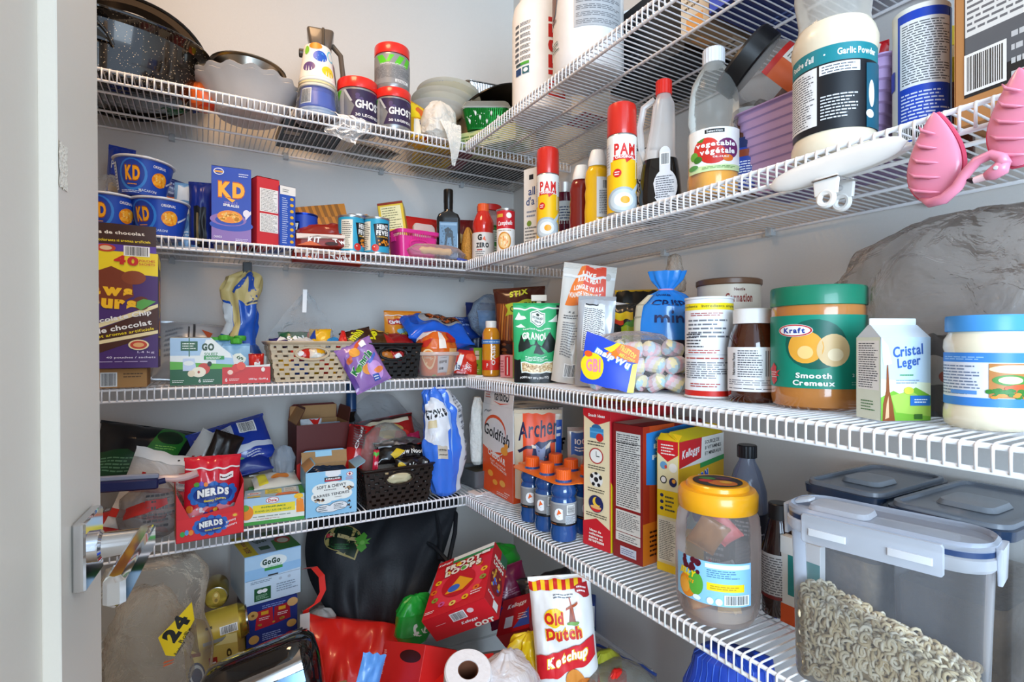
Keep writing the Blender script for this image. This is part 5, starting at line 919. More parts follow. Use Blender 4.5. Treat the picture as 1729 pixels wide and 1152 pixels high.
# blue pretzel bags lying
BL = '1f5fd0'
pouch('pretzel_bag', 'large shiny blue pretzel bag lying with a grey oval of pretzels on its face', 'bag', P3(PB(748, .075), z3+.098), (radians(-58), radians(5), radians(6)), .215, .120, .075, BL, seed=77, wr=.010, rough=.16, art=[E('9a9c9e', .56, .62, .36, .30), E('3a1a0c', .60, .66, .30, .24), dots('a8501c', 40, .36, .50, .82, .82, .035, .03, 9), dots('d8803a', 16, .38, .52, .80, .80, .012, .018, 12), E('1748a8', .12, .5, .05, .2)])
pouch('pretzel_bag', 'dark blue bag lying behind and above the large pretzel bag', 'bag', P3(PB(778, .18), z3+.105), (radians(-50), radians(-6), radians(-6)), .14, .10, .05, '1a3f92', seed=78, rough=.2, art=[E('3f66b8', .4, .5, .15, .15), L('8aa4d8', .1, .3, .8, .8, 3)])
pouch('pretzel_bag', 'navy and grey bag at the bottom of the blue bag pile', 'bag', P3(PB(775, .10), z3+.062), (radians(-60), 0, radians(2)), .15, .10, .055, '22345e', seed=79, rough=.2, art=[G('aab0b8', (0, .5), (.6, .8), (1, .6), (1, .4), (.5, .6), (0, .35))])
pouch('pretzel_bag', 'black and dark red bag lowest in the blue bag pile', 'bag', P3(PB(783, .13), z3+.02), (radians(-52), 0, radians(2)), .13, .10, .06, '20181c', seed=80, rough=.25, art=[dots('8a2a1c', 12, .3, .1, .95, .9, .06, .05, 3), L('c8c0b8', .1, .6, .9, .8, 2)])
pouch('red_chip_bag', 'red and white bag with dark letters behind the clear tub', 'bag', P3(PB(783, .085), z3), (radians(-8), radians(6), radians(-20)), .085, .072, .04, 'cc2c1e', seed=81, style='stand', art=[G(WH, (.1, .1), (.3, .8), (.44, .8), (.3, .1)), T('Fla', '1c2a5a', .2, .3, .3, .3), E('e8583a', .7, .7, .2, .15), T('HOT', WH, .6, .3, .3, .2, 1.2)])
# clear tub with crackers
pt = PB(735, .045); t = turned('food_tub', 'clear plastic tub with a flared rim filled with an orange cracker bag', 'tub', P3(pt, z3), facing(pt), [
    ('tub_body', [(.046, 0), (.050, .002), (.060, .058), (.0605, .060)], CL('efe0d8', .22, .12), [], {'cap': (1, 0), 'n': 44}),
    ('rim', [(.0605, .058), (.066, .060), (.0665, .0625), (.0665, .068), (.0605, .069), (.0605, .066)], CL('f2e8e2', .5, .15), [], {'cap': (0, 0), 'n': 44})])
sack('cracker_bag', 'orange, red and white cracker bag stuffed in the clear tub', 'bag', P3(pt, z3+.003), facing(pt), [(.040, 0), (.046, .01), (.053, .05), (.055, .075), (.048, .100), (.030, .118), (.006, .124)], M('d8661c', .2, bump=.5, scale=30., coat=.2), seed=82, amp=.008,
     arts=([G(WH, (.02, .60), (.26, .84), (.28, .98), (.0, .8)), G('b8281c', (.10, .56), (.24, .66), (.18, .5)), R('ece4dc', .28, .50, .34, .96), G('b8281c', (.34, .6), (.48, .9), (.5, .6)), R('c8ccd2', .27, .12, .36, .38), L('4a4a50', .28, .14, .35, .36, 4), R('e8b06a', .36, .06, .46, .5), E('f2d8a8', .20, .34, .055, .12), E('e08a3a', .20, .34, .045, .10), L('f4e6d0', .165, .30, .235, .40, 3), T('SCRP', '1a1a1a', .03, .5, .06, .12, 1.4), G('8a2a4a', (.0, .05), (.1, .05), (.1, .45), (.0, .5)), E('5aa83a', .24, .06, .02, .03)],))
carton('tea_box', 'small magenta and lime green box near the corner of the third shelf', 'box', PR(793, .060), PR(812, .072), z3, .078, .035, '8ac43a', front=[R('8ac43a', 0, 0, 1, 1), R('a83a94', 0, 0, .36, 1), R('dfe4d2', .5, .55, .85, .9), R('6a7a5a', .46, .70, .9, .74), E('2f7a2a', .66, .35, .12, .06), L('dff0c8', .45, .08, .9, .22, 2)])
sack('clear_bag', 'clear plastic bag with a blue packet in the corner above the blue pretzel bags', 'bag', P3(PB(826, .13), z3+.115), 0, [(.03, 0), (.048, .02), (.06, .06), (.048, .10), (.02, .125), (.008, .13)], CL('c8d8e8', .18, .08, bump=1., scale=16.), seed=83, amp=.014)
pouch('snack_bag', 'dark navy bag standing in the corner behind the clear bag', 'bag', P3(PB(818, .24), z3), (0, 0, -.2), .13, .225, .05, '1c2c66', seed=84)
pouch('snack_bag', 'light blue inner packet within the corner clear bag', 'bag', P3(PB(828, .13), z3+.115), (radians(-20), 0, -.2), .07, .085, .03, '5f9ad0', seed=85, nu=14, nv=14)
# ================================================================ third shelf, right wall
po = PR(829, .062); t = turned('juice_bottle', 'slim amber juice bottle with a white cap and a red label near the corner', 'bottle', P3(po, z3), facing(po), [
    ('bottle_body', [(.021, 0), (.0245, .003), (.025, .02), (.0238, .03), (.0245, .09), (.0245, .118), (.020, .130), (.0145, .136)], M('d08a1c', .06, coat=.6), [(CYL(.0253, .018, .116, -95, 95), [R('cf2a1e', .12, 0, .88, .28), G('e23a20', (.12, .28), (.5, .28), (.88, .40), (.88, .2)), R('3a7ac0', .08, .74, .92, .86), L('c8dcf0', .2, .77, .9, .83, 1), T('OASIS', 'efe8e0', .58, .42, .55, .13, pi/2, .04), T('P', WH, .38, .13, .05, .12)], 18, 1)], {'n': 40}),
    ('cap', capp(.0155, .134, .154), M('ecebe8', .35), [], {'cap': (1, 0), 'rib': 1, 'ribd': .0005, 'n': 44})])
px = PR(856, .075); carton('gelatin_box', 'small pink and red box between the juice bottle and the granola pouch', 'box', PR(845, .062), PR(866, .080), z3, .060, .03, 'e08a92', front=[R('e8a0a4', 0, 0, 1, 1), R('cf2430', .36, .08, .78, .95), R(WH, .52, .12, .62, .9), L('b84a54', .02, .2, .3, .8, 5)])
sack('clear_bag', 'small clear bag with red lettering above the pink box', 'bag', P3(PR(850, .125), z3+.0), 0, [(.014, 0), (.02, .02), (.02, .09), (.018, .12), (.006, .135)], CL('e2d4d0', .3, .1, bump=.8), seed=86, amp=.008, arts=([R('c8281e', .1, .5, .3, .62), R('1a1a1a', .12, .64, .2, .66)],))
carton('tea_box', 'thin green and red box standing left of the granola pouch', 'box', PR(866, .070), PR(879, .064), z3, .158, .05, '5aa03a', front=[R('5aa03a', 0, 0, 1, 1), R('cf2a26', .15, .02, .95, .38), L('f0d8d0', .2, .05, .9, .3, 8), R('d8641e', 0, .38, 1, .6), L('e8f0d8', .2, .7, .8, .9, 3)])
pg = PR(906, .050)
pouch('granola_pouch', 'green and black granola stand-up pouch with a mountain print and clear window', 'pouch', P3(pg, z3), (radians(-1), 0, facing(pg)+.06), .112, .185, .055, '2fa868', seed=87, style='stand', rough=.3, wr=.002, taper=.0, zipz=.93, art=[
    R('34b070', .0, .14, 1, .98), R('16181a', 0, 0, 1, .16), R('16181a', 0, .12, .14, .30), R('16181a', .86, .12, 1, .34), R('16181a', .92, .3, 1, .98), G('e6efe8', (.03, .80), (.12, .90), (.16, .86), (.24, .86), (.28, .82)), G('e6efe8', (.04, .72), (.16, .76), (.26, .70)), G('e6efe8', (.74, .76), (.84, .80), (.94, .86), (.94, .76)),
    G('e8f0ea', (.52, .93), (.68, .88), (.68, .76), (.52, .71), (.36, .76), (.36, .88)), G('2c6a4c', (.52, .915), (.66, .872), (.66, .768), (.52, .725), (.38, .768), (.38, .872)), G('e8f0ea', (.52, .905), (.65, .865), (.65, .775), (.52, .735), (.39, .775), (.39, .865)), E('2a3a34', .52, .868, .035, .018), T('STOKED', '26382f', .52, .825, .22, .030, 0, .04), T('Oats', '26382f', .52, .785, .14, .03, 0, .04),
    T('Superfood Supersaliment', 'f2f6f2', .5, .675, .60, .028, 0, .03), T('GRANOLA', 'f4f6f2', .5, .585, .64, .095, 0, .05), G('17221e', (.10, .40), (.10, .48), (.16, .62), (.22, .50), (.30, .56), (.36, .47), (.44, .47), (.48, .54), (.52, .49), (.60, .47), (.70, .56), (.78, .64), (.90, .52), (.90, .40), (.6, .34), (.3, .36)), G('2fa868', (.40, .46), (.60, .46), (.74, .36), (.9, .35), (.9, .30), (.14, .30), (.2, .38)), G('17221e', (.48, .46), (.56, .46), (.66, .36), (.42, .36)),
    L('e6f2ea', .24, .27, .74, .33, 3), G('e8f0ea', (.14, .26), (.5, .24), (.86, .26), (.84, .12), (.16, .12)), G('c8a878', (.16, .245), (.5, .228), (.84, .245), (.82, .135), (.18, .135)), dots('efdcb4', 60, .18, .14, .82, .235, .028, .010, 4), dots('8a6238', 30, .18, .14, .82, .235, .012, .006, 8), T('POIDS NET 300 g (10.6 OZ)', 'e8e8e6', .44, .06, .62, .035, 0, .03)])
px = PR(905, .20)
pouch('pretzel_stick_bag', 'brown bag of pretzel sticks with a lime banner behind the granola pouch', 'bag', P3(PR(882, .15), z3+.035), (radians(-4), radians(-3), facing(PR(882, .17))-.1), .150, .215, .05, '4a1f12', seed=88, rough=.22, art=[R('7a3a18', .04, .30, .72, .80), *[G('c8803a' if k % 2 else 'a85a22', (.05+.055*k, .3+.02*(k % 3)), (.08+.055*k, .3), (.16+.050*k, .78-.02*(k % 4)), (.13+.050*k, .8)) for k in range(11)], G('b9c02c', (.22, .62), (.95, .72), (.92, .86), (.22, .78), (.28, .70)), T('ORIGINAL', '1a1410', .60, .745, .56, .075, .13, .03), T('STIX', 'd8d83a', .5, .925, .36, .08, .1, .06), R('2a120c', 0, 0, 1, .26), dots('8a4a22', 14, .1, .05, .9, .26, .05, .02, 4)])
mb = MB(); mb.box(-.020, .020, -.010, .010, 0, .016, M('e6ddcc', .35)); mb.box(-.006, .006, -.008, .008, -.014, .0, M('d8c8a8', .4)); tag(mb.build('chip_clip', loc=P3(PR(910, .12), zat(509, PR(910, .12))), rot=(0, 0, facing(PR(910, .12)))), 'small cream bag clip at the edge of the pretzel stick bag', 'clip')
px = PR(965, .29); turned('glass_bottle', 'dark red glass bottle with a dark cap far back beside the jerky pouch', 'bottle', P3(px, z3), facing(px), [
    ('bottle_body', [(.030, 0), (.033, .004), (.034, .17), (.028, .195), (.019, .21)], M('3a0c14', .08, coat=.6)), ('cap', capp(.021, .208, .235), M('6a1414', .35), [], {'cap': (1, 0), 'rib': 1, 'ribd': .0006, 'n': 40})])
# jerky pouches
pj = PR(975, .115)
pouch('jerky_pouch', 'tall white and orange jerky pouch, opened at the top, the taller of the pair', 'pouch', P3(PR(972, .105), z3), (radians(3), radians(7), facing(pj)+.05), .120, .268, .05, 'd9d6cf', seed=89, style='stand', rough=.3, zipz=.9, art=[
    G('ee7a26', (.10, .66), (.72, .66), (.80, .99), (.34, .99), (.20, .84)), G('e2421e', (.40, .82), (.86, .74), (.80, 1), (.42, 1)), T('LIVE', 'f4ece0', .50, .93, .26, .038, 0, .05), T('REAL MEAT', 'f4ece0', .52, .885, .44, .042, 0, .05), T('LONGUE VIE A LA', 'f4ece0', .52, .815, .56, .042, 0, .05), T('VIANDE VERITABLE', 'f4ece0', .46, .755, .60, .045, 0, .05), T('4 g', '4a4c50', .24, .60, .12, .025), L('5a5c60', .10, .54, .40, .58, 2), L('7a7c80', .10, .22, .40, .52, 14), *BC(.24, .06, .52, .16, seed=5), E('b8b6b0', .86, .92, .05, .03)])
pouch('jerky_pouch', 'silver-white pouch with a nutrition table standing in front of the jerky pouch', 'pouch', P3(PR(1000, .080), z3), (radians(-3), radians(3), facing(pj)-.1), .080, .190, .04, 'c2c6cc', seed=90, style='stand', mat=M('bfc3c9', .24, .35, bump=.5, scale=20.), art=[G('e6e8ea', (.14, .40), (.18, .92), (.72, .92), (.80, .4)), L('4a4e56', .18, .42, .74, .88, 22), R('26282c', .2, .905, .55, .92)])
pouch('veggie_chip_bag', 'white snack bag with green leaf and red tomato print, lying back', 'bag', P3(PR(1036, .145), z3+.03), (radians(-6), radians(10), facing(PR(1036, .15))-.15), .115, .150, .04, 'd6d4d2', seed=91, rough=.22, art=[L('4a3a5a', .1, .86, .4, .95, 2), E('5a9a3a', .18, .68, .13, .09), E('8ac45a', .12, .62, .10, .06), E('3f7a2a', .28, .60, .07, .07), dots('b8321e', 14, .45, .72, .95, .95, .06, .045, 5), G('6a4a7a', (.30, .34), (.34, .34), (.66, .9), (.62, .9)), E('4a2a6a', .64, .44, .22, .14), L('d8c8e8', .5, .38, .8, .52, 4), L('6a6c70', .15, .1, .8, .3, 5)])
pouch('veggie_chip_bag', 'dark bag with a yellow corner and white letters beside the leaf print bag', 'bag', P3(PR(1070, .165), z3+.01), (radians(-2), radians(-3), facing(PR(1070, .15))-.2), .085, .165, .04, '2a2a26', seed=92, rough=.22, art=[R('a8b828', .28, .2, .95, .72), T('Ve', WH, .62, .45, .5, .14, 0, .06), R('e0b81c', .0, .80, .6, .90), R('cf3a1e', .0, .74, .35, .80), G('5a9a2a', (.3, .72), (.95, .9), (.95, .7))])
pouch('pita_chip_bag', 'yellow and black bag edge standing far back by the right wall', 'bag', P3(PR(1075, .25), z3), (0, 0, facing(PR(1075, .25))), .10, .215, .03, 'd8a81c', seed=93, art=[R('1a1814', 0, .86, 1, 1), R('cf3a1e', 0, .66, 1, .76), R('2a2622', 0, 0, 1, .6)])
# marshmallow bag with its marshmallows
pm = PR(1067, .075); rzm = facing(pm)-.12
t = sack('marshmallow_bag', 'clear bag of pastel twisted marshmallows lying on its side with a blue label', 'bag', P3(pm, z3+.001), (0, 0, rzm), [(.030, 0), (.052, .008), (.060, .030), (.056, .056), (.036, .074), (.008, .080)], CL('f2ecec', .10, .06, bump=.8, scale=20.), seed=94, amp=.006, sy=.66, open_top=False)
t.scale = (1.5, 1.1, 1.42)
mb = MB(); f = lambda x, y, o: (-.060+.066*x+.006*y, -.0400-.006*sin(pi*x)+.020*y*y-.004-o, .014+.066*y-.012*x*y-.014*x+.005*noise.noise(Vector((x*3, y*3, 1))))
mb.grid(lambda x, y: f(x, y, 0), 18, 14, M('2247c4', .18, coat=.4))
mb.art(f, [R('2247c4', 0, 0, 1, 1), G('ee7a1e', (.36, .66), (.60, 1.0), (1, 1), (1, .70), (.7, .62)), G('f2dc2a', (.36, .82), (.58, 1), (.66, 1), (.5, .8)), G('e8e86a', (.88, .0), (1, .0), (1, .7), (.92, .62)), T('FRUITOS', 'e8e03a', .80, .90, .30, .10, -.35, .05), T('MELLOWS', 'e8e03a', .80, .77, .30, .09, -.35, .05), *OT('malpWu', 'f2f4fa', '3f8ae0', .55, .62, .66, .24, -.25, .06), E('f2d21c', .20, .36, .22, .26), T('GBI', 'ee8a9a', .22, .38, .28, .22, .1, .05), E('ee5a1e', .10, .58, .08, .06)], 18, 14, o0=.0008); t3 = mb.build('printed_label', t)
rm = random.Random(5)
mm = [M('eadfe2', .8, var=.02), M('e9e2b8', .8, var=.02), M('b8d2dc', .8, var=.02), M('ecc4cc', .8, var=.02)]
mb = MB(); n = 12; segs = 14
for k in range(segs):
    vs = []; 
    for e_ in (0, 1):
        q = (k+e_)/segs; rr = .0125*(min(1, q*7, (1-q)*7)**.5 if 0 < q < 1 else .35)
        vs += [(rr*cos(2*pi*i/n), rr*sin(2*pi*i/n), (q-.5)*.032) for i in range(n)]
    for i in range(n): mb.add([vs[i], vs[(i+1) % n], vs[n+(i+1) % n], vs[n+i]], [(0, 1, 2, 3)], mm[((i+k) // 3) % 4])
mb.add([(.0044*cos(2*pi*i/n), .0044*sin(2*pi*i/n), -.016) for i in range(n)], [tuple(range(n))[::-1]], mm[0]); mb.add([(.0044*cos(2*pi*i/n), .0044*sin(2*pi*i/n), .016) for i in range(n)], [tuple(range(n))], mm[1])
m0 = tag(mb.build('marshmallow', angle=0), 'pastel striped twist marshmallow in the clear bag', 'marshmallow', 'marshmallows in the clear bag')
spots = []
for z_, nx, ny in ((.020, 5, 2), (.050, 5, 2), (.080, 4, 1)):
    for i in range(nx):
        for j in range(ny):
            x = (i-(nx-1)/2)*.036+.010; 
            if z_ > .05: x += .012
            spots.append((x+rm.uniform(-.003, .003), (j-(ny-1)/2)*.033-.002, z_+rm.uniform(-.002, .002)))
ca, sa = cos(rzm), sin(rzm)
for i, (x, y, zz) in enumerate(spots):
    o = m0 if i == 0 else copy_tree(m0); o.location = (pm[0]+ca*x-sa*y, pm[1]+sa*x+ca*y, z3+zz); o.scale = (1.25,)*3; o.rotation_euler = (rm.uniform(1.0, 2.1), rm.uniform(-.6, .6), rm.uniform(0, 3))
# crispy minis
pc = PR(1124, .155); rc_ = facing(pc)
t = sack('rice_cake_bag', 'tall bright blue rice cake bag knotted at the top', 'bag', P3(pc, z3), rc_, [(.030, 0), (.046, .012), (.050, .05), (.049, .13), (.045, .165), (.024, .186), (.009, .196), (.022, .214), (.028, .232)], M('2a86dc', .16, bump=.35, scale=20., coat=.4), seed=95, amp=.005, sy=.62, pleat=9, pamp=.006, arts=(
    [R('1d1c2c', .12, .16, .52, .32), R('4a1f5a', .12, .0, .52, .16), E('b08a5a', .40, .08, .05, .05), E('9a7242', .46, .05, .04, .04), R('cfc8ae', .02, .05, .12, .62), *[R('a8a28a', .02, .12+.1*k, .12, .128+.1*k) for k in range(5)], T('QUAKER', '16245a', .235, .60, .11, .030, 0, .04), T('CRISPY', '16245a', .30, .52, .24, .075, 0, .01), T('minis', '16245a', .30, .41, .20, .085, 0, .01), T('ORIGINAL', 'e8e8ee', .34, .26, .12, .022), T('NATURE', 'e8e8ee', .34, .225, .10, .022)],))
t.scale = (1.2, 1, 1)
MB().tube([(.0108*cos(2*pi*i/18), .0075*sin(2*pi*i/18), .197) for i in range(18)], .0016, M('e8a0c0', .4), 6, closed=True).build('twist_tie', t)
sack('clear_bag', 'small clear bag tuft sticking up over the knotted blue rice cake bag', 'bag', P3(PR(1140, .23), z3+.20), 0, [(.018, 0), (.026, .02), (.02, .05), (.012, .075), (.004, .08)], CL('ded2c4', .3, .1, bump=1.), seed=96, amp=.010)
# tins and jars
px = PR(1230, .235); r = .0565; HT = ht(474, px, z3)
turned('hot_chocolate_tin', 'wide cream tin with a brown lid and brown lettering behind the white tube', 'tin', P3(px, z3), facing(px)-.25, [
    ('tin_body', tin(r, HT-.004), M('d9cdbb', .35, .0), [(CYL(r, HT-.15, HT-.012, -100, 100), [R('d9cdbb', 0, 0, 1, 1), T('Nestle', '6a2a1c', .67, .93, .10, .04, 0, .04), T('Carnation', '8a2f22', .67, .82, .25, .12, 0, .035), R('6a3a22', .0, .55, .22, .8)], 24, 1)], {'n': 52}),
    ('lid', [(r+.0015, HT-.012), (r+.003, HT-.010), (r+.003, HT-.002), (r, HT), (.0001, HT-.001)], M('6a4a34', .3), [], {'cap': (0, 0), 'n': 52})])
px = PR(1197, .112); r = .0385
turned('formula_tube', 'tall white cardboard tube with a yellow band at the top and a red foot', 'tube', P3(px, z3), facing(px)-.05, [
    ('tube_body', tin(r, .168), M('e9e9ea', .4), [(CYL(r, .004, .163, -88, 88), [R('ecedef', 0, 0, 1, 1), R('d2281e', 0, 0, 1, .055), R('f0d81c', 0, .895, 1, .965), T('ingredients   Ingredients simples', '5a5a2a', .5, .93, .9, .035, 0, .02), L('a8423a', .25, .83, .75, .87, 2), L('70747c', .2, .60, .85, .81, 5), L('44464c', .15, .50, .45, .66, 5), L('b03a32', .2, .44, .7, .49, 2), R('b8bcc4', 0, .425, 1, .43), L('b03a32', .15, .38, .75, .41, 1), L('70747c', .15, .18, .8, .36, 8), L('b03a32', .25, .09, .7, .14, 2)], 22, 1)], {'n': 48}),
    ('tube_lid', [(r*.97, .1675), (r*.93, .1675), (r*.92, .1665), (.0001, .1665)], M('c2c2c2', .3, .8), [], {'cap': (0, 0)})])
px = PR(1272, .118); r = .0375
turned('hazelnut_spread_jar', 'brown chocolate spread jar with a white cap and a white back label', 'jar', P3(px, z3), facing(px)-.02, [
    ('jar_body', [(r*.90, 0), (r*.98, .004), (r, .012), (r, .085), (r*.92, .104), (r*.74, .120), (r*.72, .124)], M('3f1a0c', .06, coat=.8), [(CYL(r, .017, .085, -86, 86), [R('e9eaec', 0, 0, 1, 1), L('4a4c54', .12, .05, .9, .09, 1), L('8a8c94', .12, .14, .9, .28, 3), L('4a4c54', .30, .32, .62, .95, 12, 4), *[R('6a6c74', .66+.03*k, .35, .672+.03*k, .92) for k in range(8)], T('Nutrition Facts', '26282e', .24, .62, .5, .05, pi/2, .03)], 18, 1)], {'n': 48}),
    ('cap', capp(r*.80, .122, .145), M('ebebea', .35), [], {'cap': (1, 0), 'rib': 1, 'ribd': .0005, 'n': 60})])
# peanut butter
px = PD(1380, .775); px = (px[0], px[1]); r = .0605; PBc = 'b9783a'
_t = turned('peanut_butter_jar', 'big peanut butter jar with a green lid and green label, half way along the shelf', 'jar', P3(px, z3), facing(px)+.05, [
    ('jar_body', [(r*.86, 0), (r*.96, .004), (r*.995, .014), (r, .022), (r, .150), (r*.97, .158)], M(PBc, .14, bump=.1, scale=20., coat=.5), [(CYL(r+.0003, .032, .140, -92, 92), [
        R('0f8a72', 0, 0, 1, 1), E('0b5e50', .47, .60, .20, .34), E('e8a83c', .41, .56, .115, .22), E('e0c08a', .585, .52, .105, .22), E('f3cd84', .41, .49, .05, .09), E('f0dcb4', .595, .46, .05, .085), R('d23038', .22, .70, .50, .90) if 0 else E('d8d8d6', .335, .79, .125, .088), E('c42a2e', .335, .79, .12, .082), E('f1f1f0', .335, .79, .108, .066), T('Kraft', '1f3f9a', .335, .79, .15, .075, 0, .05),
        leaf('cf2a2a', .15, .17, .085, .17), L('f0dcdc', .11, .12, .19, .22, 3), T('Smooth', 'f4f6f4', .46, .175, .22, .075, 0, .035), T('Cremeux', 'f4f6f4', .46, .075, .26, .075, 0, .035), T('2 kg', 'e2eee8', .74, .18, .07, .055, 0, .02), E('a8d0c4', .81, .18, .022, .04), L('7ac0ae', .70, .05, .82, .11, 2)], 26, 1)], {'n': 64, 'cap': (1, 0)}),
    ('lid', [(r*1.0, .155), (r*1.02, .156), (r*1.02, .181), (r*1.0, .184), (r*.93, .1835), (.0001, .1825)], M('0e7a5c', .35, coat=.2), [], {'cap': (1, 0), 'rib': 1, 'ribd': .0005, 'n': 120})])
_t.scale = (1, 1, .925)
# drink crystals carton
pA = PR(1487, .050); pB_ = xy_u(1571, .742)
t = carton('drink_mix_carton', 'small gable-top carton printed sky blue and lime green beside the peanut butter', 'carton', pA, pB_, z3, .098, .040, 'c9dcec', front=[
    R('c4dcf0', 0, 0, 1, 1), G('e8f2d8', (0, .5), (1, .45), (1, .2), (0, .2)), G('7ab83a', (0, 0), (0, .28), (.25, .36), (.45, .30), (.7, .40), (1, .30), (1, 0)), G('a8d05a', (.2, .30), (.6, .36), (1, .2), (1, .05), (.3, .1)), G('8a4a24', (.03, .0), (.28, .0), (.24, .18), (.17, .36), (.15, .62), (.13, .74), (.11, .60), (.10, .36), (.04, .2)), G('e8b890', (.08, .02), (.16, .04), (.15, .3), (.11, .2)), G('dfe8f4', (.05, .66), (.22, .68), (.14, .9), (.0, 1), (.02, .8)),
    T('Cristal', '3a62b0', .54, .84, .60, .13, .08, .025), T('Leger', '3a62b0', .56, .69, .46, .15, .10, .025), L('5aa06a', .38, .53, .66, .57, 1), L('8aa0b8', .3, .44, .8, .50, 2), E('d8d24a', .55, .36, .10, .045), R('2a72c4', .58, .18, .98, .30), L('e6f0fa', .66, .21, .94, .27, 2), R('3a6a2a', .66, .02, .82, .08)],
    left=[R('dfe9d8', 0, 0, 1, 1), R('f1f3f2', .06, .36, .94, .96), L('4a4e56', .1, .38, .9, .94, 20), L('5a8a5a', .2, .1, .8, .24, 4)])
W_ = hypot(pB_[0]-pA[0], pB_[1]-pA[1]); mb = MB(); g = .040
mb.add([(-W_/2, -g/2, .098), (W_/2, -g/2, .098), (W_/2, g/2, .098), (-W_/2, g/2, .098), (-W_/2*.96, -.002, .113), (W_/2*.96, -.002, .113), (W_/2*.96, .002, .113), (-W_/2*.96, .002, .113)], [(0, 1, 5, 4), (2, 3, 7, 6), (0, 4, 7, 3), (1, 2, 6, 5), (4, 5, 6, 7)], M('d2dfe9', .4))
mb.box(-W_/2*.96, W_/2*.96, -.0012, .0012, .112, .121, M('dde6ee', .4)); mb.build('gable_top', t)
# mayonnaise
px = PR(1668, .100); r = .0385; MY = 'ece2c8'
_t = turned('mayonnaise_jar', 'mayonnaise jar with a light blue lid, cut off by the right edge', 'jar', P3(px, z3), facing(px)+.02, [
    ('jar_body', [(r*.88, 0), (r*.97, .004), (r, .012), (r*.99, .022), (r*.965, .028), (r*.965, .094), (r*1.0, .100), (r*.98, .110), (r*.88, .118), (r*.87, .122)], M(MY, .12, coat=.5), [(CYL(r*.967, .029, .094, -90, 90), [R('dfe4ee', 0, 0, 1, 1), R('3f86d8', 0, .82, 1, 1), L('9ac4f0', .1, .86, .5, .94, 2), R('3f86d8', 0, 0, 1, .16), L('70809a', .05, .20, .44, .78, 10), R('5a96dc', .2, .22, .42, .29), R('b8783a', .5, .17, 1, .80), E('e8d8a8', .70, .70, .2, .08), E('4a8a3a', .65, .50, .13, .10), E('e8e6a0', .65, .50, .09, .07), E('cf5a2a', .75, .35, .15, .08), dots('2f7a2a', 30, .5, .18, 1, .32, .03, .04, 6), dots('e88a2a', 12, .5, .17, 1, .25, .03, .03, 7), E('e6eaf4', .92, .56, .12, .2), E('1f3f9a', .92, .56, .105, .18), E('e6eaf4', .92, .56, .09, .155), E('c03040', .92, .56, .06, .10)], 24, 1)], {'n': 60}),
    ('lid', [(r*.93, .120), (r*.95, .121), (r*.95, .137), (r*.93, .140), (r*.85, .1395), (.0001, .1385)], M('4a9ae0', .35), [], {'cap': (1, 0), 'rib': 1, 'ribd': .0005, 'n': 100})])
_t.scale = (1, 1, .86)
# large clear bag against the right wall
t = sack('clear_bag', 'large wrinkled clear plastic bag filling the right rear of the third shelf', 'bag', P3((.855, .30), z3), radians(-90), [(.09, 0), (.118, .02), (.122, .08), (.112, .13), (.085, .17), (.045, .195), (.01, .205)], CL('c9beb6', .16, .08, bump=1.4, scale=12.), seed=97, amp=.022, sy=.85, nu=70, nv=50, freq=3.5)
t.scale = (1.5, .88, 1.27)
inb = [((.86, .42), .05, 'cf5a3a', 'orange wrapped sweet at the left end of the large clear bag'), ((.85, .36), .07, 'c8281e', 'red sweet packet inside the large clear bag'), ((.84, .31), .06, 'e8c21c', 'yellow sweet packet inside the large clear bag'), ((.87, .26), .05, '5a2a3a', 'plum-coloured packet inside the large clear bag')]
for i, (q, z_, c, l) in enumerate(inb):
    pouch('candy_packet', l, 'packet', P3(q, z3+z_-.04), (radians(-20), radians(12*i-15), facing(q)), .06, .07, .03, c, seed=100+i, nu=14, nv=14)
carton('cereal_box', 'sky blue box standing in the large clear bag at the right edge', 'box', (.80, .205), (.80, .12), z3+.03, .13, .05, '2f86c8', front=[R('2f86c8', 0, 0, 1, 1), R('2a3f8a', 0, 0, 1, .5)])
pouch('potato_chip_bag', 'grey and red packet standing between the drink mix carton and the mayonnaise', 'bag', P3(PR(1585, .17), z3), (0, 0, facing(PR(1585, .17))), .075, .10, .05, '4a4c52', seed=105, style='stand', art=[R('d8d6d2', .3, .4, 1, .75), E('cf3a1e', .7, .5, .2, .1)])
# ================================================================ lowest shelf, back wall
z4 = SH[4]+.001
pouch('garden_bag', 'dark navy and green bag lying far left on the lowest shelf by the door', 'bag', P3(PB(232, .20), z4+.075), (radians(-30), radians(14), .1), .215, .155, .08, '10151c', seed=110, rough=.3, art=[G('2a7a2c', (.48, .55), (.62, .98), (.90, .86), (.80, .45)), E('16301c', .70, .76, .14, .12), L('8ad05a', .56, .55, .8, .62, 2), G('1a4a28', (0, .05), (0, .45), (.3, .5), (.62, .20), (.6, .05)), L('6a9a70', .08, .15, .45, .38, 5), R('b8b8bc', .72, .25, .94, .36)])
pouch('jerky_bag', 'red-lettered white bag standing behind the freezer bag', 'bag', P3(PB(308, .13), z4+.045), (radians(-12), radians(34), .1), .11, .165, .04, 'c6c2bc', seed=111, rough=.25, art=[T('JACKS', 'a81e1a', .45, .62, .75, .14, .2, .05), E('c8241e', .5, .30, .16, .09), E('e0d8cc', .5, .30, .09, .05), R('5a2a1a', .7, .0, 1, .8), R('c8b43a', .62, .1, .78, .42)])
pouch('food_pouch', 'dark brown pouch with its black flap folded over between the white and blue packs', 'pouch', P3(PB(338, .11), z4+.04), (radians(-6), radians(24), .2), .07, .17, .03, '1c1410', seed=112, art=[R('8a8a4a', .1, .0, .5, .3)])
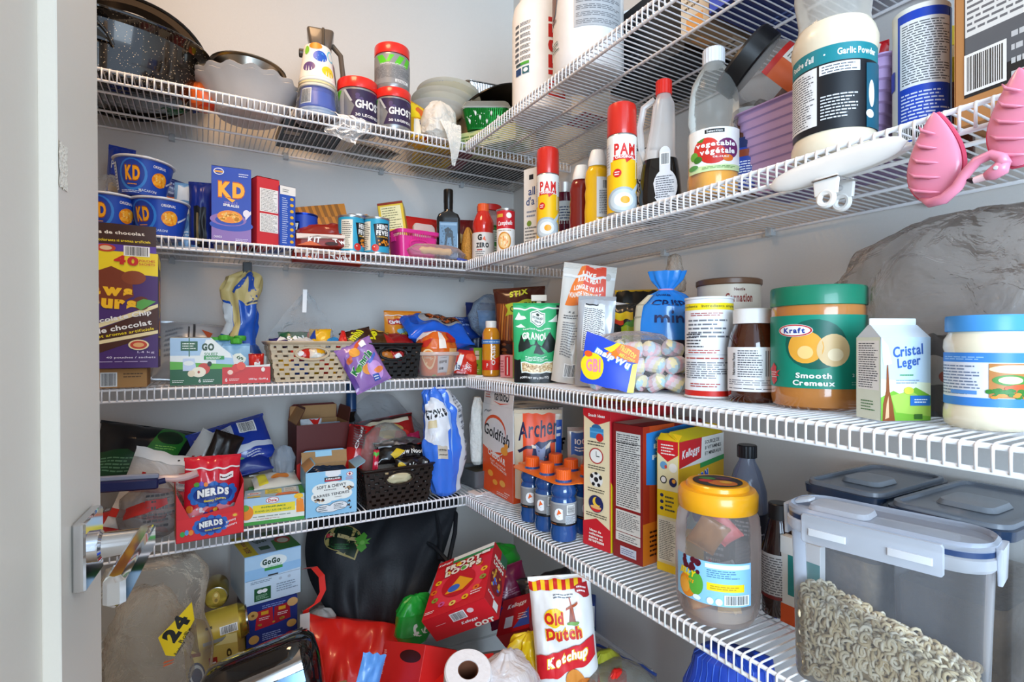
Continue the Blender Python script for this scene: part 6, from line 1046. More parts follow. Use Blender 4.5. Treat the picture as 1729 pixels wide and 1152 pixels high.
pouch('jerky_bag', 'white zip bag of meat sticks with red lettering, nearest the door', 'bag', P3(PB(252, .03), z4+.010), (radians(-14), radians(20), .0), .175, .170, .05, 'd2cdc6', seed=113, mat=CL('dcd6d0', .70, .2, bump=.5), art=[T('Jacks', 'a81e1a', .40, .66, .55, .10, .05, .05), G('8a201c', (.1, .5), (.9, .62), (.9, .56), (.1, .44)), E('c82a22', .72, .5, .09, .06), L('8a8684', .55, .55, .9, .66, 2), R('e8e6e2', 0, .86, 1, 1.), E('2a2a2a', .5, .92, .015, .012), G('b8281e', (.0, .12), (.6, .18), (.6, .28), (.0, .22)), dots('c88a80', 8, .1, .05, .9, .4, .09, .04, 3)], seal=False)
mb = MB(); mb.box(-.062, .046, -.009, .009, 0, .022, M('1b2152', .35), b=.003); mb.box(-.066, .046, -.007, .003, .022, .032, M('8a92a8', .35), b=.002); mb.tube([(.046, 0, .013), (.058, 0, .016)], .006, M('1b2152', .35), 8)
tag(mb.build('bag_clip', loc=P3(PB(222, -.018), zat(828, PB(222, -.018))), rot=(0, radians(3), 0)), 'navy blue bag clip across the meat stick bag beside the door', 'clip')
mb = MB(); mb.tube([(-.05+.10*i/8, -.001*i, .012*i/8+.004*sin(i*.8)) for i in range(9)], .0075, CL('ecd8d8', .55, .2), 10); mb.box(-.058, -.04, -.008, .008, -.006, .012, CL('ecd8d8', .5, .2))
tag(mb.build('bag_clip', loc=P3(PB(288, -.008), zat(812, PB(288, -.008)))), 'frosted pinkish bag clip to the right of the navy one', 'clip')
pouch('meat_snack_bag', 'dark red pack under the clipped bags beside the lever handle', 'bag', P3(PB(212, .04), z4+.001), (radians(-40), 0, .1), .13, .07, .05, 'a8201e', seed=114, rough=.2)
sack('clear_bag', 'crumpled clear bag with fine print hanging low beside the red candy box', 'bag', P3(PB(262, .035), z4+.002), .1, [(.03, 0), (.062, .02), (.066, .05), (.056, .085), (.03, .115), (.01, .125)], CL('b8b4b4', .30, .12, bump=1.), seed=115, amp=.014, sy=.65, arts=([L('5a5a5c', .20, .25, .34, .7, 8), G('b82a24', (.1, .4), (.3, .52), (.3, .62), (.1, .52))],))
# wet wipe packs
BW = '1e3a9a'
pouch('wipes_pack', 'royal blue foil pack with white panels lying tilted, the upper of the blue packs', 'packet', P3(PB(405, .15), z4+.110), (radians(-36), radians(-14), radians(4)), .185, .125, .05, BW, seed=116, style='pillow', rough=.15, art=[*NF(.30, .45, .55, .85, '5a5e66', 'b8bcc4', 9), *BC(.64, .62, .84, .86), R('9aa0ac', .06, .5, .2, .8), G('c6ccd8', (.0, .30), (1, .36), (1, .24), (.0, .16)), L('c6ccd8', .62, .04, .84, .18, 3), E('4a9a4a', .52, .08, .06, .05)])
pouch('wipes_pack', 'royal blue foil pack under and left of the tilted one', 'packet', P3(PB(392, .13), z4+.088), (radians(-52), radians(-9), 0), .19, .10, .045, '1a2f82', seed=117, rough=.2, art=[R('8a8e98', .05, .3, .35, .8)])
sack('clear_bag', 'small clear bubble bag between the blue pack and the torn brown box', 'bag', P3(PB(478, .14), z4+.07), 0, [(.01, 0), (.022, .02), (.024, .05), (.014, .075), (.004, .085)], CL('cfd8e2', .3, .08, bump=1.), seed=118, amp=.008)
carton('storage_box', 'plain box hidden under the blue foil packs', 'box', PB(340, .12), PB(440, .12), z4, .085, .18, '8a7a5e')
# red candy display box and pouch
pL, pR_ = PB(294, -.040), PB(409, -.030); W_ = hypot(pR_[0]-pL[0], pR_[1]-pL[1]); RD = 'd8232c'
t = thing('candy_display_box', 'bright red open candy display box at the front of the lowest shelf', 'box', P3(((pL[0]+pR_[0])/2, (pL[1]+pR_[1])/2+.040), z4+.0), atan2(pR_[1]-pL[1], pR_[0]-pL[0]))
cb = M(RD, .35); mb = MB(); D_ = .080; w2 = W_/2
panel([(-w2, -D_/2, 0), (w2, -D_/2, 0), (w2, -D_/2, .115), (w2*.70, -D_/2, .062), (-w2*.62, -D_/2, .050), (-w2, -D_/2, .105)], (0, 1, 0), m=cb)
panel([(-w2, D_/2, 0), (w2, D_/2, 0), (w2, D_/2, .13), (-w2, D_/2, .13)], (0, -1, 0), m=cb); panel([(-w2, -D_/2, 0), (-w2, D_/2, 0), (-w2, D_/2, .13), (-w2, -D_/2, .105)], (1, 0, 0), m=cb); panel([(w2, -D_/2, 0), (w2, D_/2, 0), (w2, D_/2, .13), (w2, -D_/2, .115)], (-1, 0, 0), m=cb)
mb.loft([(0, w2, D_/2, .001), (.001, w2, D_/2, .001)], cb, 1)
mb.grid(lambda x, y: (-w2-.0003, -D_/2+.01+.06*x, .01+.1*y), 1, 1, CARD)
nerd = lambda cx, cy, w_, h_: [E('1a3a8c', cx, cy, w_*.60, h_*1.05), *[E('2a6ac0', cx+w_*.56*cos(a), cy+h_*.86*sin(a), w_*.12, h_*.34) for a in [2*pi*i/12 for i in range(12)]], E('1a3a8c', cx, cy, w_*.54, h_*.80), *OT('NERDS', WH, '10204a', cx, cy+h_*.16, w_*.86, h_*.72, .05, .07, 0, .05, h_*.1), T('Gummy Clusters', 'f2d82a', cx+.03, cy-h_*.50, w_*.60, h_*.26, .05, .04)]
mb.art(lambda x, y, o: (-w2+x*W_, -D_/2-o, y*.115), [R('e0262e', 0.01, .01, .99, .42), *nerd(.50, .245, .40, .16), T('gummy', 'f6dcdc', .80, .27, .16, .045, .25, .03), T('clusters', 'f6dcdc', .80, .20, .18, .045, .25, .03), E('3aa84a', .09, .16, .035, .05), E('5a9ad8', .15, .18, .03, .05), E('ee8a2a', .21, .17, .035, .05), E('e8503a', .86, .37, .05, .045), E('e8c23a', .86, .37, .03, .025)]); mb.build('box_body', t)
o = pouch('candy_pouch', 'glossy red candy pouch with a blue name cloud standing in the red display box', 'pouch', (t.location.x+.004, t.location.y-.010, z4+.010), (radians(-5), radians(2), t.rotation_euler[2]), .112, .158, .042, 'cf1f33', seed=119, style='pillow', rough=.15, zipz=.84, art=[
    G('e88a94', (.06, .30), (.5, .42), (.94, .30), (.92, .04), (.08, .04)), *nerd(.50, .50, .66, .15), E('5aa84a', .20, .64, .05, .03), E('6a5ac8', .28, .65, .04, .03), E('ee8a2a', .36, .64, .04, .03), E('c8241e', .48, .26, .13, .085), dots('e8b03a', 8, .38, .2, .58, .32, .03, .022, 4), dots('4a3a8a', 6, .36, .2, .6, .32, .03, .02, 9), dots('e0dce8', 8, .1, .12, .35, .34, .03, .02, 5), E('d8742a', .09, .34, .06, .05), E('9a9ca8', .86, .30, .06, .05), E('6ab84a', .88, .20, .04, .03), E('e8c23a', .70, .16, .05, .035), R('f2e8e8', .60, .70, .86, .78), L('2a2a2a', .64, .72, .84, .76, 1), E('8a2a2a', .63, .74, .02, .015)])
# fruit cup carton
carton('fruit_cup_box', 'sky blue and white fruit cup box with yellow panel right of the red candy box', 'box', PB(412, .012), PB(514, .000), z4, .062, .075, 'e8ece4', front=[
    R('a9d0e8', 0, .5, 1, 1), R('e8ece2', 0, .0, 1, .55), R('3f9a3c', 0, 0, 1, .13), E('c8222a', .46, .86, .11, .12), E(WH, .46, .86, .10, .10), T('Dole', 'c8222a', .46, .86, .14, .11, 0, .05), R('f0dc2a', .14, .40, .84, .72), L('6a8a2a', .34, .60, .64, .66, 1), T('DANS DU JUS DE FRUIT', '5a8a2a', .48, .48, .60, .09, 0, .03), T('IN FRUIT JUICE', '5a8a2a', .48, .62, .40, .08, 0, .03), E('ee8a1e', .04, .48, .11, .27), E('6aa83a', .02, .66, .06, .12), G('f28a1c', (.86, .3), (.86, .78), (.92, .86), (.96, .78), (.98, .8), (1, .3)), E('f6c21c', .90, .92, .08, .10), dots('f2b01c', 6, .78, .75, .98, .95, .02, .03, 3), L('8a9a8a', .14, .26, .8, .34, 1), L('b0605a', .2, .18, .6, .22, 1)],
    top=[R('a9cce4', 0, 0, 1, 1), E(WH, .16, .5, .12, .15), T('Dole', 'c8222a', .16, .5, .14, .14, 0, .05), R('f0dc2a', .34, .3, .62, .85), L('5a8a2a', .38, .35, .58, .8, 4), R('e6eae2', .66, .35, .88, .9), L('8a8a8a', .68, .4, .86, .85, 4), G('ee7a1c', (.5, .0), (.55, .25), (.75, .3), (.9, .15), (.9, 0)), R('3f9a3c', .92, 0, 1, 1), R('e8d22a', .05, .02, .26, .16)], right=[R('3f9a3c', 0, 0, 1, 1)])
pouch('gum_bag', 'orange and white packet lying on the sky blue fruit cup box', 'packet', P3(PB(470, .075), z4+.066), (radians(-74), 0, .1), .11, .07, .02, 'd8d2c4', seed=120, nu=14, nv=14, art=[R('e8d83a', .1, .1, .3, .8), E('ee8a2a', .6, .5, .2, .2)])
carton('fruit_cup_box', 'second fruit cup box, green edged, stacked under the orange packet', 'box', PB(420, .095), PB(512, .09), z4, .063, .06, '4a9a48')
# granola bar carton
pL, pR_ = PB(516, .000), PB(602, -.004)
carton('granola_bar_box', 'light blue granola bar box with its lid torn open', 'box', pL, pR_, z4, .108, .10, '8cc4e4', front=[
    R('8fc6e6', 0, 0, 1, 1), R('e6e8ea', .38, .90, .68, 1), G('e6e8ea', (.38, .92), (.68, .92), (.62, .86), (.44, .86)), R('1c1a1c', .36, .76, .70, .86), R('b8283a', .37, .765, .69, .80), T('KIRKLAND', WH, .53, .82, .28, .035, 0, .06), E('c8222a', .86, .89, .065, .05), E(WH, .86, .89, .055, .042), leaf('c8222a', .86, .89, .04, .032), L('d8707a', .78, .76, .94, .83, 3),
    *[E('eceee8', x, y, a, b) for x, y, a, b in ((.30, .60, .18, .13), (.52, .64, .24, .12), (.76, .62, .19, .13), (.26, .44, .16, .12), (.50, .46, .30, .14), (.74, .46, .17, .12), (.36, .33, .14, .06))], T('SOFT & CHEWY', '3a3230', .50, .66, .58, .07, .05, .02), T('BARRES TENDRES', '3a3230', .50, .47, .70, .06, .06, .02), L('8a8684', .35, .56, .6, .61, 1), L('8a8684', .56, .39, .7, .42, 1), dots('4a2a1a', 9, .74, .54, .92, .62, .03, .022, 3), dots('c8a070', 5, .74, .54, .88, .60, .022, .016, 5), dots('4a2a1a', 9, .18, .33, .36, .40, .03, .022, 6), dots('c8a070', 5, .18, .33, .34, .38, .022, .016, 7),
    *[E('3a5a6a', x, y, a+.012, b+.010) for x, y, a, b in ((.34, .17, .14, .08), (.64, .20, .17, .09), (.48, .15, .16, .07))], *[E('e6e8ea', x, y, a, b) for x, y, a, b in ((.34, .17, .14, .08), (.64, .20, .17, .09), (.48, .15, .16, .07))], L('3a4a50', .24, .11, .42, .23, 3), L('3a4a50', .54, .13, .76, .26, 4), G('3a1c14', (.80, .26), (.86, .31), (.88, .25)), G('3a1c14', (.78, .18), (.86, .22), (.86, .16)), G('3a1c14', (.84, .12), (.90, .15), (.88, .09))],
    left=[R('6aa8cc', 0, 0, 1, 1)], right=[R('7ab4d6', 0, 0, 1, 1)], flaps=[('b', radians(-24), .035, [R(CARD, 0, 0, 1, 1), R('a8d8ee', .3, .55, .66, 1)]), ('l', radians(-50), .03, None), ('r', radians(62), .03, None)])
for o in COL.objects:
    if o.name.startswith('granola_bar_box'): o['label'] = 'light blue granola bar box with its lid torn open and small bars inside'
for i in range(5):
    pouch('granola_bar', 'dark navy wrapped granola bar, %s in the light blue open box' % ('frontmost', 'second', 'middle', 'fourth', 'rearmost')[i], 'packet', ((pL[0]+pR_[0])/2+.002, FY+.016+.018*i, z4+.045), (radians(-12), radians(2*i-4), 0), .088, .058, .015, '243650', seed=121+i, nu=12, nv=12, art=[G('8aa8c0', (.1, .75), (.5, .9), (.9, .75), (.9, .7), (.5, .82), (.1, .68))])
# torn brown carton behind
pL, pR_ = PB(502, .13), PB(590, .14)
t = carton('snack_carton', 'dark red and brown torn-open carton behind the light blue box', 'box', pL, pR_, z4, .205, .12, '5a1c18', rough=.6, front=[R('5a1a16', 0, 0, 1, 1), G('c8241e', (.0, .5), (.3, .6), (1, .45), (1, .3), (0, .3))], flaps=[('b', radians(10), .045, None), ('l', radians(-28), .05, None), ('r', radians(10), .04, None)])
t.rotation_euler = (0, 0, radians(3))
pouch('white_bottle_pack', 'white pouch with a red triangle sticking out of the torn carton', 'pouch', P3(PB(525, .165), z4+.11), (0, 0, 0), .055, .105, .04, 'c9ccd0', seed=127, nu=14, nv=14, art=[G('c8241e', (.4, 1), (.7, .8), (.95, 1))])
pouch('grey_pouch', 'pale blue-grey pouch beside the white one in the torn carton', 'pouch', P3(PB(558, .175), z4+.11), (0, 0, 0), .05, .092, .03, '9aa8b4', seed=128, nu=14, nv=14)
# wine bottle
px = PB(593, .24); turned('wine_bottle', 'bottle with a long blue foil neck behind the clear bags', 'bottle', P3(px, z4), facing(px), [
    ('bottle_body', [(.034, 0), (.037, .004), (.037, .17), (.030, .195), (.016, .215), (.014, .235)], M('14100c', .08, coat=.8)), ('foil_neck', [(.0155, .222), (.0148, .226), (.0148, .308), (.0158, .310), (.0158, .318), (.0001, .319)], M('1c4270', .3), [], {'cap': (1, 0)})])
# dark brown basket
pk = PB(669, .0); cbx = pk[0]+.004
basket('storage_basket', 'dark brown woven basket of noodle packs on the lowest shelf', 'basket', P3((cbx, FY+.052), z4), radians(3), .190, .125, .100, '241a14', rows=9, hw=.036, hh=.015)
pouch('noodle_pack', 'black noodle pack with a silver back lying on top of the brown basket', 'packet', P3(PB(683, .045), z4+.098), (radians(-38), radians(2), 0), .155, .062, .045, '15100f', seed=129, rough=.2, art=[R('c9ccd0', .04, .62, .26, .98), R('2a2a2a', .05, .7, .25, .8), R('c82a24', .76, .68, .90, .82), T('Chow Noodle', 'e6e2da', .62, .34, .60, .22, .10, .03, .25), G('d8b41c', (.22, .3), (.34, .5), (.5, .34), (.3, .1))], back=[R('b8bcc2', 0, 0, 1, 1)])
MBs = MB(); MBs.grid(lambda x, y: ((x-.5)*.150, .004+.045*y, .046+.014*sin(pi*x)*sin(pi*y)+.006*noise.noise(Vector((x*9, y*6, 1)))), 22, 12, FOIL); tag(MBs.build('foil_wrap', loc=P3(PB(683, .045), z4+.100)), 'crinkled silver foil side of the noodle pack on the brown basket', 'wrapper')
pouch('chip_pack', 'thin pink, green and red snack stick at the left end of the brown basket', 'packet', P3(PB(633, .020), z4+.088), (radians(-6), radians(6), 0), .015, .055, .01, 'c82440', seed=130, nu=8, nv=14, art=[R('5ab84a', .0, .75, 1, .9), R('e8b0b8', .2, .3, .8, .45)])
pouch('noodle_pack', 'dark pack with a yellow flash standing at the front of the brown basket', 'packet', P3(PB(700, .012), z4+.065), (radians(-3), 0, 0), .11, .050, .02, '1a1412', seed=131, art=[E('d8b41c', .15, .6, .10, .2), T('Noodle', 'e6e2da', .6, .6, .6, .3, .05, .03, .25)])
pouch('bread_slice_pack', 'cream packet showing in the handle hole of the brown basket', 'packet', P3(PB(673, .010), z4+.052), (0, 0, 0), .075, .036, .02, 'd9c8a0', seed=132, nu=12, nv=12)
t = sack('clear_container', 'clear plastic clamshell of food leaning behind the brown basket', 'container', P3(PB(650, .11), z4+.055), .1, [(.06, 0), (.076, .02), (.078, .07), (.062, .115), (.025, .140), (.004, .145)], CL('d8d4c8', .18, .05, bump=.5), seed=133, amp=.006, sy=.6)
pouch('snack_bag', 'red bag with white lettering left behind the brown basket', 'bag', P3(PB(604, .10), z4+.06), (radians(-8), radians(12), .1), .09, .135, .05, 'b81a1c', seed=134, rough=.2, art=[R('6a1214', 0, .55, .45, 1), T('Cheez', 'e8e0dc', .28, .78, .5, .10, 1.2), L('5a4a4a', .1, .6, .5, .95, 7)])
pouch('snack_bag', 'red and gold bag under the clear film in the middle of the lowest shelf', 'bag', P3(PB(664, .16), z4+.09), (radians(-24), radians(-6), 0), .17, .12, .06, 'a8201e', seed=135, rough=.2, art=[E('c8a05a', .5, .6, .25, .2), R('e8d8b8', .1, .8, .9, .95), E('d8342a', .7, .4, .15, .2), G('4a1a14', (0, .9), (1, .9), (1, 1), (0, 1))])
pouch('snack_bag', 'hot pink packet beside the blue and white bag', 'bag', P3(PB(704, .12), z4+.08), (radians(-14), radians(-12), 0), .06, .08, .03, 'cf2a5a', seed=136, nu=14, nv=14)
t = thing('clear_bag', 'large sheet of clear film spread over the bags left of the blue and white bag', 'bag', P3(PB(650, .20), z4+.12), .1)
mb = MB(); mb.grid(lambda x, y: ((x-.5)*.24, -.06+.10*y+.02*sin(3*x), .02+.13*y*sin(pi*(.1+.8*x))+.008*noise.noise(Vector((x*5, y*5, 7)))), 26, 18, CL('c9d0d8', .14, .08, bump=1., scale=18.)); mb.build('bag_film', t)
# blue and white tortilla bag
pt = PB(752, .015)
t = sack('tortilla_bag', 'tall blue and white crumpled snack bag leaning beside the orange carton', 'bag', P3((pt[0], pt[1]+.012), z4-.002), (radians(2), radians(-3), 0), [(.022, 0), (.040, .012), (.050, .06), (.058, .13), (.060, .19), (.052, .235), (.042, .262), (.036, .288), (.022, .302)], M('3f78e0', .16, bump=.5, scale=18., coat=.4), seed=137, amp=.018, sy=.62, freq=3., nu=60, nv=46, off=[(.006, 0), (.006, 0), (.004, 0), (.004, 0), (.002, 0), (.0, 0), (-.008, 0), (-.014, 0), (-.016, 0)],
     arts=([R('c9ccd2', .36, .05, .46, .92), R('b9bcc2', .42, .04, .60, .94), L('5a5e68', .40, .30, .47, .82, 16), E('dfe2e8', .17, .62, .12, .20), G('dfe2e8', (.05, .45), (.1, .8), (.24, .78), (.26, .4)), T('ETOKS', '14161c', .172, .63, .17, .10, .10, .05), T('MIX', 'e8ecf4', .155, .46, .07, .05, 0, .06), R('d8c8a0', .10, .53, .18, .57), R('c9bfae', .175, .33, .245, .42), L('5a5650', .18, .34, .24, .41, 3), G('8ab0ec', (.28, .3), (.30, .7), (.285, .8), (.27, .6))],))
sack('marshmallow_bag', 'clear bag of mini white marshmallows squeezed beside the orange carton', 'bag', P3(PB(806, .08), z4+.06), 0, [(.014, 0), (.022, .01), (.024, .10), (.018, .17), (.008, .20)], M('dcd9d2', .7, bump=3., scale=70., var=.12), seed=138, amp=.007)
t = thing('grey_bin', 'small smoky grey plastic bin in the corner of the lowest shelf', 'bin', P3(PB(804, .08), z4), .1)
MB().loft([(0, .032, .05, .01), (.05, .036, .055, .012), (.052, .038, .057, .012), (.050, .034, .053, .01), (.004, .030, .048, .009)], CL('7a7c80', .5, .2)).build('bin_body', t)
MB().box(-.024, .024, -.035, .035, .006, .045, M('4a4434', .6)).build('contents', t)
# ================================================================ lowest shelf, right wall
pL, pR_ = (.708, 1.395), (.703, 1.212); OR = 'e4531c'
t = carton('cracker_carton', 'tall white and orange cheddar cracker carton at the corner end of the right shelf', 'box', pL, pR_, z4, .248, .155, 'e6e3df', front=[
    R('e9e6e2', 0, .40, 1, 1), G(OR, (0, 0), (0, .52), (.2, .48), (.5, .42), (.75, .50), (1, .56), (1, 0)), E(OR, .42, .72, .36, .17), E('e9e6e2', .42, .70, .34, .155), E(OR, .44, .58, .30, .08) if 0 else G(OR, (.2, .5), (.4, .47), (.7, .5), (.6, .46), (.3, .46)), T('Goldfish', '17181c', .48, .68, .84, .13, -.10, .02, .1), T('Pep', '3a3a3c', .18, .92, .26, .035, .1, .0, .4),
    T('CHEDDAR', 'f4ece2', .48, .43, .58, .07, -.12, .04), T('CUIT AU FOUR', 'f4e2d2', .52, .35, .52, .026, -.12, .02), T('VRAI FROMAGE', 'f4e2d2', .55, .31, .52, .026, -.12, .02), E('f4a83a', .28, .22, .09, .035), E('f4a83a', .44, .14, .08, .03), E('f4b04a', .68, .16, .09, .035), E('f2a030', .74, .52, .11, .045), E('f2a030', .80, .58, .06, .03), L('f4d2c0', .74, .06, .92, .09, 1), L('f4e2d8', .5, .02, .9, .06, 2)],
    right=[R('e4e1dc', 0, .36, 1, 1), R('8a8680', 0, .985, 1, 1), G(OR, (0, 0), (0, .42), (.5, .40), (1, .46), (1, 0)), *[R('4a4844', .03+.07*i, .975, .07+.07*i, .985) for i in range(13)], L('cf5a3a', .10, .76, .24, .92, 5), T('Goldf', '17181c', .55, .58, 1.0, .14, 0, .03), L('f4e2d8', .1, .1, .3, .3, 4)], top=[R('dcd8d0', 0, 0, 1, 1), E('8a6a4a', .5, .5, .06, .10)], left=[R('dcd8d2', 0, 0, 1, 1)])
W_ = hypot(pR_[0]-pL[0], pR_[1]-pL[1])
fb = MB(); fb.loft([(0, W_/2-.003, .0007, .0003), (.050, W_/2-.003, .0007, .0003), (.056, W_/2-.01, .0007, .0003)], M('e6e3df', .4), 1); fb.art(lambda x, y, o: ((x-.5)*(W_-.008), -.0008-o, .056*y), [T('Goldfish', '17181c', .62, .5, .5, -.52, 3.14159, .02, .1), G('e4531c', (.34, .2), (.6, .05), (.9, .2), (.6, .12)), L('d8644a', .06, .3, .25, .9, 5)]); f = fb.build('flap', t); f.location = (0, -.155/2+.001, .248); f.rotation_euler = (radians(-6), 0, 0)
# beef stick pouch, in front of the carton's side
pa = (.752, 1.168)
pouch('meat_stick_pouch', 'cream, orange and navy meat stick pouch with a bull head behind the blue bottles', 'pouch', P3(pa, z4+.02), (radians(-2), 0, facing(pa)+.0), .125, .225, .045, 'd5cbb4', seed=139, style='stand', rough=.3, art=[
    R('e8501e', .18, .42, .86, .97), T('Archer', '1c2048', .50, .80, .86, .20, .10, .02, .15), G('1c2048', (.06, .56), (.95, .70), (.92, .66), (.10, .53)), G('28325e', (.36, .44), (.40, .60), (.52, .66), (.66, .66), (.76, .60), (.80, .44)), G('8a9cc8', (.44, .62), (.50, .44), (.56, .40), (.62, .44), (.68, .62), (.56, .58)), G('e8e2d2', (.36, .62), (.46, .60), (.46, .57), (.38, .58), (.34, .66)), G('e8e2d2', (.76, .62), (.66, .60), (.66, .57), (.74, .58), (.78, .66)), T('MADE WITH GRASS-FED', '2a2c34', .52, .38, .74, .028, 0, .03), L('4a4c54', .3, .30, .8, .35, 2), R('2a5ab8', .88, .5, 1, .9), L(WH, .89, .7, .99, .85, 2)])
pouch('tuna_pouch', 'small blue and grey crinkled pouch between the meat stick pouch and the beige cereal box', 'pouch', P3((.80, 1.03), z4), (0, 0, facing((.80, 1.03))), .09, .215, .04, 'b8b0a8', seed=140, style='stand', mat=M('b0a8a0', .3, .3, bump=.6), art=[R('1f4f9a', .1, .70, .8, .95), T('100%', WH, .45, .85, .5, .06), L(WH, .2, .74, .7, .8, 2), dots('8a2a24', 10, .3, .2, .9, .6, .05, .03, 6)])
# six-pack of blue sports drinks with an orange carrier
rows = [(.672, .943), (.676, 1.012), (.680, 1.081), (.742, .948), (.746, 1.017), (.750, 1.086)]
lab6 = ['nearest the shelf lip and the cereal boxes', 'in the middle of the front row', 'at the corner end of the front row', 'behind the nearest one', 'in the middle of the rear row', 'at the corner end of the rear row']
BLq = M('1f4a86', .06, coat=.8)
def sport(i):
    a_ = [R('8f8f90', 0, .14, 1, .96), R('15161a', 0, .10, 1, .22), R('a8aaac', 0, .9, 1, .96), T('G', 'f0f2f4', .40, .54, .20, .44, 0, .10), G('ee6a2a', (.36, .50), (.40, .72), (.47, .58)), *BC(.60, .56, .78, .86, False), R('c2c8cc', .56, .18, .82, .48), L('5a6068', .57, .2, .81, .46, 6), L('c8641e', .2, .14, .36, .18, 1)]
    return [('bottle_body', [(.023, 0), (.028, .003), (.0285, .020), (.0265, .028), (.0275, .034), (.0270, .086), (.0240, .093), (.0275, .101), (.0268, .110), (.0175, .126), (.0150, .131)], BLq, [(CYL(.0277, .030, .086, -100, 95), a_, 18, 1)], {'n': 40}),
            ('cap', capp(.0165, .128, .150, .002), M('e8611c', .35), [], {'cap': (1, 0), 'rib': 1, 'ribd': .0007, 'n': 52})]
for i, p in enumerate(rows):
    if i == 0: b0 = turned('sports_drink_bottle', 'blue sports drink bottle with an orange cap, '+lab6[0], 'bottle', P3(p, z4), facing(p), sport(0), 'blue sports drinks in the orange carrier')
    else: o = copy_tree(b0); o.location = P3(p, z4); o.rotation_euler = (0, 0, facing(p)+(.25, -.2, .15)[i % 3]); o['label'] = 'blue sports drink bottle with an orange cap, '+lab6[i]
mb = MB(); mb.loft([(0, .038, .112, .03), (.0012, .038, .112, .03)], M('ee7a1e', .35), 6, T=Matrix.Translation((.711+.002, 1.018, z4+.122)))
mb.loft([(0, .068, .108, .03), (.0016, .068, .108, .03)], M('ee7a1e', .35), 6, T=Matrix.Translation((.711, 1.020, z4+.1225)))
o = mb.build('bottle_carrier'); 
for v in o.data.vertices: pass
tag(o, 'orange plastic carrier holding the six blue sports drinks by their necks', 'carrier')
mb = MB(); mb.loft([(0, .035, .012, .008), (.0014, .035, .012, .008)], M('ee7a1e', .35), 5, T=Matrix.Translation((.711, 1.135, z4+.1225))); mb.art(lambda x, y, oo: (.70+.04*(x-.5), 1.11+.03*y, z4+.1245+oo), [L('f4e2b8', 0, 0, 1, 1, 3)]); mb.build('grip_tab', o)
# cereal boxes
pL, pR_ = (.6936, .902), (.7055, .829)
CRM = 'ead9b0'
carton('cereal_box', 'beige and red cereal box side-on, with lunch box, clock and football icons', 'box', pL, pR_, z4, .284, .19, 'c8202a', front=[
    R(CRM, .03, .0, .97, 1), G('c8202a', (.0, 1), (1, 1), (1, .93), (.5, .885), (0, .95)), G('c8202a', (0, 0), (0, .17), (.5, .215), (1, .155), (1, 0)), T('Snack Ideas', WH, .5, .955, .6, .022, 0, .04), E('2f6a9a', .5, .865, .18, .028, 0, pi), R('3a8ac0', .26, .79, .76, .865), R('5aa8d8', .26, .83, .76, .84), E('cf2a26', .62, .80, .13, .030), L('4a443a', .18, .735, .82, .775, 2, 3, .4, .1), E('b8302c', .5, .665, .26, .058), E('f2f0e8', .5, .665, .22, .049), R('2a2a2a', .49, .665, .51, .70), R('2a2a2a', .5, .66, .62, .666), L('4a443a', .2, .565, .84, .60, 2, 5, .4, .1),
    E('e8e6e0', .5, .495, .24, .052), E('1c1c1e', .5, .495, .08, .018), E('1c1c1e', .34, .515, .06, .016), E('1c1c1e', .66, .515, .06, .016), E('1c1c1e', .40, .46, .06, .013), E('1c1c1e', .60, .46, .06, .013), E('1c1c1e', .5, .54, .06, .010), L('4a443a', .2, .40, .84, .435, 2, 7, .4, .1), E('20285a', .5, .32, .27, .062), E('f2c83a', .53, .335, .15, .036), E('20285a', .60, .345, .13, .031), E('cf2a26', .5, .285, .18, .022), E('e8b070', .5, .296, .20, .012), L('4a443a', .14, .222, .90, .255, 2, 9, .4, .1), T('Idees de', 'f4e6dc', .48, .125, .42, .018, 0, .05), T('collations', 'f4e6dc', .5, .10, .5, .018, 0, .05), T('saines et', 'f4e6dc', .5, .075, .5, .018, 0, .05), T('savoureuses', 'f4e6dc', .52, .05, .56, .018, 0, .05)],
    right=[R('c8202a', 0, 0, 1, 1), G('f0d21c', (0, 0), (0, .5), (.4, .1), (1, 0)), T('SPECIAL', WH, .45, .72, .7, .08, 0, .05)], top=[R('b81e26', 0, 0, 1, 1)])
carton('cereal_box', 'tall red cereal box with white script standing at the back between the bottles and boxes', 'box', (.860, 1.08), (.860, .87), z4, .292, .065, 'a81820', front=[T('Kelloggs', 'e8e0da', .5, .84, .6, .07, 0, .03, .3), R('8a1018', 0, .0, 1, .55), G('e8c21c', (0, .96), (1, .96), (1, 1), (0, 1))], left=[R('c42028', 0, 0, 1, 1)])
pL, pR_ = (.7065, .822), (.7153, .749)
MR = '7a1414'
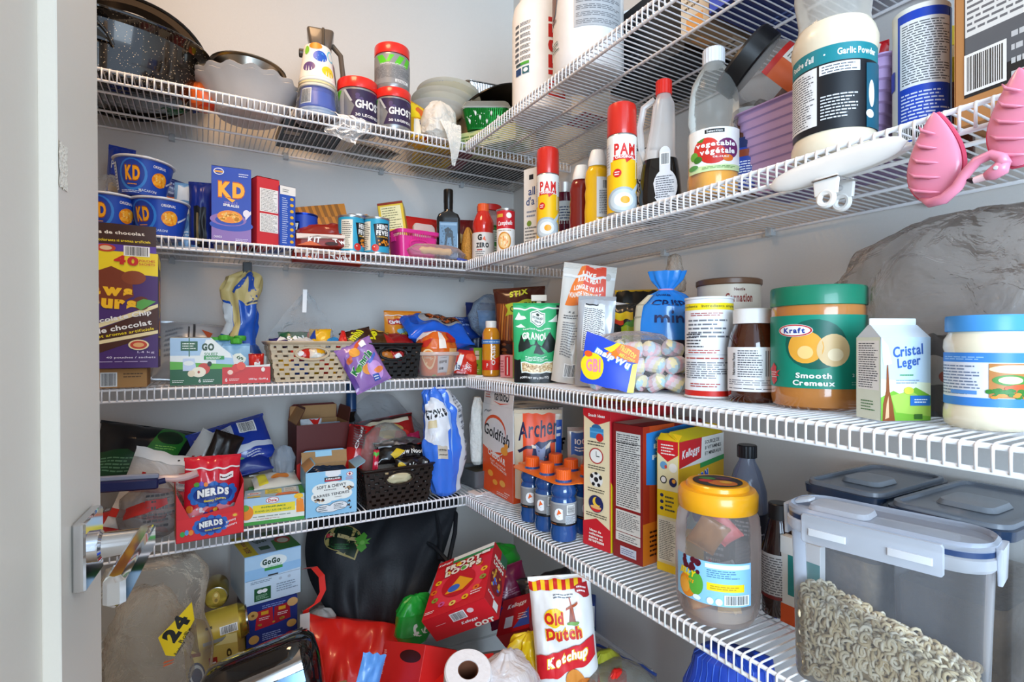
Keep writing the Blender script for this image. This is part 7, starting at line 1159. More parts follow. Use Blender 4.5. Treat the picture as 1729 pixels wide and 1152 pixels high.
carton('cereal_box', 'maroon cereal box side-on with a tall white nutrition panel', 'box', pL, pR_, z4, .262, .19, MR, front=[
    R('8a1a1a', 0, 0, 1, 1), R('d8d4cc', .10, .38, .93, .94), L('3a3a3a', .14, .39, .90, .93, 34, 5, .4, .15), R('3a3a3a', .10, .86, .93, .865), R('3a3a3a', .10, .79, .93, .795), R('d8d4cc', .10, .20, .93, .36), L('4a4a4a', .14, .22, .90, .35, 10), R('d8d4cc', .10, .13, .93, .195), L('5a5a5a', .2, .14, .85, .185, 3), R('c2c6d2', .26, .03, .80, .095), L('6a6e8a', .3, .04, .76, .085, 3)],
    right=[G('a8301a', (0, 0), (0, 1), (.5, 1), (.5, 0)), R('b8481c', .1, 0, .5, 1), R('d8781c', .0, .0, .5, .30), G('2f86d0', (.05, .58), (.05, .95), (.85, .99), (.85, .62), (.45, .54)), T('GRAINS', WH, .44, .90, .5, .035, 0, .05), T('ENTIERS', WH, .44, .85, .55, .035, 0, .05), T('PREMIER', WH, .44, .77, .6, .035, 0, .05), L(WH, .2, .80, .7, .82, 1), E(WH, .5, .66, .14, .02), L('3a1a10', .1, .05, .5, .25, 6)], top=[R('9a9488', .0, .0, .55, 1), R('7a1414', .55, 0, 1, 1)])
pL, pR_ = (.735, .733), (.745, .688)
YL = 'e8c41c'
carton('cereal_box', 'yellow cereal box with a red name patch and blue puffed letters, lid open', 'box', pL, pR_, z4, .240, .170, YL, front=[
    R('e6dcae', .04, 0, .96, 1), G('cf2028', (.04, 1), (.96, 1), (.96, .90), (.5, .84), (.04, .90)), L('f4e6dc', .2, .89, .85, .98, 4), E('6aa0c8', .32, .81, .16, .03), E('cf4a3a', .42, .80, .06, .014), E('f2f0e8', .74, .80, .18, .035), E('d8a090', .74, .80, .18, .035) if 0 else E('f2f0e8', .74, .80, .15, .03), E('1c1c1e', .32, .70, .15, .030), E('e8e6e0', .32, .70, .11, .022), E('20285a', .74, .69, .17, .034), E('e8a03a', .78, .70, .08, .016), R(YL, .04, .42, .96, .62), E('20285a', .25, .58, .08, .014), E('20285a', .25, .53, .08, .014), E('20285a', .25, .48, .08, .014), L('4a4a3a', .4, .46, .85, .59, 4), R('d8d4c4', .10, .08, .90, .40), L('5a5a52', .14, .09, .86, .39, 22), R(YL, .04, 0, .96, .06)],
    right=[R('e8b41c', 0, 0, 1, 1), R('eceae4', 0, .80, 1, 1), G('cf2028', (0, .80), (0, 1), (.48, 1), (.46, .84)), T('Kelloggs', WH, .24, .90, .38, .08, .06, .03, .3), T('SOURCE DE', '26282c', .72, .955, .34, .028), T('8 VITAMINES', '26282c', .74, .91, .38, .028), T('ET MINERAUX', '26282c', .74, .865, .38, .028), G('2f9a4a', (.44, .80), (1, .82), (1, .78), (.44, .76)), *OT('CORN', '2a5ad0', 'e8f0fa', .45, .68, .34, .08, .12, .08), E('8ad0ec', .45, .45, .44, .16), *OT('POPS', '2448c0', 'a8d8f0', .48, .47, .86, .24, .05, .12)],
    flaps=[('f', radians(-50), .018, [R(YL, 0, 0, 1, 1)]), ('b', radians(30), .02, None), ('r', radians(-62), .03, [R('e8d21c', 0, 0, 1, 1)])])
# black-capped bottle
px = (.835, .615); turned('soda_bottle', 'clear cola bottle with a black cap behind the jelly jar', 'bottle', P3(px, z4), facing(px), [
    ('bottle_body', [(.028, 0), (.033, .004), (.034, .03), (.031, .06), (.034, .12), (.032, .16), (.022, .195), (.0135, .212), (.0130, .222)], CL('8a92a8', .35, .05), [(CYL(.0345, .08, .125, -90, 90), [R('2a2c3a', 0, 0, 1, 1), L('c8ccd8', .2, .2, .8, .8, 4)], 14, 1)]), ('cap', capp(.0165, .218, .240), M('16181c', .3), [], {'cap': (1, 0), 'rib': 1, 'ribd': .0007, 'n': 44})])
px = (.775, .515); turned('sauce_bottle', 'dark bottle with a white ingredient label just behind the jelly jar', 'bottle', P3(px, z4), facing(px), [
    ('bottle_body', [(.020, 0), (.024, .003), (.0245, .10), (.018, .128), (.013, .15)], M('2a1410', .08, coat=.5), [(CYL(.0250, .03, .098, -95, 95), [R('c8c4c0', 0, 0, 1, 1), L('5a5656', .1, .05, .9, .95, 16), R('7a2420', 0, 0, 1, .08)], 14, 1)]), ('cap', capp(.0150, .148, .172), M('1c1a1c', .35), [], {'cap': (1, 0)})])
# jelly jar
pj = (.692, .562); rj = .0610
t = turned('jelly_jar', 'large clear jar with a wide yellow lid and a fruit picture label', 'jar', P3(pj, z4), facing(pj)-.0, [
    ('jar_body', [(rj*.62, .0), (rj*.86, .003), (rj*.98, .018), (rj*1.02, .05), (rj*1.02, .13), (rj*.98, .155), (rj*.86, .172)], CL('f4ece8', .10, .04, bump=.06), [], {'n': 64, 'cap': (1, 0)}),
    ('lid', [(rj*.93, .166), (rj*.95, .168), (rj*.96, .190), (rj*.90, .196), (rj*.76, .1975), (rj*.75, .203), (rj*.72, .205), (.0001, .205)], M('f0a81a', .28, coat=.3), [(lambda x, y, o: (.038*(2*x-1), .038*(2*y-1), .2055+o), [E('2a2a2c', .5, .5, .48, .48), E('d8742a', .6, .35, .28, .22), E('c8322a', .28, .45, .14, .12), E('3a8a3a', .3, .65, .16, .1), E('e8b03a', .66, .42, .12, .1), E('5a2a4a', .62, .72, .16, .1)], 1, 1)], {'n': 64, 'cap': (1, 0)})])
mb = MB(); mb.art(CYL(rj*1.025, .040, .102, -64, 46), [R('8fc8ec', 0, 0, 1, 1), R('e6eef2', .44, .86, .98, .96), L('4a7aa0', .46, .64, .85, .84, 4), R('f2d61c', .46, .34, .90, .52), L('b8901c', .5, .38, .86, .48, 2), E('e88a24', .20, .30, .13, .28), E('5aa83a', .32, .42, .10, .28), E('f2a83a', .16, .28, .08, .18), dots('5a1426', 18, .14, .68, .40, .98, .035, .07, 4), T('JELLY', 'f2d21c', .20, .60, .24, .20, -.15, .08), T('FRUITS', 'f2a81c', .22, .44, .16, .09, -.15, .06), E('e8f0f0', .34, .10, .05, .06), E('e8f0f0', .50, .10, .04, .08), E('e8f0f0', .60, .10, .04, .08), *BC(.68, .06, .94, .26)], 26, 2); mb.build('fruit_label', t)
MB().lathe([(rj*.5, .006), (rj*.85, .010), (rj*.90, .03)], CL('e8e2de', .2, .1)).build('inner_base', t)
for i, (dx, dy, dz, c, w_, h_, nm, lb) in enumerate(((.018, .01, .02, 'd8281e', .045, .05, 'candy_packet', 'red sweet packet low in the jelly jar'), (-.022, .008, .012, 'e8a45a', .04, .04, 'candy_packet', 'peach wrapper at the bottom left of the jelly jar'), (.006, -.018, .008, 'e8c27a', .035, .035, 'candy_packet', 'golden wrapper at the front bottom of the jelly jar'), (.028, -.004, .035, '3a8a2a', .03, .035, 'candy_packet', 'green leaf-printed wrapper at the right of the jelly jar'), (-.026, .012, .105, '8a5a2a', .045, .055, 'candy_packet', 'brown and green wrapper near the top left in the jelly jar'), (.008, .014, .118, 'e06a6a', .05, .04, 'candy_packet', 'salmon pink packet under the yellow lid'), (.0, .012, .05, 'b8b8bc', .05, .055, 'candy_packet', 'silver-grey packet in the middle of the jelly jar'))):
    pouch(nm, lb, 'packet', (pj[0]+dx, pj[1]+dy, z4+dz), (radians(-10+7*i), radians(17*i-40), facing(pj)), w_, h_, .014, c, seed=150+i, nu=12, nv=12, wr=.003)
px = (.762, .60); carton('tin_of_tea', 'dark grey narrow tin behind the jelly jar', 'tin', (.735, .625), (.750, .585), z4, .13, .03, '33343c', front=[L('aab0b8', .1, .1, .9, .8, 9)])
# big cereal container
Pc = Vector((.640, .418)); Qc = Vector((.676, .228)); dv = (Qc-Pc); Lc = dv.length+.010; ac = atan2(dv.y, dv.x); Wc = .088
nx, ny = -sin(ac), cos(ac)
cc = (Pc+Qc)/2+Vector((nx, ny))*Wc/2
t = thing('cereal_container', 'large clear plastic cereal container with latch lid and navy seal, bottom right', 'container', (cc.x, cc.y, z4), ac)
PLm = CL('eef1f8', .045, .10); LW = CL('e8ecf4', .42, .15)
hc = .205
MB().loft([(0, Lc/2*.88, Wc/2*.84, .020), (.004, Lc/2*.91, Wc/2*.88, .026), (hc*.5, Lc/2*.94, Wc/2*.92, .030), (hc-.02, Lc/2*.97, Wc/2*.97, .034)], PLm, 8, cap=(1, 0)).build('bin_body', t, angle=50)
MB().loft([(hc-.022, Lc/2*.99, Wc/2*.99, .034), (hc-.018, Lc/2*1.02, Wc/2*1.04, .036), (hc-.008, Lc/2*1.02, Wc/2*1.04, .036), (hc-.006, Lc/2*.98, Wc/2*.98, .034)], LW, 8, cap=(0, 0)).build('rim', t)
MB().loft([(hc-.006, Lc/2*1.005, Wc/2*1.01, .036), (hc+.001, Lc/2*1.005, Wc/2*1.01, .036)], M('2a3f66', .3), 8, cap=(0, 0)).build('navy_seal', t)
ld = MB().loft([(hc, Lc/2*1.01, Wc/2*1.03, .037), (hc+.006, Lc/2*1.01, Wc/2*1.03, .037), (hc+.009, Lc/2*.98, Wc/2*.96, .034), (hc+.003, Lc/2*.95, Wc/2*.90, .032)], CL('d8dfec', .30, .10), 8, cap=(0, 1)).build('lid', t)
MB().loft([(hc+.004, .034, .024, .012), (hc+.010, .032, .022, .012), (hc+.011, .026, .016, .01)], CL('e8ecf4', .35, .1), 5, T=Matrix.Translation((-Lc*.22, 0, 0))).build('pour_flap', ld)
MB().loft([(0, .010, .009, .003), (.003, .011, .009, .003), (.006, .006, .005, .002)], CL('eef2f8', .5, .15), 4, T=Matrix.Translation((-Lc/2+.014, 0, hc+.007)) @ Matrix.Rotation(radians(-20), 4, 'Y')).build('flap_tab', ld)
mb = MB(); mb.loft([(hc-.030, Lc*.335, .0016, .0015), (hc-.027, Lc*.345, .0020, .0018), (hc+.001, Lc*.345, .0020, .0018), (hc+.004, Lc*.335, .0030, .0018)], LW, 4, T=Matrix.Translation((-.005, -Wc/2*1.06, 0)))
for sx in (-1, 1): mb.loft([(hc-.020, Lc*.10, .0012, .001), (hc-.012, Lc*.10, .0012, .001)], CL('f4f6fa', .65, .2), 3, T=Matrix.Translation((-.005+sx*Lc*.2, -Wc/2*1.06-.0028, 0)))
mb.build('side_latch', t)
mb = MB(); mb.loft([(hc-.034, .002, .018, .0015), (hc+.004, .003, .020, .002)], LW, 4, T=Matrix.Translation((Lc/2*1.03, 0, 0))); mb.build('end_latch', t)
mb = MB(); mb.loft([(hc-.034, .002, .018, .0015), (hc+.004, .003, .020, .002)], LW, 4, T=Matrix.Translation((-Lc/2*1.03, 0, 0))); mb.build('end_latch', t)
# oat rings heaped inside: nobody could count them
rr = random.Random(11); mb = MB(); ms = [M('dccaa6', .75, var=.1), M('cdb68c', .75, var=.1), M('e6d8bc', .75, var=.1)]
def top_h(x): return .074-.027*(x/(Lc/2))-.008*noise.noise(Vector((x*30, 0, 2)))
ring = []
for a in range(9):
    for b in range(5):
        A, B = 2*pi*a/9, 2*pi*b/5; ring.append(Vector(((.0047+.0018*cos(B))*cos(A), (.0047+.0018*cos(B))*sin(A), .0018*sin(B))))
rf = [(a*5+b, ((a+1) % 9)*5+b, ((a+1) % 9)*5+(b+1) % 5, a*5+(b+1) % 5) for a in range(9) for b in range(5)]
def put(x, y, z):
    R3 = Matrix.Rotation(pi/2+rr.gauss(0, .6), 4, 'X') @ Matrix.Rotation(rr.uniform(0, pi), 4, 'Y')
    s = rr.uniform(.85, 1.15); mb.add(ring, rf, ms[rr.randrange(3)], Matrix.Translation((x, y, z)) @ R3 @ Matrix.Scale(s, 4))
for _ in range(900):      # against the front and end walls
    x = rr.uniform(-.80, .80)*Lc/2; z = rr.uniform(.006, 1)*top_h(x)
    k = .84+.07*z/.2; put(x, -(Wc/2)*(k-.02)+.0045+rr.uniform(0, .012), z)
for _ in range(160):
    y = rr.uniform(-.35, .35)*Wc/2; z = rr.uniform(.006, top_h(-Lc/2)); put(-Lc/2*.85+rr.uniform(0, .005), y, z)
    put(Lc/2*.85-rr.uniform(0, .005), y, rr.uniform(.006, top_h(Lc/2)))
for _ in range(520):
    x = rr.uniform(-.80, .80)*Lc/2; put(x, rr.uniform(-.72, .72)*Wc/2, top_h(x)+rr.uniform(-.003, .004))
n = 16
mb.grid(lambda x, y: ((2*x-1)*Lc/2*.80, (2*y-1)*Wc/2*.60, top_h((2*x-1)*Lc/2)-.010), n, 4, M('a88f68', .9)); mb.grid(lambda x, y: ((2*x-1)*Lc/2*.80, -Wc/2*.60, .004+y*(top_h((2*x-1)*Lc/2)-.014)), n, 4, M('a88f68', .9))
mb.grid(lambda x, y: (-Lc/2*.80, (2*x-1)*Wc/2*.60, .004+y*.085), 2, 2, M('a88f68', .9)); mb.grid(lambda x, y: (Lc/2*.80, (2*x-1)*Wc/2*.60, .004+y*.035), 2, 2, M('a88f68', .9))
o = mb.build('oat_rings', loc=(cc.x, cc.y, z4+.003), rot=(0, 0, ac), angle=0, kind='stuff'); tag(o, 'heap of pale oat ring cereal inside the large clear container', 'cereal')
# containers behind with smoky lids
def bin2(label, x0, x1, y0, y1, h, col):
    t = thing('food_container', label, 'container', ((x0+x1)/2, (y0+y1)/2, z4), 0); a, b = (x1-x0)/2, (y1-y0)/2
    MB().loft([(0, a*.90, b*.86, .012), (.004, a*.92, b*.90, .014), (h-.014, a*.97, b*.96, .018)], CL('d0d0d0', .14, .1), 6, cap=(1, 0)).build('bin_body', t)
    MB().loft([(.006, a*.86, b*.82, .010), (h*.55, a*.88, b*.86, .012), (h*.56, a*.5, b*.5, .012)], M(col, .85, bump=2.5, scale=75., var=.55), 5).build('contents', t)
    MB().loft([(h-.016, a*1.0, b*1.0, .02), (h-.004, a*1.01, b*1.02, .02), (h-.003, a*.96, b*.94, .018)], M('24344c', .25, coat=.4), 6, cap=(0, 0)).build('navy_seal', t)
    ld = MB().loft([(h-.006, a*.98, b*.97, .02), (h+.002, a*.96, b*.95, .02), (h+.002, a*.90, b*.86, .016), (h-.002, a*.88, b*.84, .016)], CL('7c8490', .62, .18), 6, cap=(0, 1)).build('lid', t)
    MB().loft([(h-.001, a*.30, b*.50, .012), (h+.005, a*.28, b*.44, .012)], CL('aab2bc', .5, .15), 5, T=Matrix.Translation((-a*.2, 0, 0))).build('pour_flap', ld)
bin2('food container with a smoky lid behind the cereal container, the farther of two', .775, .985, .372, .480, .215, 'a88a5c')
bin2('food container with a smoky lid, nearer the right edge, holding dark pasta', .760, .985, .235, .360, .215, '6a5236')
px = (.752, .152); turned('food_jar', 'clear food jar with a bright blue lid cut off by the right edge', 'jar', P3(px, z4), facing(px), [
    ('jar_body', [(.040, 0), (.045, .004), (.047, .15), (.045, .165)], CL('d2cccc', .35, .1), [], {'cap': (1, 0)}), ('contents', [(.038, .005), (.042, .01), (.044, .10), (.001, .102)], M('8a7a72', .8, bump=2., scale=60., var=.4)),
    ('lid', [(.047, .160), (.050, .162), (.050, .182), (.047, .186), (.0001, .186)], M('1f6296', .35), [], {'cap': (1, 0), 'rib': 1, 'ribd': .0006, 'n': 60})])
carton('tea_carton', 'orange, teal and white carton behind the left end of the cereal container', 'box', (.757, .500), (.757, .440), z4, .13, .014, 'e8e4dc', front=[R('e0561c', 0, 0, 1, .22), R('e8e8e4', 0, .8, 1, 1), R('2f8a86', .2, .34, 1, .80), T('150', 'a8d8d4', .6, .5, .4, .08), R('cf7a6a', .6, .3, 1, .5)], left=[R('e8701e', 0, 0, 1, .4), R('d8ecec', 0, .4, 1, 1)])
# ================================================================ the pile on the floor
def FB(u, y): return (y*tan(bear(u)), y)
# clear shopping bags standing at the left
t = sack('grocery_bag', 'tall cloudy clear bag full of plastic bags, printed with a yellow 24, by the door', 'bag', (-.105, 1.37, .03), (0, radians(1), 0), [(.10, 0), (.122, .06), (.126, .20), (.120, .35), (.112, .46), (.10, .56), (.09, .62), (.075, .66)], CL('faf4e8', .10, .12, bump=1.0, scale=9.), seed=160, amp=.018, sy=.75, nu=70, nv=60, freq=2.2)
f = lambda x, y, o: (.060+.085*x-.02*y, -.132-o-.012*sin(pi*x), .385+.115*y+.075*x-.0*y)
mb = MB(); mb.art(lambda x, y, o: (.022+.086*x, -.126-.008*sin(pi*x)-o+.02*x, .508+.086*y), [G('ecc71a', (0, .5), (.64, 1.14), (.70, .71), (.33, 0), (.15, .07)), T('24', '1b1a18', .34, .62, .56, .34, .95, .07), T('Rollix', '1b1a18', .52, .42, .34, .09, .95, .02), T('Rouleaux', '1b1a18', .42, .16, .30, .07, .95, .02)], 8, 8); mb.build('yellow_print', t)
mb = MB(); mb.art(lambda x, y, o: (.03+.02*x, -.112-o, .485+.012*y), [G('d8602e', (0, 0), (.7, .2), (1, .45), (.1, .3)), G('d8602e', (0, .55), (.8, .7), (1, .95), (.1, .85))]); mb.build('orange_mark', t)
sack('shopping_bag', 'white plastic bag with orange strokes crumpled at the bottom of the clear bag', 'bag', (-.045, 1.245, .06), (0, 0, .1), [(.06, 0), (.09, .05), (.092, .15), (.080, .24), (.05, .29), (.02, .31)], CL('f6f0e0', .85, .3, bump=1.2, scale=14.), seed=161, amp=.016, sy=.45, arts=([G('e0683a', (.24, .52), (.26, .52), (.285, .95), (.27, .95)), G('e0683a', (.19, .62), (.19, .67), (.33, .72), (.33, .68)), G('e0683a', (.21, .88), (.225, .9), (.31, .60), (.30, .57))],))
sack('shopping_bag', 'brownish translucent bag bunched in the upper part of the tall clear bag', 'bag', (-.105, 1.37, .36), (0, 0, .4), [(.05, 0), (.075, .05), (.08, .14), (.06, .22), (.03, .27)], CL('f0e4d2', .14, .15, bump=1.2, scale=14.), seed=162, amp=.02, sy=.7)
sack('shopping_bag', 'yellow and white bag corner at the lower left edge beside the door', 'bag', (-.125, 1.23, .04), (0, 0, .1), [(.03, 0), (.045, .05), (.045, .17), (.035, .24), (.012, .29)], CL('e6d46a', .7, .2, bump=1.), seed=163, amp=.012, sy=.5, arts=([T('olls', '1b1a18', .27, .55, .12, .06, 0, .02), T('teaux', '1b1a18', .27, .46, .14, .05, 0, .02)],))
# cans
def bcan(label, loc, rot, r, h, items=(), body='b79a3a', grp=None):
    return turned('beer_can', label, 'can', loc, rot, [
        ('can_body', [(r*.78, 0), (r*.80, .003), (r*.96, .010), (r, .016), (r, h-.016), (r*.86, h-.004), (r*.84, h-.002)], M(body, .22, .75, var=.03), [(CYL(r, .016, h-.018, -110, 110), list(items), 24, 1)] if items else [], {'n': 44}),
        ('can_end', [(r*.86, h-.004), (r*.87, h), (r*.83, h+.0005), (r*.80, h-.003), (.0001, h-.003)], M('c6c6c4', .2, 1.), [], {'cap': (0, 0), 'n': 44}),
        ('pull_tab', None, 'c8a030', [(lambda x, y, o: (r*.42*(2*x-1)*.8, r*.42*(2*y-1), h-.0018+o), [E('c49a34', .5, .5, .42, .62), E('8a6a20', .5, .24, .18, .18), E('e4c878', .5, .74, .22, .2)], 1, 1)], {'sub': 'can_end'})])
GLD = [R('c7a83c', 0, 0, 1, 1), T('Best when served cold', '2a2414', .30, .66, .06, .9, 0, .02) if 0 else L('3a3218', .22, .1, .30, .9, 2), *BC(.36, .16, .46, .86, False), L('8a8a86', .48, .2, .62, .9, 3), R('2a3a5a', .92, 0, 1, 1)]
pc = FB(368, 1.46); zc = zat(1018, pc)
bcan('silver can end with a gold tab, the can pointing at the camera on the pile', (pc[0], pc[1]+.11, zc+.002), (radians(84), 0, radians(-2)), .0275, .115)
pc = FB(370, 1.42); bcan('gold can lying on its side with a barcode, below the upright can end', (pc[0]-.058, pc[1], zat(1064, pc)), (radians(90), radians(0), radians(84)) if 0 else (0, radians(84), 0), .0400, .118, [R('c7a83c', 0, 0, 1, 1), *BC(.40, .55, .50, .92, False), L('3a3218', .34, .12, .38, .5, 1), R('9a9a94', .54, .1, .60, .9), R('2a3040', .9, 0, 1, 1)])
carton('can_carton', 'gold cardboard beer carton with dark script under the gold can', 'box', FB(322, 1.40), FB(412, 1.37), zat(1150, FB(322, 1.4))-.12, .213, .13, 'c2a748', front=[R('c9b05a', 0, 0, 1, 1), R('e0cf8a', 0, .90, 1, 1), E('223058', .20, .62, .16, .14), E('c8ccd2', .20, .62, .13, .115), E('223058', .2, .62, .10, .08), R('9a2a22', .44, .62, .60, .78), L(WH, .46, .66, .58, .75, 2), *[T('Coo', '3a2c12', .80, .68, .34, .14, 1.5, .03)], R('7a3a1c', .1, .82, .3, .86), L('8a7a3a', .1, .3, .5, .4, 2)], top=[R('b9a04a', 0, 0, 1, 1)], tilt=(0, radians(-4)))
carton('cardboard_box', 'plain cardboard box on the floor under the gold carton, mostly hidden', 'box', (-.01, 1.39), (.085, 1.39), 0, .28, .2, 'a9875c')
# boxes
pL, pR_ = FB(413, 1.42), FB(508, 1.44)
zb = zat(1027, pL)
carton('apple_sauce_carton', 'pale blue upright apple sauce carton standing on the navy cracker box', 'box', pL, pR_, zb, .118, .155, 'cfe0ee', front=[
    G('9cc8ec', (0, .5), (0, 1), (1, 1), (1, .55)), R('b8d8f0', 0, .72, 1, .98), E('eef4f0', .5, .80, .24, .13), T('GoGo', '2a4a3a', .46, .82, .32, .12, 0, .06), T('SqueeZ', 'a8c8b0', .52, .72, .26, .05), R('3f9a4a', .34, .64, .66, .70), R('4a5a6a', .02, .505, .98, .51), R('2a2c30', .4, .52, .58, .55), L('7a8a9a', .1, .42, .5, .48, 2), E('b8c4d0', .62, .42, .03, .03), E('b8c4d0', .78, .42, .03, .03), L('8a98a8', .55, .15, .95, .34, 4), R('1f5a34', .16, .06, .45, .32), E(WH, .26, .25, .05, .04), E(WH, .34, .25, .05, .04), L('a8d0b0', .19, .09, .42, .19, 4)],
    top=[R('b8c8d8', 0, 0, 1, 1), R('e8cf2a', 0, 0, .24, 1), T('80% moins', '8a2a4a', .12, .5, .7, .10, pi/2), G('3f8a3c', (.55, 0), (.6, .5), (1, .6), (1, 0)), T('GoGo', '2a4a3a', .42, .62, .22, .24, .2, .05), E('cf3a2e', .80, .45, .14, .18), E('f2ead2', .80, .42, .10, .12), R('2a5a3a', .32, .15, .5, .32), R('4a7a4a', .55, .75, .95, 1)], right=[R('3f8a4a', 0, 0, 1, 1)])
zn = zb-.105
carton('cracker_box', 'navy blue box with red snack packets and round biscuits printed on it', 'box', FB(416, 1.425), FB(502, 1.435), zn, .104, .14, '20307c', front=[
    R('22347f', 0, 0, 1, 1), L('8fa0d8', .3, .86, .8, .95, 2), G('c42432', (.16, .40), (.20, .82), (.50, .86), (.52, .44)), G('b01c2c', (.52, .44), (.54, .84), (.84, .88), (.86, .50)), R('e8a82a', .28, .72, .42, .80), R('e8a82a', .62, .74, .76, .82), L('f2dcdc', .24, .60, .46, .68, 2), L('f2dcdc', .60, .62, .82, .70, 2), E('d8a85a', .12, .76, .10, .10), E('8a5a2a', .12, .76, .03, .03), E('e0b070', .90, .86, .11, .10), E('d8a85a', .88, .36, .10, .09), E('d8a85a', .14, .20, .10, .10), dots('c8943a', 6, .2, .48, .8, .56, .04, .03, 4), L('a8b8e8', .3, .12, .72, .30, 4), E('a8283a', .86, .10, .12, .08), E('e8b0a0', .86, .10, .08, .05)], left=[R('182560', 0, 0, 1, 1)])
carton('cardboard_box', 'plain cardboard box on the floor under the navy cracker box, mostly hidden', 'box', FB(414, 1.43), FB(504, 1.44), 0, zn-.001, .13, 'a38660')
# glossy black appliance
pa = FB(470, 1.06); za = zat(1152, pa)-.09
t = thing('toaster', 'glossy black and chrome toaster lying at the bottom edge of the photo', 'toaster', (pa[0]-.005, pa[1]+.06, za-.004), (radians(-20), radians(-12), radians(-6))); t.scale = (.92, .92, .84)
MB().loft([(0, .105, .065, .05), (.006, .112, .072, .055), (.09, .116, .076, .058), (.128, .110, .066, .056), (.146, .095, .045, .04), (.150, .07, .025, .02)], M('0b0a0b', .05, coat=1.), 12).build('toaster_body', t, angle=50)
mb = MB(); mb.grid(lambda x, y: (-.070+.150*x, -.0770+.030*max(0, (y-.30))**1.5, .078+.044*y), 16, 12, M('c6c8ca', .12, 1.)); mb.grid(lambda x, y: (-.070+.150*x, -.0778+.001*y, .052+.024*y), 16, 4, M('5f7f9e', .15, .6)); mb.build('chrome_panel', t)
MB().box(-.01, .09, -.030, -.022, .146, .1495, M('2a2422', .5)).build('bread_slot', t)
MB().box(-.01, .09, .018, .026, .146, .1495, M('2a2422', .5)).build('bread_slot', t)
MB().lathe([(.009, 0), (.009, .008), (.007, .010), (.0001, .010)], M('d8d8da', .15, 1.), cap=(0, 0), T=Matrix.Translation((.03, -.080, .030)) @ Matrix.Rotation(pi/2, 4, 'X'), n=24).build('browning_knob', t)
carton('cardboard_box', 'plain cardboard box on the floor carrying the toaster, mostly hidden', 'box', (.03, 1.01), (.25, .99), 0, za-.004, .17, 'a08058')
# black tote bag, hung and slumped
TB = M('191b20', .6, bump=.3, scale=180., var=.2, spec=.4)
def tote(x, y, o=0.):
    # quad corners from the photo: folds run down to the lower right
    c = [(525, 905), (775, 845), (350, 0), (0, 0)]
    return 0
def quad(p00, p10, p01, p11, bulge, seed, crease=.010, fr=2.2):
    p00, p10, p01, p11 = map(Vector, (p00, p10, p01, p11)); nn = (p10-p00).cross(p01-p00).normalized()
    def f(x, y, o=0.):
        x_, y_ = min(max(x, 0), 1), min(max(y, 0), 1)
        p = (p00*(1-x_)+p10*x_)*(1-y_)+(p01*(1-x_)+p11*x_)*y_
        b = bulge*sin(pi*x_)**.7*sin(pi*y_)**.7+crease*(noise.noise(Vector((x_*fr+y_*1.2+seed, y_*fr*.6-x_, seed)))+.6*abs(noise.noise(Vector((x_*fr*2-y_*2, y_*2+seed, 2.)))))
        return tuple(p+nn*(b+o))
    return f
def at(u, v, d): p = PD(u, d); return (p[0], p[1], CZ+(HOR-v)*d/F_PX)
def clothbag(name, label, F, B, m, bul, seed, cr, sag=.06, fr=3.):
    t = thing(name, label, 'bag', at(*F[0]), 0); l0 = Vector(t.location); rel = lambda p: tuple(Vector(p)-l0)
    q1 = quad(*[rel(at(*p)) for p in F], bul, seed, cr, fr); q2 = quad(*[rel(at(*p)) for p in B], -.004, seed+2, .006)
    fix = lambda q: (lambda x, y, o=0.: tuple(Vector(q(x, y, o))+Vector(((-sag*(1-x)+.3*sag*x)*sin(pi*min(1, max(0, y))), 0, 0))))
    f, g = fix(q1), fix(q2); mb = MB(); mb.grid(f, 40, 40, m); mb.grid(g, 20, 20, m, flip=True)
    for e in (0, 1):
        mb.grid(lambda x, y: tuple(Vector(f(e, y))*(1-x)+Vector(g(e, y))*x), 4, 40, m); mb.grid(lambda x, y: tuple(Vector(f(y, e))*(1-x)+Vector(g(y, e))*x), 4, 40, m)
    return t, mb, f, rel
t, mb, f2, rel = clothbag('tote_bag', 'large black cloth tote bag with a green emblem slumped against the back wall', [(575, 1062, 1.40), (690, 1075, 1.42), (537, 842, 1.60), (776, 835, 1.68)], [(575, 1062, 1.44), (690, 1075, 1.46), (537, 842, 1.69), (776, 835, 1.74)], TB, .05, 3.1, .034)
leafc = '3f7a2a'
mb.art(lambda x, y, o: f2(.14+.34*x, .47+.27*y, o), [E('9a8a52', .34, .60, .36, .36), E('0f1d12', .34, .60, .345, .34), E('1a4a22', .34, .60, .31, .30), E('0f1d12', .34, .60, .29, .28), G('9a8a52', (.22, .2), (.62, .0), (.70, .3), (.6, .5)), G('0f2414', (.27, .25), (.6, .05), (.66, .3), (.58, .48)), G('a89868', (.06, .66), (.62, .50), (.64, .60), (.08, .76)), R('a82a3a', .02, .64, .14, .74), leaf('4a8a30', .74, .46, .20, .30), E('6aa04a', .74, .46, .05, .06), L('2a6a34', .2, .3, .5, .45, 3)], 12, 12, o0=.0015); mb.build('bag_body', t, angle=70)
mb = MB(); mb.tube([rel(at(u, v, d)) for u, v, d in ((735, 860, 1.62), (744, 905, 1.55), (742, 945, 1.50), (757, 950, 1.50), (768, 900, 1.56), (770, 868, 1.62), (760, 856, 1.66))], .0065, TB, 6); mb.build('strap', t)
mb = MB(); mb.tube([rel(at(u, v, d)) for u, v, d in ((700, 905, 1.60), (735, 925, 1.52), (754, 946, 1.49), (766, 975, 1.47))], .006, TB, 6); mb.build('strap', t)
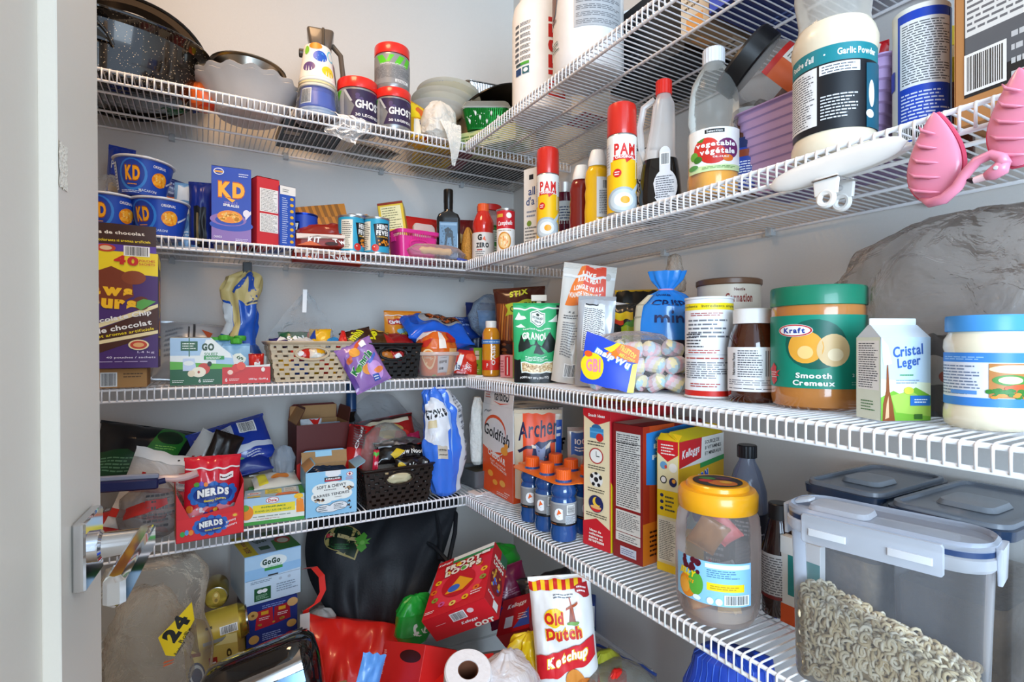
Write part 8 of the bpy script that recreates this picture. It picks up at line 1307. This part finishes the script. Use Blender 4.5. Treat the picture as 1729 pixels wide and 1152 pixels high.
# red reusable bag
RB = M('d3241d', .3, coat=.2, bump=.15, scale=40.)
t, mb, f3, rel = clothbag('shopping_bag', 'bright red reusable shopping bag under the black tote, with a red handle loop', [(545, 1260, 1.16), (690, 1260, 1.18), (512, 1036, 1.34), (700, 1062, 1.37)], [(555, 1260, 1.30), (690, 1260, 1.30), (508, 1030, 1.42), (700, 1058, 1.44)], RB, .035, 8.3, .030, -.01)
mb.build('bag_body', t, angle=70); rl = lambda *p: rel(at(*p)); mb = MB()
pts = [(508, 962, 1.36), (525, 960, 1.35), (538, 975, 1.34), (540, 1000, 1.33), (530, 1020, 1.32), (512, 1032, 1.31), (508, 1050, 1.31)]
a_ = [Vector(rl(*p)) for p in pts]
for i in range(len(a_)-1):
    d = Vector((0, -.012, .0)); mb.add([a_[i], a_[i+1], a_[i+1]+Vector((.014, -.004, .004)), a_[i]+Vector((.014, -.004, .004))], [(0, 1, 2, 3)], RB)
mb.build('handle_loop', t)
mb = MB(); mb.art(lambda x, y, o: tuple(Vector(rl(506, 1090, 1.28))+Vector((.022*x, -.004-o, .075*y))), [R('d9d4d0', 0, 0, 1, 1), R('c8241e', .2, .1, .8, .3), L('8a2a26', .2, .4, .8, .55, 2)]); mb.build('white_tag', t)
sack('gauze_bag', 'small white and grey bag peeking out of the red shopping bag', 'bag', at(540, 1045, 1.38), .3, [(.02, -.05), (.035, -.03), (.035, 0), (.022, .018), (.008, .026)], M('a8a29c', .6, bump=.6), seed=171, amp=.01)
# froot loops style box
Vt = lambda u, v, d: Vector(at(u, v, d))
# tilted red cereal box
o_ = Vt(712, 1078, 1.16)
pLb, pRb = Vt(712, 1078, 1.185), Vt(828, 1020, 1.19)
RR = 'd4202a'
def tbox(name, label, cat, bl, br, tl, dvec, col, front=(), right=(), bottom=(), top=(), left=()):
    """carton given by three front corners and its depth vector"""
    bl, br, tl, dv_ = map(Vector, (bl, br, tl, dvec)); X = br-bl; Y = tl-bl; Y = Y-X*(Y.dot(X)/X.length_squared); N_ = X.cross(Y).normalized(); dd = abs(dv_.dot(N_)); N_ = -N_ if N_.dot(dv_) < 0 else N_
    W, H, D = X.length, Y.length, dd; Rm = Matrix((X.normalized(), N_, Y.normalized())).transposed().to_4x4()
    mb = MB(); mb.box(-W/2, W/2, -D/2, D/2, 0, H, M(col, .35), b=.0012)
    for fc, it in (('front', front), ('right', right), ('bottom', bottom), ('top', top), ('left', left)):
        if it: mb.art(FM(W, H, D, 0, fc), it)
    o = mb.build(name); o.matrix_world = Matrix.Translation(bl+X/2+N_*D/2) @ Rm; return tag(o, label, cat)
loops = lambda n, seed: [it for k in range(n) for it in (lambda x, y, c: [E(c, x, y, .055, .040), E('a81820', x, y, .022, .016)])(.5+.42*cos(2*pi*k/n+.3), .44+.33*sin(2*pi*k/n+.3), ('f2c21c', 'ee7a1c', '8aa83a', 'd8589a', 'f2dc6a')[k % 5])]
tbox('cereal_box', 'red fruit ring cereal box tipped on the floor pile', 'box', at(712, 1050, 1.20), at(818, 1010, 1.16), at(737, 955, 1.37), (0.03, .10, -.06), RR,
     front=[R(RR, 0, 0, 1, 1), R('e9e6dc', .25, .93, 1, 1), R('2f8a4a', .2, .88, 1, .93), R('b81820', 0, .86, .28, 1), T('Kelloggs', WH, .14, .93, .24, .05, .05, .03, .3), E('ee3a4a', .5, .42, .42, .33), *loops(13, 1), E('c81a24', .5, .44, .28, .22), *OT('FROOT', 'f2ead8', '8a1018', .50, .80, .62, .10, .04, .07), *OT('LOOPS', 'f2ead8', '8a1018', .52, .69, .62, .10, .04, .07), E('f2c21c', .42, .80, .045, .035), E('5aa83a', .53, .69, .045, .035), G('f2a81c', (.3, .3), (.5, .55), (.75, .4), (.6, .28)), E('3f6ac8', .44, .36, .10, .06), L('f2d8d8', .76, .12, .95, .20, 2), R('f2ece4', .82, .82, .96, .87), L(WH, .04, .05, .2, .1, 2)],
     right=[R('b81a22', 0, 0, 1, 1), R('2f6a4a', .55, .8, 1, 1), *OT('FROOT', 'f2ead8', '5a0c12', .5, .78, .7, .07, 0, .07), *OT('LOOPS', 'f2ead8', '5a0c12', .5, .68, .7, .07, 0, .07), E('7a141a', .5, .42, .4, .2), dots('e8b03a', 12, .2, .25, .8, .6, .06, .03, 6), dots('3f6ac8', 5, .3, .3, .7, .5, .06, .03, 8), R('e8e8e4', .5, .02, .8, .14), T('Kellogg', WH, .3, .16, .4, .05)],
     bottom=[R('cf1f29', 0, 0, 1, 1), *BC(.42, .55, .62, .85), E('e8c8c8', .72, .75, .05, .1), T('Kelloggs', WH, .62, .35, .26, .14, .05, .03, .3), R('e8a8a8', .14, .6, .3, .62), *OT('OOT', 'f2ead8', '8a1018', .80, .10, .3, .2, 0, .07)])
tbox('cereal_box', 'red snack carton with its top ripped open at the bottom of the photo', 'box', at(635, 1152, 1.10), at(705, 1165, 1.02), at(634, 1080, 1.16), (.06, .14, -.02), 'c8201e', front=[R('c21e1c', 0, 0, 1, 1), L('e8b8b0', .05, .2, .12, .8, 12), E('3a0c0c', .7, .7, .25, .15)], top=[R('d22420', 0, 0, 1, 1), E('241010', .55, .45, .34, .26), G('e0cfa0', (.25, .2), (.3, .5), (.45, .62), (.42, .5), (.34, .4)), R('2a3034', .42, .35, .75, .5), L('c8ccd0', .5, .4, .7, .46, 1), G('7a1414', (.6, .8), (1, .6), (.9, .2), (.8, .5))])
tbox('snack_box', 'bright red box corner below the tipped cereal box at the bottom edge', 'box', at(700, 1190, 1.0), at(815, 1175, .98), at(715, 1120, 1.12), (0, .08, -.10), 'd62420', front=[R('d62420', 0, 0, 1, 1), T('FROOT', 'f2ead8', .6, .85, .4, .2)])
tbox('cereal_box', 'red cereal box lying to the right behind the tipped one', 'box', at(838, 1075, 1.27), at(893, 1060, 1.24), at(850, 1015, 1.36), (.02, .1, -.04), 'b81a24', front=[R('b81a24', 0, 0, 1, 1), T('Kelloggs', WH, .5, .75, .6, .16, .1, .03, .3), R('dfe2e6', .2, .15, .45, .45), G('3a5ac0', (.5, .1), (.9, .6), (1, .1)), L('e8d8d8', .6, .3, .9, .5, 3)])
tbox('navy_box', 'dark navy box with a white side behind the ketchup chip bag', 'box', at(868, 1050, 1.36), at(905, 1070, 1.33), at(872, 1015, 1.42), (.04, .12, 0), '1c2a5c', front=[R('cfd2d8', 0, 0, 1, .5), L('5a5e6a', .1, .1, .9, .4, 3)], right=[R('22357a', 0, 0, 1, 1)])
carton('navy_box', 'navy and white box standing behind the right side of the ketchup chip bag', 'box', FB(960, 1.25), FB(1004, 1.20), .12, zat(1010, FB(980, 1.25))-.12, .06, '24408c', front=[R('e4e6ea', .6, .78, 1, .98), R('3f9a4a', .6, .72, 1, .78), R('2a4aa0', 0, 0, 1, .7)])
# bags around
sack('green_bag', 'bright green plastic bag behind the tipped red cereal box by the corner', 'bag', at(840, 952, 1.50), .2, [(.04, -.07), (.075, -.03), (.075, .01), (.055, .035), (.02, .048)], M('1f9a2c', .3, bump=.5, coat=.3), seed=180, amp=.014, sy=.6)
sack('green_bag', 'green plastic bag with white script between the black tote and the red box', 'bag', at(700, 1050, 1.32), .2, [(.03, -.05), (.050, -.02), (.048, .03), (.03, .055), (.01, .065)], M('1f9a34', .25, bump=.5, coat=.3), seed=181, amp=.012, sy=.6, arts=([T('fr', 'e8f0e8', .25, .3, .12, .2, .3)],))
pouch('maroon_bag', 'maroon snack bag with a grey label right of the tipped red cereal box', 'bag', at(870, 1050, 1.40), (radians(-18), radians(-18), radians(-24)), .13, .135, .07, '7a1c48', seed=182, rough=.25, art=[R('c8d0d0', .16, .68, .38, .88), L('4a5a5a', .18, .70, .36, .86, 4), T('12', 'b88aa0', .5, .3, .3, .14, .3), L('a8708a', .3, .5, .8, .64, 3), R('3f8a4a', 0, .2, .14, .9)])
pouch('silver_packet', 'shiny dark packet end above the ketchup chip bag', 'packet', at(932, 1012, 1.36), (radians(-50), radians(-8), radians(-15)), .15, .07, .03, '3a3a3e', seed=183, mat=M('4a4a4e', .25, .8, bump=.6), seal=False)
pouch('blue_snack_bag', 'dark blue packet tucked left of the ketchup chip bag', 'bag', at(893, 1075, 1.32), (radians(-40), radians(-14), 0), .09, .09, .04, '1c2c6c', seed=184)
sack('yellow_bag', 'bright yellow plastic bag crumpled left of the ketchup chip bag', 'bag', at(893, 1150, 1.16), .1, [(.05, -.10), (.062, -.04), (.055, .03), (.042, .07), (.024, .095), (.006, .105)], M('e6c41c', .3, bump=.6, scale=16., coat=.3), seed=185, amp=.020, sy=.7, freq=4.)
# ketchup chips
pk = at(955, 1152, 1.08)
pouch('potato_chip_bag', 'white, red and yellow striped ketchup chip bag standing up beneath the right shelf', 'bag', (pk[0]+.01, pk[1], zat(1182, (pk[0], pk[1]))), (radians(-8), radians(-5), facing(pk)+.05), .132, .235, .07, 'e9e7e4', seed=186, rough=.2, wr=.007, nu=30, nv=34, art=[
    *[R('c8201f' if k % 2 == 0 else 'f0c21c', .0+.066*k, .915, .066*(k+1), .985) for k in range(13)], G('a82028', (.72, .93), (.93, .97), (.96, .86), (.86, .84), (.74, .89)), L('f2e0e0', .76, .88, .92, .94, 2), L('6a7078', .38, .85, .72, .89, 2), G('c8281e', (.27, .73), (.33, .60), (.46, .59), (.49, .74), (.42, .78)) if 0 else E('f0c21c', .36, .71, .15, .075), *OT('Old', 'c8241e', 'f0c21c', .36, .705, .30, .095, -.02, .05, 0, .10), *OT('Dutch', 'c8241e', 'f0c21c', .50, .580, .56, .105, .03, .05, 0, .10), G('8a3a1c', (.60, .66), (.63, .78), (.68, .78), (.71, .66)), G('a84a24', (.56, .76), (.57, .78), (.76, .82), (.76, .80)), G('a84a24', (.62, .86), (.64, .86), (.69, .70), (.67, .70)), E('6a9a3a', .66, .66, .10, .015),
    G('d2222c', (.02, .20), (.02, .38), (.3, .42), (.6, .47), (.97, .53), (.97, .36), (.6, .28), (.3, .22)), *OT('Ketchup', WH, 'f0c21c', .52, .375, .66, .10, .17, .045, .2, .07), E('d98a3a', .62, .19, .15, .09), E('c8702a', .78, .14, .15, .08), E('b85a24', .66, .12, .1, .05), E('e8dcd8', .44, .06, .20, .055), E('b82420', .44, .06, .15, .035), E('a82a2c', .80, .05, .14, .05), G('d2222c', (.85, .0), (1, .2), (1, 0))])
# freezer bag and grey lid
t = thing('freezer_bag', 'large zip freezer bag with a blue seal leaning on the right wall', 'bag', at(1050, 1150, 1.12), 0); l1 = Vector(t.location); rl1 = lambda *p: tuple(Vector(at(*p))-l1)
fz = quad(rl1(985, 1200, 1.00), rl1(1115, 1200, .98), rl1(1002, 1090, 1.20), rl1(1108, 1140, 1.10), .03, 6., .010)
mb = MB(); mb.grid(fz, 20, 18, CL('b8bcb4', .25, .08, bump=.8)); gz = quad(rl1(985, 1200, 1.05), rl1(1115, 1200, 1.03), rl1(1002, 1090, 1.21), rl1(1108, 1140, 1.11), -.01, 7., .004); mb.grid(gz, 10, 10, CL('b8bcb4', .25, .08), flip=True); mb.build('bag_film', t)
mb = MB(); mb.tube([fz(x/10, 1.0, .002) for x in range(11)], .0035, M('2c4a9a', .35), 8); mb.build('blue_zip', t)
sack('spice_packet', 'olive yellow packet inside the freezer bag', 'packet', at(1022, 1140, 1.12), .2, [(.03, -.06), (.048, -.02), (.045, .025), (.015, .05)], M('9a9a28', .4, bump=.6), seed=187, amp=.006, sy=.5)
sack('candy_packet', 'bright red small packet at the bottom edge inside the freezer bag', 'packet', at(1042, 1155, 1.06), .2, [(.012, -.03), (.022, -.01), (.024, .015), (.010, .026)], M('d8241e', .4, bump=.4), seed=188, amp=.006, sy=.6)
t = thing('tote_cover', 'pale grey storage tote lid with vent holes leaning on the right wall low down', 'lid', at(1090, 1150, 1.2), 0)
l2 = Vector(t.location); rl2 = lambda *p: tuple(Vector(at(*p))-l2)
fl = quad(rl2(1000, 1190, 1.26), rl2(1125, 1195, 1.10), rl2(1002, 1068, 1.34), rl2(1100, 1135, 1.18), .0, 1., .0)
mb = MB(); mb.grid(lambda x, y: fl(x, y), 10, 10, M('a8acb2', .4)); mb.grid(lambda x, y: fl(x, y, -.004), 10, 10, M('a8acb2', .4), flip=True)
for i in range(5): mb.art(lambda x, y, o: fl(.1+.18*i+.02*x, .93-.01*i+.02*y, o), [E('2a2c30', .5, .5, .4, .4)])
mb.build('lid_panel', t); mb = MB(); mb.tube([fl(x/12, 1., 0) for x in range(13)], .005, M('b2b6bc', .4), 8); mb.build('lid_rim', t)
# paper roll and white bag
pt = at(793, 1130, .98)
turned('paper_roll', 'white toilet paper roll lying with its brown core towards the camera', 'roll', (pt[0], pt[1]+.02, pt[2]-.075), (radians(24), radians(4), facing(pt)), [
    ('paper', [(.041, 0), (.0425, .003), (.0425, .092), (.040, .095), (.0185, .095), (.0178, .088)], M('e6dedb', .9, bump=.5, scale=140.), [], {'cap': (1, 0), 'n': 48}),
    ('core', [(.0180, .002), (.0180, .0935), (.0168, .0935), (.0168, .004), (.0001, .004)], M('6a3f28', .85), [], {'cap': (0, 0), 'n': 36})])
sack('plastic_bag', 'pinkish white translucent plastic bag right of the paper roll', 'bag', at(856, 1165, 1.0), .1, [(.05, -.08), (.066, -.03), (.062, .01), (.045, .045), (.018, .062), (.010, .072)], CL('e6dad6', .62, .15, bump=.8, scale=18.), seed=190, amp=.012, sy=.8)
pouch('face_mask_packet', 'light blue packet corner poking up at the bottom edge', 'packet', at(618, 1165, 1.04), (radians(-16), radians(22), 0), .05, .062, .012, '5a94d8', seed=191, nu=12, nv=12, seal=False)
# blue checked bag at right bottom
pb = at(1215, 1152, .93)
t = sack('cooler_bag', 'royal blue striped cloth bag standing on the floor under the right shelf', 'bag', (pb[0]+.02, pb[1]-.01, .02), (0, 0, facing(pb)), [(.07, 0), (.085, .05), (.088, .30), (.082, .48), (.062, .585), (.035, .600)], M('2146b4', .5, bump=.4, scale=30.), seed=192, amp=.012, sy=.6, arts=([*[G('4a70d8', (.02+.03*k, .4), (.024+.03*k, .4), (.030+.03*k, .95), (.026+.03*k, .95)) for k in range(16)]],))
# boxes that carry the pile, out of sight below the frame
carton('storage_bin', 'grey storage box on the floor beneath the pile, mostly hidden', 'box', (.34, 1.30), (.72, 1.18), 0, .22, .26, '77797e')
carton('storage_bin', 'grey storage box on the floor nearer the right wall, mostly hidden', 'box', (.42, 1.03), (.68, .98), 0, .20, .18, '6e7076')
